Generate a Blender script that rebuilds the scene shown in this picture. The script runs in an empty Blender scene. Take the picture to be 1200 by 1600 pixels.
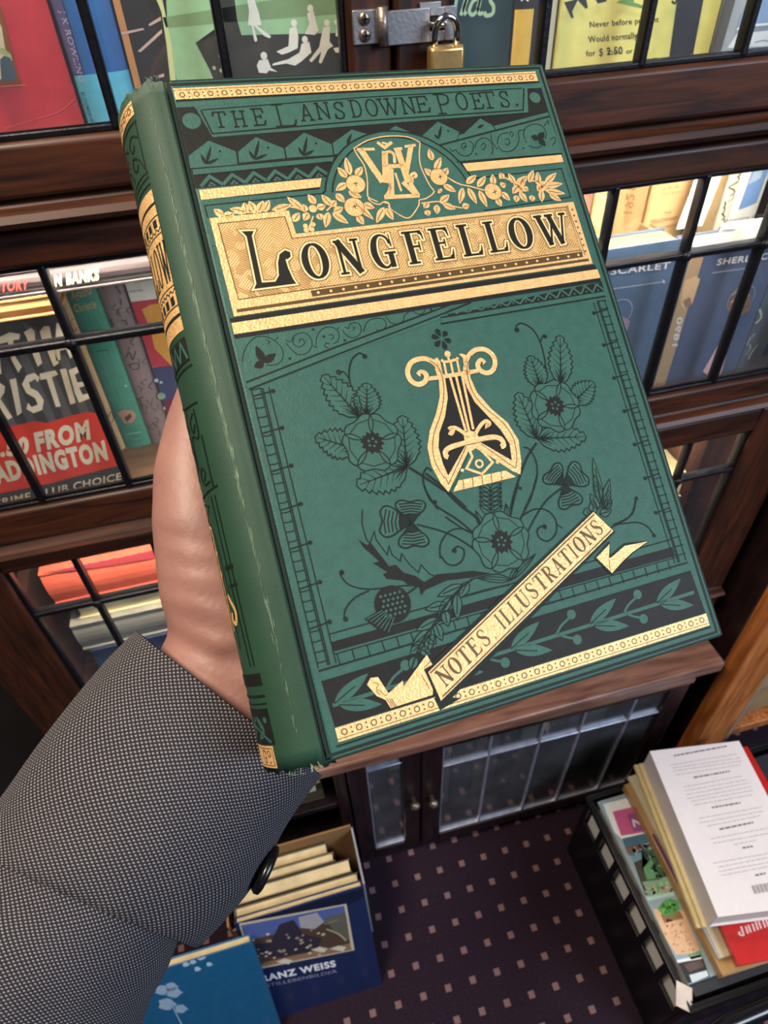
import bpy, bmesh, math, random, json
from mathutils import Vector, Matrix, Quaternion, noise
from mathutils.geometry import tessellate_polygon
random.seed(7)
SC = bpy.context.scene
COL = SC.collection
PI = math.pi
# =====================================================================
# CAMERA, WORLD, LIGHTS, EXPOSURE
# =====================================================================
EYE = Vector((0, 0, 1.42))
cam = bpy.data.cameras.new('camera'); cam_o = bpy.data.objects.new('camera', cam); COL.objects.link(cam_o)
cam.sensor_fit = 'VERTICAL'; cam.sensor_height = 36; cam.lens = 1030 / 1600 * 36
cam.clip_start = .01; cam.clip_end = 50
XR = (0.96650835, -0.20202633, 0.15826234); YR = (-0.25395295, -0.66396949, 0.70331531); ZR = (-0.03700684, -0.7199513, -0.69303724)
R3 = Matrix(((XR[0], -XR[1], -XR[2]), (YR[0], -YR[1], -YR[2]), (ZR[0], -ZR[1], -ZR[2])))
cam_o.matrix_world = Matrix.Translation(EYE) @ R3.to_4x4()
cam.dof.use_dof = True; cam.dof.focus_distance = .235; cam.dof.aperture_fstop = 26
SC.camera = cam_o
SC.view_settings.view_transform = 'Standard'
SC.view_settings.look = 'None'
SC.view_settings.exposure = 0.0
SC.view_settings.gamma = 1.0
SC.view_settings.use_curve_mapping = False
W = bpy.data.worlds.new('world'); SC.world = W; W.use_nodes = True
wb = W.node_tree.nodes['Background']; wb.inputs[0].default_value = (.45, .6, 1, 1); wb.inputs[1].default_value = .16

def area(name, loc, target, sx, sy, power, col):
    l = bpy.data.lights.new(name, 'AREA'); l.shape = 'RECTANGLE'; l.size = sx; l.size_y = sy; l.energy = power; l.color = col
    o = bpy.data.objects.new(name, l); COL.objects.link(o); o.location = loc
    o.rotation_euler = (Vector(target) - Vector(loc)).to_track_quat('-Z', 'Y').to_euler()
    return o
area('ceiling_lamp_light', (-.60, .02, 2.5), (.02, .3, 1.1), .6, .4, 46, (1, .83, .64))
area('shop_window_light', (1.75, -1.5, 2.2), (.3, .4, .9), 1.3, .9, 72, (.74, .84, 1))
for nm, x, z, p in (('shelf_lamp_upper_left', -.08, 1.585, 3.6), ('shelf_lamp_upper_right', .37, 1.585, 4.6),
                    ('shelf_lamp_middle_left', -.08, 1.2315, 2.3), ('shelf_lamp_middle_right', .37, 1.2305, 1.9),
                    ('shelf_lamp_lower_left', -.08, .9475, 1.6), ('shelf_lamp_lower_right', .37, .931, 1.5)):
    area(nm, (x, .5175, z), (x, .60, z - .4), .36, .011, p, (1, .87, .68))

# =====================================================================
# MATERIALS
# =====================================================================
def lin(h):
    if not isinstance(h, str): return h
    h = h.lstrip('#'); v = [int(h[i:i + 2], 16) / 255 for i in (0, 2, 4)]
    return tuple(c / 12.92 if c <= .04045 else ((c + .055) / 1.055) ** 2.4 for c in v)
MC = {}
def mat(name, col, rough=.5, metal=0, nscale=60, nvar=.12, bump=0, bscale=None, spec=.5, coords='Object', stretch=None, coat=0, sub=0):
    if name in MC: return MC[name]
    m = bpy.data.materials.new(name); m.use_nodes = True; MC[name] = m
    nt = m.node_tree; b = nt.nodes['Principled BSDF']
    c = lin(col)
    tc = nt.nodes.new('ShaderNodeTexCoord'); src = tc.outputs[coords]
    if stretch:
        mp = nt.nodes.new('ShaderNodeMapping'); mp.inputs['Scale'].default_value = stretch
        nt.links.new(src, mp.inputs['Vector']); src = mp.outputs['Vector']
    n = nt.nodes.new('ShaderNodeTexNoise'); n.inputs['Scale'].default_value = nscale; n.inputs['Detail'].default_value = 4
    nt.links.new(src, n.inputs['Vector'])
    r = nt.nodes.new('ShaderNodeValToRGB')
    r.color_ramp.elements[0].position = .3; r.color_ramp.elements[1].position = .7
    r.color_ramp.elements[0].color = tuple(max(0, x * (1 - nvar)) for x in c) + (1,)
    r.color_ramp.elements[1].color = tuple(min(1, x * (1 + nvar)) for x in c) + (1,)
    nt.links.new(n.outputs['Fac'], r.inputs['Fac']); nt.links.new(r.outputs['Color'], b.inputs['Base Color'])
    b.inputs['Roughness'].default_value = rough; b.inputs['Metallic'].default_value = metal
    b.inputs['Specular IOR Level'].default_value = spec
    if coat: b.inputs['Coat Weight'].default_value = coat; b.inputs['Coat Roughness'].default_value = .15
    if sub: b.inputs['Subsurface Weight'].default_value = sub; b.inputs['Subsurface Radius'].default_value = (.006, .002, .001); b.inputs['Subsurface Scale'].default_value = 1
    if bump:
        n2 = nt.nodes.new('ShaderNodeTexNoise'); n2.inputs['Scale'].default_value = bscale or nscale * 4; n2.inputs['Detail'].default_value = 3
        nt.links.new(src, n2.inputs['Vector'])
        bp = nt.nodes.new('ShaderNodeBump'); bp.inputs['Strength'].default_value = bump; bp.inputs['Distance'].default_value = .001
        nt.links.new(n2.outputs['Fac'], bp.inputs['Height']); nt.links.new(bp.outputs['Normal'], b.inputs['Normal'])
    return m
def ink(hexc): return mat('ink_' + hexc.lstrip('#'), hexc, .45, nscale=150, nvar=.06)

def wood(name, c1, c2, stretch, rough=.5, coat=.04):
    if name in MC: return MC[name]
    m = bpy.data.materials.new(name); m.use_nodes = True; MC[name] = m
    nt = m.node_tree; b = nt.nodes['Principled BSDF']
    tc = nt.nodes.new('ShaderNodeTexCoord'); mp = nt.nodes.new('ShaderNodeMapping'); mp.inputs['Scale'].default_value = stretch
    nt.links.new(tc.outputs['Object'], mp.inputs['Vector'])
    n = nt.nodes.new('ShaderNodeTexNoise'); n.inputs['Scale'].default_value = 9; n.inputs['Detail'].default_value = 7; n.inputs['Distortion'].default_value = .6
    nt.links.new(mp.outputs['Vector'], n.inputs['Vector'])
    r = nt.nodes.new('ShaderNodeValToRGB'); r.color_ramp.elements[0].position = .32; r.color_ramp.elements[1].position = .7
    r.color_ramp.elements[0].color = lin(c1) + (1,); r.color_ramp.elements[1].color = lin(c2) + (1,)
    nt.links.new(n.outputs['Fac'], r.inputs['Fac']); nt.links.new(r.outputs['Color'], b.inputs['Base Color'])
    b.inputs['Roughness'].default_value = rough; b.inputs['Specular IOR Level'].default_value = .35; b.inputs['Coat Weight'].default_value = coat; b.inputs['Coat Roughness'].default_value = .2
    bp = nt.nodes.new('ShaderNodeBump'); bp.inputs['Strength'].default_value = .15; bp.inputs['Distance'].default_value = .001
    nt.links.new(n.outputs['Fac'], bp.inputs['Height']); nt.links.new(bp.outputs['Normal'], b.inputs['Normal'])
    return m
M_wood_h = wood('mahogany_rail', '#1a0b05', '#4a2411', (1.2, 12, 14))
M_wood_v = wood('mahogany_stile', '#180a05', '#43200f', (14, 12, 1.2))
M_wood_o = wood('orange_oak', '#8a4c22', '#c47c44', (12, 12, 1.0), .45, .1)
M_wood_t = wood('cabinet_top_wood', '#5a3a30', '#8c6656', (1.2, 9, 9), .42, .25)
M_wood_d = wood('dark_cabinet_wood', '#150c0f', '#2a191b', (10, 10, 1.4), .4, .2)
M_lead = mat('lead_came', '#1b1b20', .38, .6, 80, .25, .3, 300)
M_steel = mat('brushed_steel', '#9a9a9c', .38, .9, 40, .1, .15, 400)
M_chrome = mat('polished_chrome', '#c9c9cc', .12, 1, 30, .05)
M_brass = mat('worn_brass', '#c9a66a', .32, .85, 60, .15, .1, 300)
M_iron = mat('old_screw_metal', '#7d746a', .4, .8, 200, .3, .3, 500)
def glass(name, refl=1.0, dust=.03):
    m = bpy.data.materials.new(name); m.use_nodes = True; nt = m.node_tree; nt.nodes.clear()
    o = nt.nodes.new('ShaderNodeOutputMaterial'); mx = nt.nodes.new('ShaderNodeMixShader'); t = nt.nodes.new('ShaderNodeBsdfTransparent'); gl = nt.nodes.new('ShaderNodeBsdfGlossy')
    gl.inputs['Roughness'].default_value = .03; t.inputs['Color'].default_value = (.95, .97, .96, 1)
    # the same on either side of the pane : Schlick reflectance from the facing angle
    lw = nt.nodes.new('ShaderNodeLayerWeight'); lw.inputs['Blend'].default_value = .5
    pw = nt.nodes.new('ShaderNodeMath'); pw.operation = 'POWER'; pw.inputs[1].default_value = 5; nt.links.new(lw.outputs['Facing'], pw.inputs[0])
    fr = nt.nodes.new('ShaderNodeMath'); fr.operation = 'MULTIPLY_ADD'; fr.inputs[1].default_value = .96; fr.inputs[2].default_value = .04; nt.links.new(pw.outputs[0], fr.inputs[0])
    tc = nt.nodes.new('ShaderNodeTexCoord'); n = nt.nodes.new('ShaderNodeTexNoise'); n.inputs['Scale'].default_value = 14
    bp = nt.nodes.new('ShaderNodeBump'); bp.inputs['Strength'].default_value = .12; bp.inputs['Distance'].default_value = .004
    nt.links.new(tc.outputs['Object'], n.inputs['Vector']); nt.links.new(n.outputs['Fac'], bp.inputs['Height'])
    nt.links.new(bp.outputs['Normal'], gl.inputs['Normal']); 
    mul = nt.nodes.new('ShaderNodeMath'); mul.operation = 'MULTIPLY'; mul.inputs[1].default_value = refl
    nt.links.new(fr.outputs[0], mul.inputs[0]); nt.links.new(mul.outputs[0], mx.inputs['Fac'])
    nt.links.new(t.outputs[0], mx.inputs[1]); nt.links.new(gl.outputs[0], mx.inputs[2]); df = nt.nodes.new('ShaderNodeBsdfDiffuse'); df.inputs['Color'].default_value = (.8, .82, .86, 1); m2 = nt.nodes.new('ShaderNodeMixShader')
    dm = nt.nodes.new('ShaderNodeMath'); dm.operation = 'MULTIPLY'; dm.inputs[1].default_value = dust * 2; nt.links.new(n.outputs['Fac'], dm.inputs[0]); nt.links.new(dm.outputs[0], m2.inputs['Fac'])
    nt.links.new(mx.outputs[0], m2.inputs[1]); nt.links.new(df.outputs[0], m2.inputs[2]); nt.links.new(m2.outputs[0], o.inputs['Surface'])
    return m
M_glass = glass('old_window_glass', 1.2, .012)
M_glass_c = glass('dusty_cabinet_glass', 2.4, .03)

# =====================================================================
# MESH HELPERS
# =====================================================================
class MB:
    def __init__(s): s.bm = bmesh.new(); s.mats = []
    def mi(s, m):
        if m not in s.mats: s.mats.append(m)
        return s.mats.index(m)
    def face(s, pts, m, smooth=False):
        try: f = s.bm.faces.new([s.bm.verts.new(p) for p in pts])
        except ValueError: return
        f.material_index = s.mi(m); f.smooth = smooth
    def box(s, a, b, m, bev=0):
        x0, y0, z0 = a; x1, y1, z1 = b
        v = [s.bm.verts.new(p) for p in ((x0, y0, z0), (x1, y0, z0), (x1, y1, z0), (x0, y1, z0), (x0, y0, z1), (x1, y0, z1), (x1, y1, z1), (x0, y1, z1))]
        fs = [s.bm.faces.new([v[i] for i in q]) for q in ((0, 3, 2, 1), (4, 5, 6, 7), (0, 1, 5, 4), (1, 2, 6, 5), (2, 3, 7, 6), (3, 0, 4, 7))]
        for f in fs: f.material_index = s.mi(m)
        if bev:
            es = list({e for f in fs for e in f.edges})
            r = bmesh.ops.bevel(s.bm, geom=es, offset=bev, segments=2, affect='EDGES', profile=.5)
            for f in r['faces']: f.material_index = s.mi(m); f.smooth = True
        return s
    def obox(s, O, ax, ay, az, m, bev=0):
        """box from corner O with three edge vectors"""
        O = Vector(O); ax = Vector(ax); ay = Vector(ay); az = Vector(az)
        c = [O, O + ax, O + ax + ay, O + ay]; v = [s.bm.verts.new(p) for p in c] + [s.bm.verts.new(p + az) for p in c]
        fs = [s.bm.faces.new([v[i] for i in q]) for q in ((0, 3, 2, 1), (4, 5, 6, 7), (0, 1, 5, 4), (1, 2, 6, 5), (2, 3, 7, 6), (3, 0, 4, 7))]
        for f in fs: f.material_index = s.mi(m)
        if bev:
            es = list({e for f in fs for e in f.edges})
            r = bmesh.ops.bevel(s.bm, geom=es, offset=bev, segments=2, affect='EDGES', profile=.5)
            for f in r['faces']: f.material_index = s.mi(m); f.smooth = True
        return s
    def prism_x(s, prof, x0, x1, m):
        """profile of (y,z) points extruded along x"""
        a = [s.bm.verts.new((x0, y, z)) for y, z in prof]; b = [s.bm.verts.new((x1, y, z)) for y, z in prof]; n = len(prof)
        fs = [s.bm.faces.new(a[::-1]), s.bm.faces.new(b)] + [s.bm.faces.new((a[i], a[(i + 1) % n], b[(i + 1) % n], b[i])) for i in range(n)]
        for f in fs: f.material_index = s.mi(m)
    def prism_z(s, prof, z0, z1, m):
        a = [s.bm.verts.new((x, y, z0)) for x, y in prof]; b = [s.bm.verts.new((x, y, z1)) for x, y in prof]; n = len(prof)
        fs = [s.bm.faces.new(a[::-1]), s.bm.faces.new(b)] + [s.bm.faces.new((a[i], a[(i + 1) % n], b[(i + 1) % n], b[i])) for i in range(n)]
        for f in fs: f.material_index = s.mi(m)
    def tube(s, pts, rad, m, n=12, cap=True, squash=1, up=None):
        pts = [Vector(p) for p in pts]; rings = []
        if not isinstance(rad, (list, tuple)): rad = [rad] * len(pts)
        pu = None
        for i, p in enumerate(pts):
            t = (pts[min(i + 1, len(pts) - 1)] - pts[max(i - 1, 0)]).normalized()
            if pu is None:
                pu = Vector(up) if up else (Vector((0, 0, 1)) if abs(t.z) < .9 else Vector((1, 0, 0)))
            a = (pu - t * pu.dot(t)).normalized(); pu = a; b = t.cross(a)
            rings.append([s.bm.verts.new(p + (a * math.cos(2 * PI * k / n) * squash + b * math.sin(2 * PI * k / n)) * rad[i]) for k in range(n)])
        for r0, r1 in zip(rings, rings[1:]):
            for k in range(n):
                f = s.bm.faces.new((r0[k], r0[(k + 1) % n], r1[(k + 1) % n], r1[k])); f.smooth = True; f.material_index = s.mi(m)
        if cap:
            for r in (rings[0][::-1], rings[-1]):
                f = s.bm.faces.new(r); f.material_index = s.mi(m)
        return rings
    def lathe(s, prof, m, n=24, mtx=None):
        mtx = mtx or Matrix(); rings = []
        for r, z in prof: rings.append([s.bm.verts.new(mtx @ Vector((r * math.cos(2 * PI * k / n), r * math.sin(2 * PI * k / n), z))) for k in range(n)])
        for r0, r1 in zip(rings, rings[1:]):
            for k in range(n):
                f = s.bm.faces.new((r0[k], r0[(k + 1) % n], r1[(k + 1) % n], r1[k])); f.smooth = True; f.material_index = s.mi(m)
        for r in (rings[0][::-1], rings[-1]):
            f = s.bm.faces.new(r); f.material_index = s.mi(m)
    def build(s, name, parent=None, origin=None, recalc=True):
        """origin: world point the vertices are relative to (a top-level mesh) ; parent: Empty or thing whose origin is used"""
        if recalc: bmesh.ops.recalc_face_normals(s.bm, faces=s.bm.faces[:])
        mtx = None
        if parent is not None: mtx = parent['_m'] if False else WM[parent.name].inverted()
        elif origin is not None: mtx = Matrix.Translation(-Vector(origin))
        if mtx is not None: bmesh.ops.transform(s.bm, matrix=mtx, verts=s.bm.verts[:])
        me = bpy.data.meshes.new(name); s.bm.to_mesh(me); s.bm.free()
        for m in s.mats: me.materials.append(m)
        o = bpy.data.objects.new(name, me); COL.objects.link(o)
        if parent is not None: o.parent = parent; WM[o.name] = WM[parent.name]
        else:
            o.location = origin or (0, 0, 0); WM[o.name] = Matrix.Translation(Vector(origin or (0, 0, 0)))
        return o
WM = {}
def tag(o, label, cat, group=None):
    o['label'] = label; o['category'] = cat
    if group: o['group'] = group
    return o
def thing(name, label, cat, m, group=None):
    o = bpy.data.objects.new(name, None); COL.objects.link(o); o.empty_display_size = .02
    if not isinstance(m, Matrix): m = Matrix.Translation(Vector(m))
    o.matrix_world = m; WM[o.name] = m.copy()
    return tag(o, label, cat, group)
def struct(o): o['kind'] = 'structure'; return o

# ---- flat stamping / printing painter ---------------------------------------------------
def catmull(p, n=6, close=False):
    if len(p) < 3: return [Vector(q) for q in p]
    p = [Vector(q) for q in p]; o = []
    N = len(p); rng = range(N if close else N - 1)
    for i in rng:
        if close: a, b, c, d = p[(i - 1) % N], p[i], p[(i + 1) % N], p[(i + 2) % N]
        else: a, b, c, d = p[max(i - 1, 0)], p[i], p[i + 1], p[min(i + 2, N - 1)]
        for k in range(n):
            t = k / n
            o.append(.5 * ((2 * b) + (c - a) * t + (2 * a - 5 * b + 4 * c - d) * t * t + (3 * b - a - 3 * c + d) * t ** 3))
    if not close: o.append(p[-1])
    return o
TXT = {}
def textmesh(s, bold):
    k = (s, bold)
    if k not in TXT:
        c = bpy.data.curves.new('t', 'FONT'); c.body = s; c.size = 1; c.offset = bold; c.resolution_u = 3; c.space_character = 1.05 + bold * 2
        o = bpy.data.objects.new('t', c); COL.objects.link(o); dg = bpy.context.evaluated_depsgraph_get(); dg.update()
        me = bpy.data.meshes.new_from_object(o.evaluated_get(dg)); bpy.data.objects.remove(o); bpy.data.curves.remove(c)
        vs = [v.co.copy() for v in me.vertices]; fs = [tuple(p.vertices) for p in me.polygons]; bpy.data.meshes.remove(me)
        x0 = min(v.x for v in vs); x1 = max(v.x for v in vs); y1 = .69 + bold
        TXT[k] = ([((v.x - x0) / (x1 - x0), (v.y) / y1) for v in vs], fs)
    return TXT[k]
TT = .20; TN = .075
GL = {  # serif capitals as strokes: (points, half widths); cell is 1 x 1, y up
 'I': [([(.5, 0), (.5, 1)], TT * 1.2), ([(.15, .03), (.85, .03)], TN), ([(.15, .97), (.85, .97)], TN)],
 'L': [([(.26, 0), (.26, 1)], TT), ([(.02, .97), (.52, .97)], TN), ([(.02, .035), (.92, .035)], TN), ([(.80, .05), (.90, .12), (.96, .30)], [.16, .08, .03])],
 'E': [([(.26, 0), (.26, 1)], TT), ([(.02, .965), (.88, .965)], TN), ([(.02, .035), (.92, .035)], TN), ([(.3, .52), (.66, .52)], TN), ([(.78, .95), (.86, .88), (.9, .70)], [.14, .08, .03]), ([(.80, .05), (.90, .12), (.96, .30)], [.16, .08, .03]), ([(.66, .40), (.66, .64)], [.05, .05])],
 'F': [([(.28, 0), (.28, 1)], TT), ([(.02, .965), (.9, .965)], TN), ([(.04, .035), (.56, .035)], TN), ([(.3, .52), (.70, .52)], TN), ([(.80, .95), (.90, .88), (.94, .70)], [.15, .08, .03]), ([(.70, .38), (.70, .66)], [.05, .05])],
 'N': [([(.18, 0), (.18, 1)], TN * 1.2), ([(.84, 0), (.84, 1)], TN * 1.2), ([(.14, 1), (.86, 0)], TT), ([(0, .97), (.3, .97)], TN), ([(.02, .03), (.36, .03)], TN), ([(.66, .97), (1, .97)], TN)],
 'T': [([(.5, 0), (.5, 1)], TT), ([(.02, .965), (.98, .965)], TN), ([(.26, .03), (.74, .03)], TN), ([(.06, .95), (.03, .72)], [.1, .03]), ([(.94, .95), (.97, .72)], [.1, .03])],
 'H': [([(.2, 0), (.2, 1)], TT), ([(.8, 0), (.8, 1)], TT), ([(.2, .5), (.8, .5)], TN), ([(0, .97), (.4, .97)], TN), ([(0, .03), (.4, .03)], TN), ([(.6, .97), (1, .97)], TN), ([(.6, .03), (1, .03)], TN)],
 'A': [([(.16, 0), (.5, 1)], TN), ([(.5, 1), (.82, 0)], TT), ([(.27, .33), (.7, .33)], TN), ([(.02, .03), (.32, .03)], TN), ([(.62, .03), (1, .03)], TN)],
 'W': [([(.12, 1), (.33, 0)], TT * .8), ([(.33, 0), (.5, .75)], TN * .9), ([(.46, 1), (.68, 0)], TT * .8), ([(.68, 0), (.9, 1)], TN * .9), ([(0, .97), (.26, .97)], TN), ([(.34, .97), (.6, .97)], TN), ([(.78, .97), (1, .97)], TN)],
 'U': [([(.2, 1), (.2, .35), (.3, .08), (.52, .03), (.74, .1), (.82, .35), (.82, 1)], [TT, TT, TT * .8, TN, TN, TN, TN]), ([(0, .97), (.4, .97)], TN), ([(.64, .97), (1, .97)], TN)],
 'D': [([(.24, 0), (.24, 1)], TT), ([(.05, .97), (.4, .97), (.7, .9), (.86, .65), (.86, .35), (.7, .1), (.4, .03), (.05, .03)], [TN, TN, TN * 1.2, TT, TT, TN * 1.2, TN, TN])],
 'P': [([(.26, 0), (.26, 1)], TT), ([(.02, .97), (.5, .97), (.78, .88), (.82, .72), (.74, .55), (.5, .47), (.28, .47)], [TN, TN, TN * 1.4, TT * .9, TN * 1.4, TN, TN]), ([(.05, .03), (.52, .03)], TN)],
 'R': [([(.24, 0), (.24, 1)], TT), ([(.02, .97), (.45, .97), (.72, .88), (.76, .74), (.68, .58), (.45, .5), (.26, .5)], [TN, TN, TN * 1.4, TT * .9, TN * 1.4, TN, TN]), ([(.44, .5), (.66, .28), (.84, .02)], [TT * .7, TT, TT * .8]), ([(.05, .03), (.44, .03)], TN), ([(.78, .03), (1, .03)], TN)],
 'S': [([(.80, .78), (.68, .93), (.46, .97), (.26, .88), (.22, .72), (.38, .57), (.62, .45), (.78, .28), (.70, .10), (.48, .03), (.26, .08), (.16, .24)], [TN, TN, TN, TN * 1.6, TT * .8, TT, TT, TT * .8, TN * 1.6, TN, TN, TN]), ([(.82, .98), (.82, .68)], [.03, .05]), ([(.14, .02), (.14, .34)], [.03, .05])],
 'G': [([(.84, .70), (.76, .88), (.52, .97), (.28, .84), (.17, .5), (.28, .16), (.52, .03), (.74, .12)], [TN, TN, TN, TT * .8, TT, TT * .8, TN, TN]), ([(.80, .02), (.80, .42)], TT * .8), ([(.56, .44), (1, .44)], TN), ([(.88, .98), (.88, .62)], [.03, .05])],
 ',': [([(.5, .1), (.55, 0), (.4, -.18)], [.16, .13, .02])],
}
ov = [(.5 + .36 * math.sin(2 * PI * k / 24), .5 + .465 * math.cos(2 * PI * k / 24)) for k in range(25)]
GL['O'] = [(ov, [TN + (TT - TN) * abs(math.sin(2 * PI * k / 24)) ** 1.3 for k in range(25)])]

class Painter:
    """draws stampings on a surface; fmap(a, b, h) -> world point, a/b/h in mm"""
    LV = .028
    def __init__(s, fmap, mats, strip=0): s.f = fmap; s.mats = mats; s.mb = MB(); s.strip = strip
    def m(s, k): return s.mats[k] if k in s.mats else ink(k)
    def tris(s, pts, fs, k, lv):
        m = s.m(k); mi = s.mb.mi(m); bm = s.mb.bm
        vs = [bm.verts.new(s.f(a, b, lv * s.LV)) for a, b in pts]
        for f in fs:
            try: fc = bm.faces.new([vs[i] for i in f]); fc.material_index = mi
            except ValueError: pass
    def poly(s, pts, k, lv):
        parts = [pts]
        if s.strip:     # cut into narrow strips so that the print follows a rounded spine
            xs = [p[0] for p in pts]; lo, hi = min(xs), max(xs); n = max(1, math.ceil((hi - lo) / s.strip)); parts = []
            def cut(q, x, sg):
                o = []
                for a, b in zip(q, q[1:] + q[:1]):
                    ia, ib = (a[0] - x) * sg >= 0, (b[0] - x) * sg >= 0
                    if ia: o.append(a)
                    if ia != ib: t = (x - a[0]) / (b[0] - a[0]); o.append((x, a[1] + (b[1] - a[1]) * t))
                return o
            for i in range(n):
                q = cut(cut(list(pts), lo + (hi - lo) * i / n, 1), lo + (hi - lo) * (i + 1) / n, -1)
                if len(q) > 2: parts.append(q)
        for q in parts:
            s.tris(q, tessellate_polygon([[Vector((p[0], p[1], 0)) for p in q]]), k, lv)
    def stroke(s, pts, w, k, lv, close=False, ext=0):
        p = [Vector((q[0], q[1])) for q in pts]
        q = [p[0]]; wi = [0]
        for i, a in enumerate(p[1:], 1):
            if (a - q[-1]).length > 1e-4: q.append(a); wi.append(i)
        p = q; n = len(p)
        if n < 2: return
        ws = [w[i] for i in wi] if isinstance(w, (list, tuple)) else [w] * n
        if close and (p[0] - p[-1]).length < 1e-4: p = p[:-1]; ws = ws[:-1]; n -= 1
        L = []; Rr = []
        for i in range(n):
            d0 = (p[i] - p[i - 1]) if (i or close) else (p[1] - p[0])
            d1 = (p[(i + 1) % n] - p[i]) if (i < n - 1 or close) else d0
            d0 = d0.normalized(); d1 = d1.normalized(); t = d0 + d1
            t = t.normalized() if t.length > 1e-3 else d0
            nn = Vector((-t.y, t.x)); sc = 1 / max(.45, nn.dot(Vector((-d0.y, d0.x))))
            c = p[i]
            if not close and i == 0: c = c - d1 * ext
            if not close and i == n - 1: c = c + d0 * ext
            L.append(c + nn * ws[i] / 2 * sc); Rr.append(c - nn * ws[i] / 2 * sc)
        pts = [(v.x, v.y) for v in L] + [(v.x, v.y) for v in Rr]
        fs = [(i, i + 1, n + i + 1, n + i) for i in range(n - 1)]
        if close: fs.append((n - 1, 0, n, 2 * n - 1))
        s.tris(pts, fs, k, lv)
    def disc(s, c, r, k, lv, n=18):
        s.tris([(c[0] + r * math.cos(2 * PI * i / n), c[1] + r * math.sin(2 * PI * i / n)) for i in range(n)], [tuple(range(n))], k, lv)
    def ring(s, c, r, w, k, lv, n=18):
        if r > 8: n = 40
        s.stroke([(c[0] + r * math.cos(2 * PI * i / n), c[1] + r * math.sin(2 * PI * i / n)) for i in range(n)], w, k, lv, True)
    def text(s, st, bold, p0, p1, p2, k, lv):
        vs, fs = textmesh(st, bold); p0, p1, p2 = Vector(p0), Vector(p1), Vector(p2); a = p1 - p0; b = p2 - p0
        s.tris([tuple(p0 + a * x + b * y) for x, y in vs], fs, k, lv)
    def glyph(s, ch, p0, ax, ay, k, lv, grow=0, mono=0):
        """p0 = lower left, ax = width vector, ay = height vector"""
        p0, ax, ay = Vector(p0), Vector(ax), Vector(ay); u = min(ax.length, ay.length * .8) if not mono else 1
        for pts, w in GL[ch]:
            q = [p0 + ax * x + ay * y for x, y in pts]
            ws = list(w) if isinstance(w, (list, tuple)) else [w] * len(pts)
            ws = [(mono if mono else x * u * 1.28) + grow * 2 for x in ws]
            if len(pts) > 3:
                z = catmull([(a.x, a.y, b) for a, b in zip(q, ws)], 4)
                q = [Vector((v.x, v.y)) for v in z]; ws = [v.z for v in z]
            s.stroke([tuple(v) for v in q], ws, k, lv, ext=grow)
    def leaf(s, base, tip, w, st, k, lv):
        b = Vector(base); t = Vector(tip); d = t - b; L = d.length; d = d / L; n = Vector((-d.y, d.x))
        P = lambda x, y: tuple(b + d * (x * L) + n * y)
        lens = [(x / 10, math.sin(PI * (x / 10) ** .8) ** .9) for x in range(11)]
        if st in ('m', 'd', 'v', 'f', 'o'):
            out = [P(x, y * w / 2) for x, y in lens] + [P(x, -y * w / 2) for x, y in lens[-2:0:-1]]
            if st == 'o':
                s.stroke(out, .25, k, lv, True); s.stroke([P(.05, 0), P(.9, 0)], .2, k, lv); return
            s.poly(out, 'G' if st == 'f' else k, lv)
            if st == 'm': s.stroke([P(.15, 0), P(.55, .1), P(.85, 0)], .22, 'D', lv + 1)
            if st == 'v': s.stroke([P(.0, 0), P(.6, .2)], .3, 'L', lv + 1)
            if st == 'f': s.stroke(out, .3, 'L', lv + .5, True); s.stroke([P(.05, 0), P(.8, .1)], .35, 'L', lv + .5)
        elif st == 'p':
            out = [P(x, y * w / 2) for x, y in ((.2, 0), (.45, .6), (.75, 1), (.95, .6), (1, 0), (.95, -.6), (.75, -1), (.45, -.6))]
            s.poly(out, k, lv)
        elif st == 't':
            out = [(0, 0), (.3, .42), (.6, .9), (.85, 1.0), (1.0, .62), (.93, 0), (1.0, -.62), (.85, -1.0), (.6, -.9), (.3, -.42)]
            q = catmull([(x * L, y * w / 2, 0) for x, y in out], 4, True); q = [tuple(b + d * v.x + n * v.y) for v in q]
            s.poly(q, 'G', lv + .3); s.stroke(q, .5, k, lv + .6, True)
            s.poly([P(0, 0), P(.42, .26 * w), P(.38, -.26 * w)], k, lv + .6)
            for i in range(5):
                x = .34 + .12 * i; y = w / 2 * (.55 + .5 * (x - .3)); s.stroke([P(x, -y), P(x + .06, 0), P(x, y)], .42, k, lv + .6)
        elif st == 'b':
            N = 9; up = []; dn = []
            for i in range(N + 1):
                x = i / N; e = math.sin(PI * min(1, x ** .75)) ** .8
                for S_, lst in ((1, up), (-1, dn)):
                    lst.append(P(x, S_ * e * w / 2 * .86))
                    if 0 < i < N: lst.append(P(min(1, x + .055), S_ * (e * w / 2 * 1.06)))
            out = up + dn[::-1][1:-1]
            s.poly(out, 'G', lv + .2); s.stroke(out, .34, k, lv + .5, True)
            s.stroke([P(0, 0), P(.95, 0)], [.7, .2], k, lv + .5)
            for i in range(1, 7):
                x = i / 8
                for S_ in (1, -1): s.stroke([P(x, 0), P(x + .13, S_ * w * .3 * math.sin(PI * min(1, x + .1)) ** .7)], [.3, .12], k, lv + .5)
            for i in range(-4, 5): s.stroke([P(.02, 0), P(.26 + .05 * (i % 2), i * w * .075)], [.5, .1], k, lv + .5)
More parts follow.
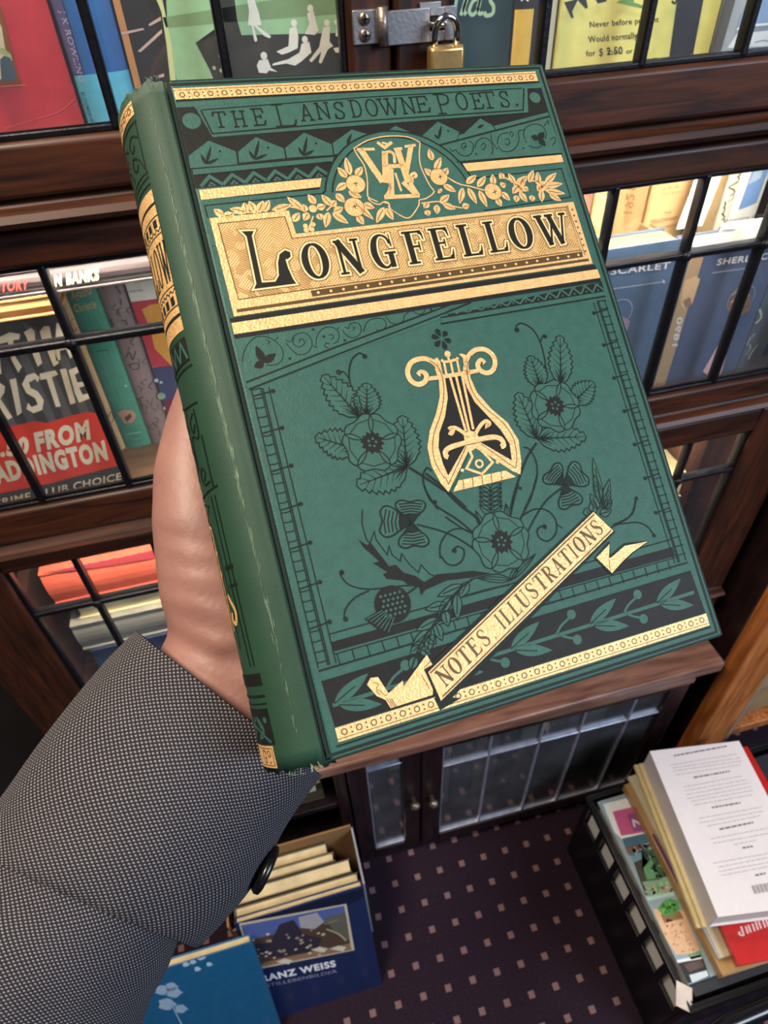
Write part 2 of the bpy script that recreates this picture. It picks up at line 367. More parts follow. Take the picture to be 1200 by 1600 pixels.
    def flower(s, c, R_, rot, k, lv):
        for i in range(5):
            a = math.radians(rot + 72 * i + 90); d = Vector((math.cos(a), math.sin(a))); n = Vector((-d.y, d.x)); c_ = Vector(c)
            out = [(.22, 0), (.45, .42), (.8, .58), (1.0, .36), (.95, 0), (1.0, -.36), (.8, -.58), (.45, -.42)]
            q = catmull([tuple(c_ + d * x * R_ + n * y * R_) + (0,) for x, y in out], 4, True); q = [(v.x, v.y) for v in q]
            s.poly(q, 'G', lv + .8 + .02 * i); s.stroke(q, .36, k, lv + 1.1, True)
            s.stroke([tuple(c_ + d * .72 * R_ + n * .45 * R_), tuple(c_ + d * .85 * R_), tuple(c_ + d * .72 * R_ - n * .45 * R_)], .28, k, lv + 1.1)
        star = []
        for i in range(24):
            a = 2 * PI * i / 24; r = R_ * (.44 if i % 2 else .33); star.append((c[0] + r * math.cos(a), c[1] + r * math.sin(a)))
        s.poly(star, 'K', lv + 1.5)
        for i in range(5): s.disc((c[0] + .14 * R_ * math.cos(i * 1.26), c[1] + .14 * R_ * math.sin(i * 1.26)), .05 * R_, 'G', lv + 1.9, 6)
    def item(s, it):
        g_, k, lv, kind, pr, pts = it
        if kind == 'P': s.poly(pts, k, lv)
        elif kind in 'SC':
            w, close = pr
            q = pts if kind == 'S' else [(v.x, v.y) for v in catmull([(p[0], p[1], 0) for p in pts], 6, bool(close))]
            s.stroke(q, w, k, lv, bool(close))
        elif kind == 'D': s.disc(pts[0], pr, k, lv)
        elif kind == 'R': s.ring(pts[0], pr[0], pr[1], k, lv)
        elif kind == 'L': s.leaf(pts[0], pts[1], pr[0], pr[1], k, lv)
        elif kind == 'F': s.flower(pts[0], pr[0], pr[1], k, lv)
        elif kind == 'W': s.text(pr[0], pr[1], pts[0], pts[1], pts[2], k, lv)
        elif kind == 'T':
            (u0, v0), (u1, v1) = pts
            if pr[1]: s.glyph(pr[0], (u0 - .05, v1 + .25), (u1 - u0 + .1, 0), (0, v0 - v1 - .5), k, lv, 0, .58)
            else:
                s.glyph(pr[0], (u0 + .5, v1 - .5), (u1 - u0 - 1.0, 0), (0, v0 - v1 + 1.0), 'D', lv, .78)
                s.glyph(pr[0], (u0 + .5, v1 - .5), (u1 - u0 - 1.0, 0), (0, v0 - v1 + 1.0), 'Y', lv + 1, .55)
                s.glyph(pr[0], (u0 + .5, v1 - .5), (u1 - u0 - 1.0, 0), (0, v0 - v1 + 1.0), 'K', lv + 2, 0)
        elif kind == 'X':
            s.stroke(pts, 1.5, 'D', lv, True); s.stroke(pts, 1.05, 'Y', lv + 1, True); s.poly(pts, 'K', lv + 2)
        elif kind == 'B':
            p0, p1, p2 = map(Vector, pts); t = pr[0]
            wd = {'I': .55, ',': .45, ' ': .5, 'L': .85, 'N': 1.05, 'O': 1.0}
            tot = sum(wd.get(c, .95) for c in t); x = 0
            for c in t:
                cw = wd.get(c, .95) / tot
                if c != ' ': s.glyph(c, p0 + (p1 - p0) * (x + cw * .07), (p1 - p0) * cw * .86, p2 - p0, k, lv)
                x += cw
    def build(s, name, parent): return s.mb.build(name, parent, recalc=False)

# print and stamping outlines: '@group' lines, then colour|level|kind|parameters|points in millimetres on their own surface
def decode(s):
    out = []; g = None
    for ln in s.strip().split('\n'):
        if ln[0] == '@': g = ln[1:]; continue
        k, lv, kind, pr, pts = ln.split('|'); q = pr.split('~')
        if kind in 'SCRFL': q = [float(x) if x.replace('.', '').replace('-', '').isdigit() else x for x in q]
        elif kind == 'W': q = [q[0], float(q[1])]
        elif kind == 'T': q = [q[0], int(q[1])]
        elif kind in 'DPX': q = float(q[0])
        out.append([g, '#' + k if len(k) > 1 else k, float(lv), kind, q, [tuple(map(float, p.split(','))) for p in pts.split()]])
    return out
ART_S = r'''
@red_book
a07848|1|P|0|71.4,36.7 106.4,35.6 106.6,36.2 71.7,37.3
7c4a24|1|P|0|72.3,38.6 104.3,37.4 104,40.5 108.1,76.5 99.7,79 81.6,80.2
c9b79a|2|P|0|73.1,40.4 92.9,40.1 100.8,40.8 102.4,55.7 104.6,65.7 104.2,70.7 91.7,71.5
47545f|3|P|0|97.1,50 100.3,51.9 103.2,50.4 103.4,42.4 102.1,39.1 93.5,39.1
9aa36a|3|P|0|97.6,56 101.4,55.8 104.4,52.1 103.9,48.6 101,52.3 97.7,53.9
c95050|2|C|0.5~0|85.1,13.8 104.3,16.9 121.4,20.1 133.2,26.3
@blue_spine
58a9c9|1|P|0|0,0 35.5,0 35.5,38.5 0,38
5a5686|1|P|0|.3,38.5 7,38.5 7,190 .3,190
b9a9c9|2|W|J K ROWLING~0|4,71.5 3.2,34.7 7.3,71.3
163c58|2|W|BLOOMSBURY~0.01|1.9,28.6 2.5,9.4 4.1,28.9
@schoolgirl_jacket
c98a55|1|P|0|0,0 4.4,0 4.4,200 0,200
2b2624|1|P|0|4.4,0 28,0 26,200 4.4,200
cfd39a|2|P|0|25.5,74.9 29.6,74.6 29.3,50.2 26.5,23.8 22.7,24.2 26.2,50.4 27.4,66.1 26.9,69.4
9cc49a|1|P|0|39.6,112.1 144.9,107.6 141.4,66.6 140.1,46.8 73.7,51 72.8,69.8 63.5,70.3 60.8,57.1 44.5,49.6 52.4,31 53.3,21.5 26.2,23.9 27.9,52.6
7f9c72|2|P|0|27.4,63.9 142.2,71 141.8,66.6 141.1,58.6 28.1,58.8
34332f|2|P|0|44.5,49.6 56.9,52.2 61.5,59.3 66.7,75.6 73.8,75.1 73.2,59.7 74.5,51.5 140.8,48 141,25.6 139.2,14 53.3,21.5 50.2,34.3
c9a9a0|2|P|0|-1.2,58.3 14.1,59.5 14.8,58.6 -1.5,56.8
c9a9a0|2|P|0|18,61.2 26.3,64.5 26.2,62.6 18.3,60.1
c9a9a0|2|P|0|7.4,47.8 25.3,58.2 25.1,56.2 9.3,47.3
c9a9a0|2|P|0|16.7,34 20.5,34.9 20.3,33 17.1,32.7
ece7df|3|P|0|81.4,70.3 85.8,70 87.7,62.1 88.3,55.8 85.2,55.7 93.5,49.6 92.6,48.5 89.2,49.9 83.1,56.1 84.3,47.9 82.7,47.2 82.1,48.6 81.9,55.9 79.6,56.4 81.6,63.6
ece7df|3|D|2.0|109.6,55.5
ece7df|3|P|0|106.3,52.8 110.8,53.7 111.6,48.3 110.3,41.8 103.8,39.8 99.2,39 95.8,41 104.3,43.4
ece7df|3|D|2.0|121.3,62.4
ece7df|3|P|0|118.9,60.1 123.3,60.9 124.2,55.6 125.5,50.3 122.6,48.1 116.1,49.2 119.6,54.2
ece7df|3|D|2.0|115.7,46.2
ece7df|3|P|0|113.2,44 118.5,44.8 119.3,38.7 112,34.3 107.2,32.2 101.5,33.9 91.7,33.4 92.6,34.6 103.3,36.2 111.2,39.3
ece7df|3|D|1.9|131.4,54
ece7df|3|P|0|128.7,51.8 133.4,52.1 132.3,43.8 134.6,41.2 130.7,39.6 125.4,32 123.6,32.7 126.1,38.7 118.7,33.1 117.3,34.5 124.9,41.3
ece7df|3|D|2.2|87.1,39.3
ece7df|3|P|0|83.5,37.1 89.4,37.3 90.8,32.2 94.9,29.6 89.1,30.9 87.4,29.4 82.3,30.2 81.5,34.2
ece7df|3|P|0|135.9,54.3 140.1,57.5 140,45.6 136.6,46.5 137.9,51.8
ece7df|3|P|0|134.5,40 139.9,40.2 140.4,37 135.8,37.4
a8a8a0|3|D|1.1|58.6,41.4
a8a8a0|3|D|1.1|53.3,35.2
a8a8a0|3|D|1.1|57.5,33.4
@teal_book
a9cfae|1|C|2.2~0|62.1,65.8 60.2,54.2
b9d6b0|1|C|2.6~0|64.7,51.4 66.4,55.8 68.2,60.6 70.7,62.4
b9d6b0|1|C|2.4~0|69.4,61.5 66.8,54.7 68.6,51.6
b9d6b0|1|C|2.2~0|76.7,60.1 72.9,58.3 70.8,53.5 73.3,51.1 77.1,54.1 78.7,60.4 77,55.1 78.3,51.5 81.3,51.8
b9d6b0|1|C|2.4~0|89.2,61.3 85.8,58.5 88.4,54.9 88,50.8 83.4,50.1 81.9,52.3
@yellow_black_spine
d9ae4a|1|P|0|.5,0 13.5,0 13.5,52 .5,52
1c1b1d|1|P|0|13.5,0 25,0 25,200 13.5,200
1c1b1d|1|P|0|0,52 14,52 14,200 0,200
cfc7ad|1|P|0|25,0 33,0 33,200 25,200
e9e4da|2|C|1.0~0|3.9,56.8 6.2,58.2 9,56.5
@yellow_flyer_book
25242a|2|W|Never before publisht~0.012|24.1,38.3 79.6,37.7 22.9,41.8
25242a|2|W|Would normally be s~0.012|24.7,29.2 75.8,28.9 23.4,33.1
25242a|2|W|for~0.012|24.5,20.7 32.1,20.7 23.4,24.4
25242a|2|W|$~0.0|35,20.2 38.1,20.2 34,25.1
25242a|2|W|2.50~0.02|41.3,20.4 54.3,20.1 40,25.1
25242a|2|W|or~0.012|57.3,19.9 62.7,20 56.6,23
25242a|2|W|$2~0.02|65.9,19.8 74.8,19.9 64.5,25.2
25242a|2|W|At~0.012|24.7,10 31,9.9 23.8,13.7
25242a|2|W|NEW PRICE~0.045|34.4,9.6 86,10.1 32.9,15
25242a|2|S|0.4~0|40.7,23.2 53.9,20.1
25242a|2|S|0.4~0|67.2,24 74.8,19.9
25242a|2|P|0|1.3,54.2 8,55.1 11.6,58.6 17,57 20.1,49.9 18.5,49.6 11.4,54.9 8.2,48.7 10.1,44.8 8.4,44.9
25242a|2|P|0|23.1,56.6 31.9,56.1 34.3,52.8 27.5,51.9
6f9a55|2|P|0|41.6,51.7 48.2,53.6 51.1,56.2 54.7,55.9 55.9,50.8 75.4,45 73.7,44.7 49,50.2
2a2a33|2|P|0|90.6,55 112.5,53.7 115.4,11.8 95.3,10.9
25242a|2|P|0|90.2,10.9 118.4,11.6 119.1,10.3 90.9,9.7
25242a|2|C|1.2~0|86.8,49.5 90,48 90.5,52.5
@plastic_wrapped_book
5a5552|1|P|0|0,0 9,0 14,200 3,200
dfe3ea|2|P|0|19.5,25.3 49.1,25.3 67.4,24.8 72.1,14.3 14,16.4
8fa9d0|2|P|0|18.6,37.9 25.7,44.2 44.4,45.7 50.4,31.6 18.4,28.2
f2f4f6|3|C|1.5~0|18.4,28.2 29.6,29.5 49.3,29.6
6a6a70|3|C|0.6~0|38.1,18.3 45.7,19.1 52.4,17.5
@factory_book
cf3d3d|1|W|FACTORY~0.03|98.1,7.2 130.3,5.7 101.4,14.8
@banks_book
e6dfae|1|W|N BANKS~0.05|2,5.6 34.1,5.9 4.6,14
@crime_novel
3d3d40|1|P|0|0,0 140,0 140,189 0,189
56565a|2|P|0|8,70 15,72 17,150 10,156
56565a|2|P|0|22,70 29,72 31,170 24,176
56565a|2|P|0|35,70 42,72 44,140 37,146
56565a|2|P|0|50,70 57,72 59,176 52,182
56565a|2|P|0|66,70 73,72 75,150 68,156
56565a|2|P|0|82,70 89,72 91,172 84,178
56565a|2|P|0|98,70 105,72 107,160 100,166
56565a|2|P|0|112,70 119,72 121,178 114,184
56565a|2|P|0|126,70 133,72 135,150 128,156
e2d3bd|4|S|5~0|69.3,146.9 84.3,178.8
e2d3bd|4|S|5~0|80.7,173.4 90.3,177.8 79.2,144.9
e2d3bd|4|P|0|90.4,174.7 101.5,178.1 108.3,175.4 106,171.2 101.4,171.2 97.3,157.8 98.7,147.8 94,142.9 93.6,155.3 97.1,170.4 88.2,169.7
e2d3bd|4|P|0|111.4,176.4 117.7,179.1 119.3,176.5 115.8,163.9 121.4,164.5 122.8,175.1 127.5,178.9 131.3,178.3 129,164.7 126.8,145.7 121.8,143.4 122,153.2 122.3,159.6 116,159.1 114.6,148.1 110.2,145.6 110.5,155.3 111.8,172.5
e2d3bd|4|P|0|137.1,179.5 142.6,180.1 140.5,162.7 141,150.5 136.7,148 136.4,157 131.3,156.3 129.2,148.6 125.4,147.6 130.9,164.4
e2d3bd|4|P|0|67.8,137.2 76.8,137.4 79.4,132.8 76.4,126.9 71.4,122.3 73.3,102.9 68.9,101.3 66.8,119.2 60.2,103.6 55.3,104.6
e2d3bd|4|P|0|85.2,137.9 90.3,138.6 82.2,106.1 77.3,103.5
e2d3bd|4|P|0|105.5,140.7 98.8,139.4 92.5,132.2 92.6,123.6 97.2,117.3 97,111.1 91.4,109.6 90.4,114.3 86.8,108.7 90.5,103.4 98.4,105.3 103.2,114.3 101.7,123.4 97.7,127.7 98.3,132.8 104.1,135 104.8,131.5 107.9,136
e2d3bd|4|P|0|109.1,139.1 121.9,140 122.5,135.7 117,134.2 113.8,105.7 109.8,105.7 112.5,133.4 107.6,133.5
e2d3bd|4|P|0|125.5,140.1 130.4,140 126.5,106.7 121.8,105.8
e2d3bd|4|P|0|131.8,138.1 141.7,140.4 141.4,135.4 135,133.2 134.5,125.5 139.5,125.4 138.8,121.2 134.2,120.4 134.6,113.1 139.9,113.8 139.2,108.6 129.3,106.1 129.1,116.1
d63a2c|3|P|0|36.3,90.3 68.1,94.4 88.8,95.4 97.6,91.6 114.8,94.4 133.2,96 138.9,92.9 140,70.4 138.4,32.4 107.9,30.2 78.2,26.9 46.7,26.4 7.9,25.7
e2d3bd|5|W|4.50~0.06|38,67.4 71.6,64.4 44.6,84.5
e2d3bd|5|W|FROM~0.06|78.5,64.7 126.3,68.6 83.1,84.3
e2d3bd|5|W|PADDINGTON~0.06|26.3,38.2 133.6,42.8 29.4,59.4
e2d3bd|5|W|CRIME CLUB CHOICE~0.02|18.8,11.5 137.4,16 21.5,19.8
@cream_spine
4a4038|1|C|0.7~0|13.4,147.7 16.9,148.9
4a4038|1|C|0.7~0|12.9,137.4 17.6,140.1
4a4038|1|C|0.8~0|12.7,130.3 16.2,131.5
4a4038|1|C|0.8~0|10.6,40 18,47.1 17.9,38.4 12.6,35.2
@green_spine
d9c493|1|W|Agatha~0.02|3.3,166 22.5,169.5 4.7,173.9
d9c493|1|W|Christie~0.02|2.3,154.5 21.9,156.3 3.4,161.9
23443c|1|C|0.7~0|4.4,136 12,135.6 21.2,135.2
23443c|1|C|0.7~0|7.5,114.7 19.3,114.3
c99a80|1|P|0|5.2,45.2 12.1,48 20.7,45.1 22.2,38.2 16.8,31.7 8.8,31.3
6a4034|2|P|0|10.2,38.7 17.4,42.6 17.8,38.1 11.1,33
e6efe4|1|D|0.9|22.4,73.6
c9d9cf|1|C|0.7~0|6.7,18.3 13.8,18.3 20.8,18
8fb0a4|1|C|0.6~0|8.9,10.9 18.8,10.9
8fb0a4|1|C|0.6~0|9.5,3.8 22,3.2
@marbled_spine
6f5c5a|1|C|0.8909047389129443~0|12.5,147.5 12.5,152.2 15.6,153
6f5c5a|1|C|1.0408098436506363~0|5.9,18.1 3.1,21.5 7.1,24.3
6f5c5a|1|C|0.6239818823771653~0|14.8,124.4 15.2,127.2 14.2,130.5
6f5c5a|1|C|0.7568677384749632~0|15.2,94.8 15.4,99.1 13.6,100.7
6f5c5a|1|C|1.5759954224729338~0|9.4,192.5 10.4,197.2 12.1,199
6f5c5a|1|C|1.1578407623884508~0|3.8,136.7 2.9,139.4 3,143.6
6f5c5a|1|C|1.057686399322978~0|7.1,65.5 9.3,69.2 5.4,71.6
6f5c5a|1|C|0.8013787110430731~0|10.6,48.5 10.7,50.7 10.5,54.9
6f5c5a|1|C|1.2910929218557643~0|15.4,155.1 16.6,158.2 16.8,161.5
6f5c5a|1|C|1.0451450492635321~0|12.9,72.2 10.3,74.9 16.7,78.1
6f5c5a|1|C|1.3239391394374822~0|15.1,136.1 15,139.9 11.7,141.4
6f5c5a|1|C|0.7001043445814447~0|5.8,37.9 3.6,41.6 3.3,46.7
6f5c5a|1|C|1.3071806008078977~0|15,114.6 13.5,119.4 17.7,122.5
6f5c5a|1|C|1.3447523234243592~0|11.1,173.9 12.1,178.6 12.2,180.4
6f5c5a|1|C|0.7920722963936031~0|12.5,46.7 13.9,51 16.3,55.1
6f5c5a|1|C|1.0888732446161127~0|12.3,25.7 14.9,30.1 12.2,32.5
6f5c5a|1|C|0.6736236692193576~0|6.1,42.9 8.5,46.8 3.3,49.6
6f5c5a|1|C|1.3307081241290382~0|2.9,49.2 3.8,52.7 1.1,56.9
6f5c5a|1|C|0.6701325050876702~0|20.2,93.8 17.5,96 23.9,101
6f5c5a|1|C|0.8603450727289151~0|17.9,41.5 19.1,46.2 16.6,46.8
6f5c5a|1|C|1.3410824063995626~0|18.4,65.3 16.4,69.4 21.1,73.2
6f5c5a|1|C|0.7394671241824603~0|8.8,151.2 7.7,154.4 11.8,156.8
6f5c5a|1|C|1.5716242970779808~0|18.7,165.4 17.9,168 16.6,173.7
6f5c5a|1|C|1.0824970417738298~0|20.3,145.7 19.1,150.2 23.3,151
6f5c5a|1|C|1.4483038970794961~0|6.1,171.9 5,174.7 5.5,179
6f5c5a|1|C|1.134734870351321~0|3.8,172.9 5.5,175.6 7.5,180.9
6f5c5a|1|C|1.3005117789662728~0|8.5,194.9 10.6,197 5,202.8
6f5c5a|1|C|0.7562624236712735~0|7.8,109.8 10.7,113.3 10.4,115.1
6f5c5a|1|C|1.4842414310877372~0|11.1,20.3 10.8,22.5 7.7,27.4
6f5c5a|1|C|1.036357084166514~0|3.4,44.2 3.4,48 4.4,50.7
6f5c5a|1|C|0.8755084754336936~0|13.8,39 15.5,41.4 11.5,44.9
6f5c5a|1|C|0.6303113605224665~0|11.1,8.1 10.9,10.6 12.5,16.3
6f5c5a|1|C|0.9909580157338786~0|13,144.9 10.3,148.2 12,152.3
6f5c5a|1|C|1.4147824165272798~0|4.6,52.9 3.1,56.1 8,59
57484a|2|C|1.0~0|4.4,103.7 9.1,108.5 10,100.7 15,109.2
57484a|2|C|1.0~0|5.3,95.8 12.9,96.3 12.9,90.5 6.3,90.8 5.3,95.8
@red_white_book
efe9dd|1|P|0|0,0 130,0 130,210 0,210
c23c4a|2|P|0|-7,157.7 39.8,157 38.4,83.9 -8.3,90.9
434a72|2|P|0|-8.5,90.5 38.9,85.8 31.9,-25.7 -14.6,-14.5
e3a347|3|P|0|7.2,149.5 12.3,151.2 15,152.5 35.5,152.6 18.9,87.6 7.9,109 9.3,131.6 7.5,131 9.2,132.5
7a3046|3|P|0|-5.4,47.3 4.5,51.7 13.3,51.9 2.2,7.7 -10.4,8.3
8fae9c|3|D|4|-1.9,57.2
c9d6e0|3|D|2|-1.2,75.6
c9d6e0|3|D|1.5|4,72.6
d8d0e0|3|D|2|-.2,42.6
b9b2a8|2|C|1.4~0|-3.8,167.2 5.3,167.1 12.9,167
@study_book
b9bccb|1|W|SCARLET~0.02|49.4,146.7 112.1,143.8 48.9,153.4
b3b4c4|1|S|0.6~0|50.7,132.1 111.4,130.7
b3b4c4|1|P|0|107.1,134 112,130.6 110.1,128.5
b9b0c0|1|R|14.5~0.5|67.5,104.7
8a7684|1|P|0|59.2,102.2 69,102.5 82.9,94.3 81.8,82.5 73.8,81.8
@sherlock_book
a88a6a|1|P|0|0,0 15,0 15,150 0,150
d6cfd0|2|W|SHERLOCK~0.02|32.8,139.1 99.8,136.7 32.5,145.4
b3b4c4|2|S|0.6~0|30.4,131.6 83.9,130.4
b9a89a|2|R|15~0.5|75.9,97.5
7c5a44|2|P|0|62.5,93.7 68.9,110.3 80.7,112.3 92.4,82.7 81.9,76.2 67.6,82.7
caa98a|3|C|1.2~0|63.1,103.4 71.5,108.9 81.9,109.3
caa98a|3|C|1.2~0|64,95.4 75.1,99.6 84.5,100.1
c9a37c|2|P|0|1.5,128.2 12.5,131.2 18.7,127.4 18.3,100.8 11.5,96 4.2,103.1
8a6a50|3|P|0|6.2,106.7 13.5,109.4 18.3,100.8 12.3,96.9
cfc9cc|2|W|1890~0.02|9.2,55.2 5.4,89.1 16,53.9
caa0a8|2|P|0|67.2,44.7 73.6,54.4 81.3,48.7 86.2,-2.7 76.4,-8 59.6,14.4
@mottled_book
b9b9a6|1|C|1.7073064807060394~0|13.3,107.7 14.7,111.9 12,116.7
b9b9a6|1|C|0.8984651454731196~0|21.2,108.3 18.8,117.2 28.8,121.6
b9b9a6|1|C|1.5451089143099788~0|59.4,97.8 63.7,102.7 64.6,107.2
b9b9a6|1|C|1.5134625758573896~0|69.6,104 71.7,110.3 74.1,114
b9b9a6|1|C|2.2840468412992356~0|41.6,131.8 38.3,137 48.1,143.9
b9b9a6|1|C|1.4630701746453725~0|6.4,109.5 9.3,115.9 6.4,122.3
b9b9a6|1|C|1.8700601247761715~0|24.7,135.9 28.1,144.4 20.7,153.2
b9b9a6|1|C|1.708643478630449~0|69.3,79.9 64.7,87.7 64.1,93.7
b9b9a6|1|C|1.7744439100169032~0|11.9,18.4 11.8,25.7 16.5,36.2
b9b9a6|1|C|1.7231598326103166~0|8.6,97.6 10.4,104.3 9.5,114.4
b9b9a6|1|C|1.905541926024424~0|37.3,84 32.3,90.1 30.9,94.2
b9b9a6|1|C|1.1466196199011747~0|2.2,37.8 2.4,44.6 7.3,51.2
b9b9a6|1|C|1.991378315335108~0|71.5,64.1 72.2,71.2 67.9,81.5
b9b9a6|1|C|1.6598949919113175~0|62,28.7 68,32.9 58.9,44.3
b9b9a6|1|C|1.7174740479740176~0|5.1,114 7.9,120.8 12.1,126.1
b9b9a6|1|C|1.685492534646971~0|46.8,15.2 45.8,24.1 53.9,25.5
b9b9a6|1|C|1.1083951483517125~0|5.2,25.1 8,31.9 5.8,38.3
b9b9a6|1|C|2.3983015060155095~0|2.5,63.7 6.4,70.6 -2.3,81
b9b9a6|1|C|1.1249722507858804~0|35.1,95.9 33,101.7 33.4,105.1
b9b9a6|1|C|1.7652804212052504~0|53.5,32.1 54.9,39.6 50.2,43.8
b9b9a6|1|C|1.0439412175329206~0|60.9,63.1 65.8,67.2 67.1,74.8
b9b9a6|1|C|1.4986811863042595~0|31.8,146.9 34.4,153 38.4,162.4
b9b9a6|1|C|1.381814188525936~0|39.5,20 39.4,25.4 40,30.8
b9b9a6|1|C|1.8773754249665855~0|40.6,83 43.5,90.6 39.3,96.1
b9b9a6|1|C|1.9808525295322166~0|70.1,59.5 76.1,68.1 70.9,71.3
b9b9a6|1|C|1.64313960786607~0|50.5,105.2 48.6,111.4 43.8,116.8
b9b9a6|1|C|2.3347746264613267~0|13.3,102.6 9.2,106.8 17.2,114.8
b9b9a6|1|C|1.0844239147809835~0|41.5,16.7 43.8,23.7 47.1,34.3
b9b9a6|1|C|1.5162838595412107~0|30,96.1 30.1,102 37.7,110.7
b9b9a6|1|C|2.3452100117353494~0|13.1,107.1 17.8,113.9 5.3,123.3
1f3a72|1|P|0|28,20 80,20 80,75 45,80 30,50
@wizard_spine
6a5638|1|W|A WIZARD~0.0|9.1,196.3 23.1,121.5 18.1,195.2
6a5638|1|W|of~0.0|2.9,165.2 4.4,157.9 7.4,164.6
@wood_pattern_spine
7a5c3c|1|W|1921~0.01|8.3,173.6 6.5,197.7 17.6,172.4
8f6a44|1|C|0.7~0|10.3,160.9 19,167 34.3,170.3
8f6a44|1|C|0.7~0|10.2,163.1 18.3,169.5 33.6,172.9
8f6a44|1|C|0.7~0|10.1,165.3 17.7,172.1 32.9,175.4
8f6a44|1|C|0.7~0|10,167.4 17.1,174.6 32.2,178
8f6a44|1|C|0.7~0|9.9,169.5 16.4,177.1 31.6,180.5
8f6a44|1|C|0.7~0|9.8,171.7 15.8,179.6 30.9,183
8f6a44|1|C|0.7~0|9.7,173.8 15.2,182.1 30.3,185.5
8f6a44|1|C|0.7~0|9.6,175.9 14.6,184.6 29.6,187.9
8f6a44|1|C|0.7~0|9.5,178 14,187.1 29,190.4
8f6a44|1|C|0.7~0|9.4,180.1 13.4,189.5 28.3,192.8
8f6a44|1|C|0.7~0|9.3,182.2 12.8,192 27.7,195.3
8f6a44|1|C|0.7~0|9.2,184.2 12.2,194.4 27,197.7
@fellowship_spine
8a6a48|1|W|J.R.R.~0.0|10.1,191.3 29,191.7 9.9,193.4
8a6a48|1|W|TOLKIEN~0.0|8.6,186.1 32.7,186.1 8.3,188.5
7a5a3a|1|W|THE~0.01|18,166.9 26.2,167.1 17.5,169.6
7a5a3a|1|W|FELLOWSHIP~0.01|5.7,159.5 35.6,159.8 5,163.2
7a5a3a|1|W|OF THE RING~0.0|17,152.5 37.8,152.6 16.4,155.4
@tolkien_spine
8a7250|1|W|J.R.R.~0.0|32.9,191.8 49.3,192.2 32.3,194
8a7250|1|W|TOLKIEN~0.0|28.1,185.2 53.8,186 27.4,187.7
7a5a3a|1|W|THE~0.0|38,166.3 44.2,166.7 37.3,168.8
7a5a3a|1|C|0.9~0|30.9,159.4 39.3,159.8 49.9,160
@marbled_dark_spine
30343c|1|C|1.7318613400011402~0|9.1,110 5.7,113 5.2,117
30343c|1|C|1.5446047636550477~0|2.2,116 9.6,119 6.5,123
30343c|1|C|0.8701190131268647~0|10.1,122 5.3,125 2.2,129
30343c|1|C|0.9737984442081253~0|10.5,128 2.9,131 9.6,135
30343c|1|C|1.6041161003167073~0|2,134 5.8,137 9.7,141
30343c|1|C|1.2900608812067047~0|10.5,140 5.2,143 7.9,147
30343c|1|C|1.0135202649884438~0|10.3,146 10.2,149 7.2,153
30343c|1|C|1.1230884466178492~0|4.8,152 7.5,155 2.4,159
30343c|1|C|1.3104728395845122~0|4.2,158 4.8,161 4.5,165
30343c|1|C|1.6345371836146807~0|2.9,164 3.6,167 2.8,171
30343c|1|C|0.8151007732373241~0|5.7,170 10.3,173 10.9,177
30343c|1|C|1.2873656618953755~0|5.6,176 10.5,179 6.8,183
30343c|1|C|1.3486671749070398~0|8.1,182 1.9,185 10.2,189
30343c|1|C|0.9057430419104445~0|6.9,188 11.2,191 7,195
30343c|1|C|1.1422078436350698~0|9,194 10.9,197 7.8,201
30343c|1|C|0.8558861427251664~0|10.7,200 1.2,203 8.5,207
@white_blue_spine
5f80b8|1|P|0|8,160 28,165 30,210 10,210
8fa4c0|2|P|0|10,185 22,190 22,205 12,200
@name_tag
5a5a60|1|C|0.8~0|-8.1,16.7 -8.1,21 -5.9,22.5 -8.8,27.2 -6.1,29.4 -9.6,34.1 -6.8,38 -9.3,42.5
5a5a60|1|C|0.6~0|1.7,34.5 1.9,38.7 2.3,43.6
@label_card
3a3a40|1|W|Adventures of Sherlock Holmes~0.01|5,30.1 75.3,31.1 3.8,32.9
c9c9cd|1|P|0|2.5,26.5 17.3,26.6 18.5,22.3 2.8,23.2
@red_gilt_book
8f3038|1|P|0|25,62.7 62.9,61.8 143.5,60.9 139.1,40.8 95,43.2 57.8,47 25.3,52.7
c9707a|2|C|1.0~0|36.3,57.3 43.3,64.9 45.4,59.3 41.9,55.5
c9707a|2|C|1.0~0|49.2,57.1 56,64.7 58.2,59.1 54.8,55.3
c9707a|2|C|1.0~0|62,56.8 68.8,64.5 71.1,58.8 67.7,55
c9707a|2|C|1.0~0|75,56.6 81.8,64.2 84.1,58.6 80.8,54.8
c9707a|2|C|1.0~0|88.1,56.4 94.8,64 97.2,58.4 93.9,54.5
c9707a|2|C|1.0~0|101.2,56.1 107.8,63.8 110.4,58.1 107.1,54.3
c9707a|2|C|1.0~0|114.4,55.9 121,63.6 123.6,57.9 120.3,54
c9707a|2|C|1.0~0|127.7,55.6 134.2,63.4 137,57.7 133.7,53.8
@franz_book
0f1830|1|P|0|1.3,301.2 202.2,275.5 201.8,257.4 173.4,246.6 4.3,281.6
b9b09a|2|P|0|7.1,286.3 172.2,252.1 168.8,124.8 -3,156.9
4b5c96|3|P|0|8.6,276.4 167.9,249.2 167.5,218.1 9.3,235.6
4a3a30|3|P|0|9.3,235.6 167.5,218.1 163.5,131 5.7,162.3
8a6a52|4|P|0|25.9,168 163.8,147.9 164.4,128.5 9.1,160.4
2c2838|4|P|0|64.2,251.2 86.8,252.2 94.8,210.3 121.4,183.4 109.3,156.5 49.1,168.8 15.7,193.5 14.8,226.3 41.9,212
9a98a0|4|P|0|94.7,254.5 124.5,252 131.5,223.5 114.4,213 93.7,226.8
5a5a50|4|P|0|133.3,235.2 167.3,230.8 164.6,154.2 145.1,184.3
9a9a7a|5|C|3~0|132.3,203.8 148.7,182.4 159,157.1
7d8a6c|5|C|2~0|130.6,217.6 153.9,218.5
b0a58c|5|D|2.656330259600141|118.4,199.4
a0957c|5|D|2.09039516910305|94.1,206.6
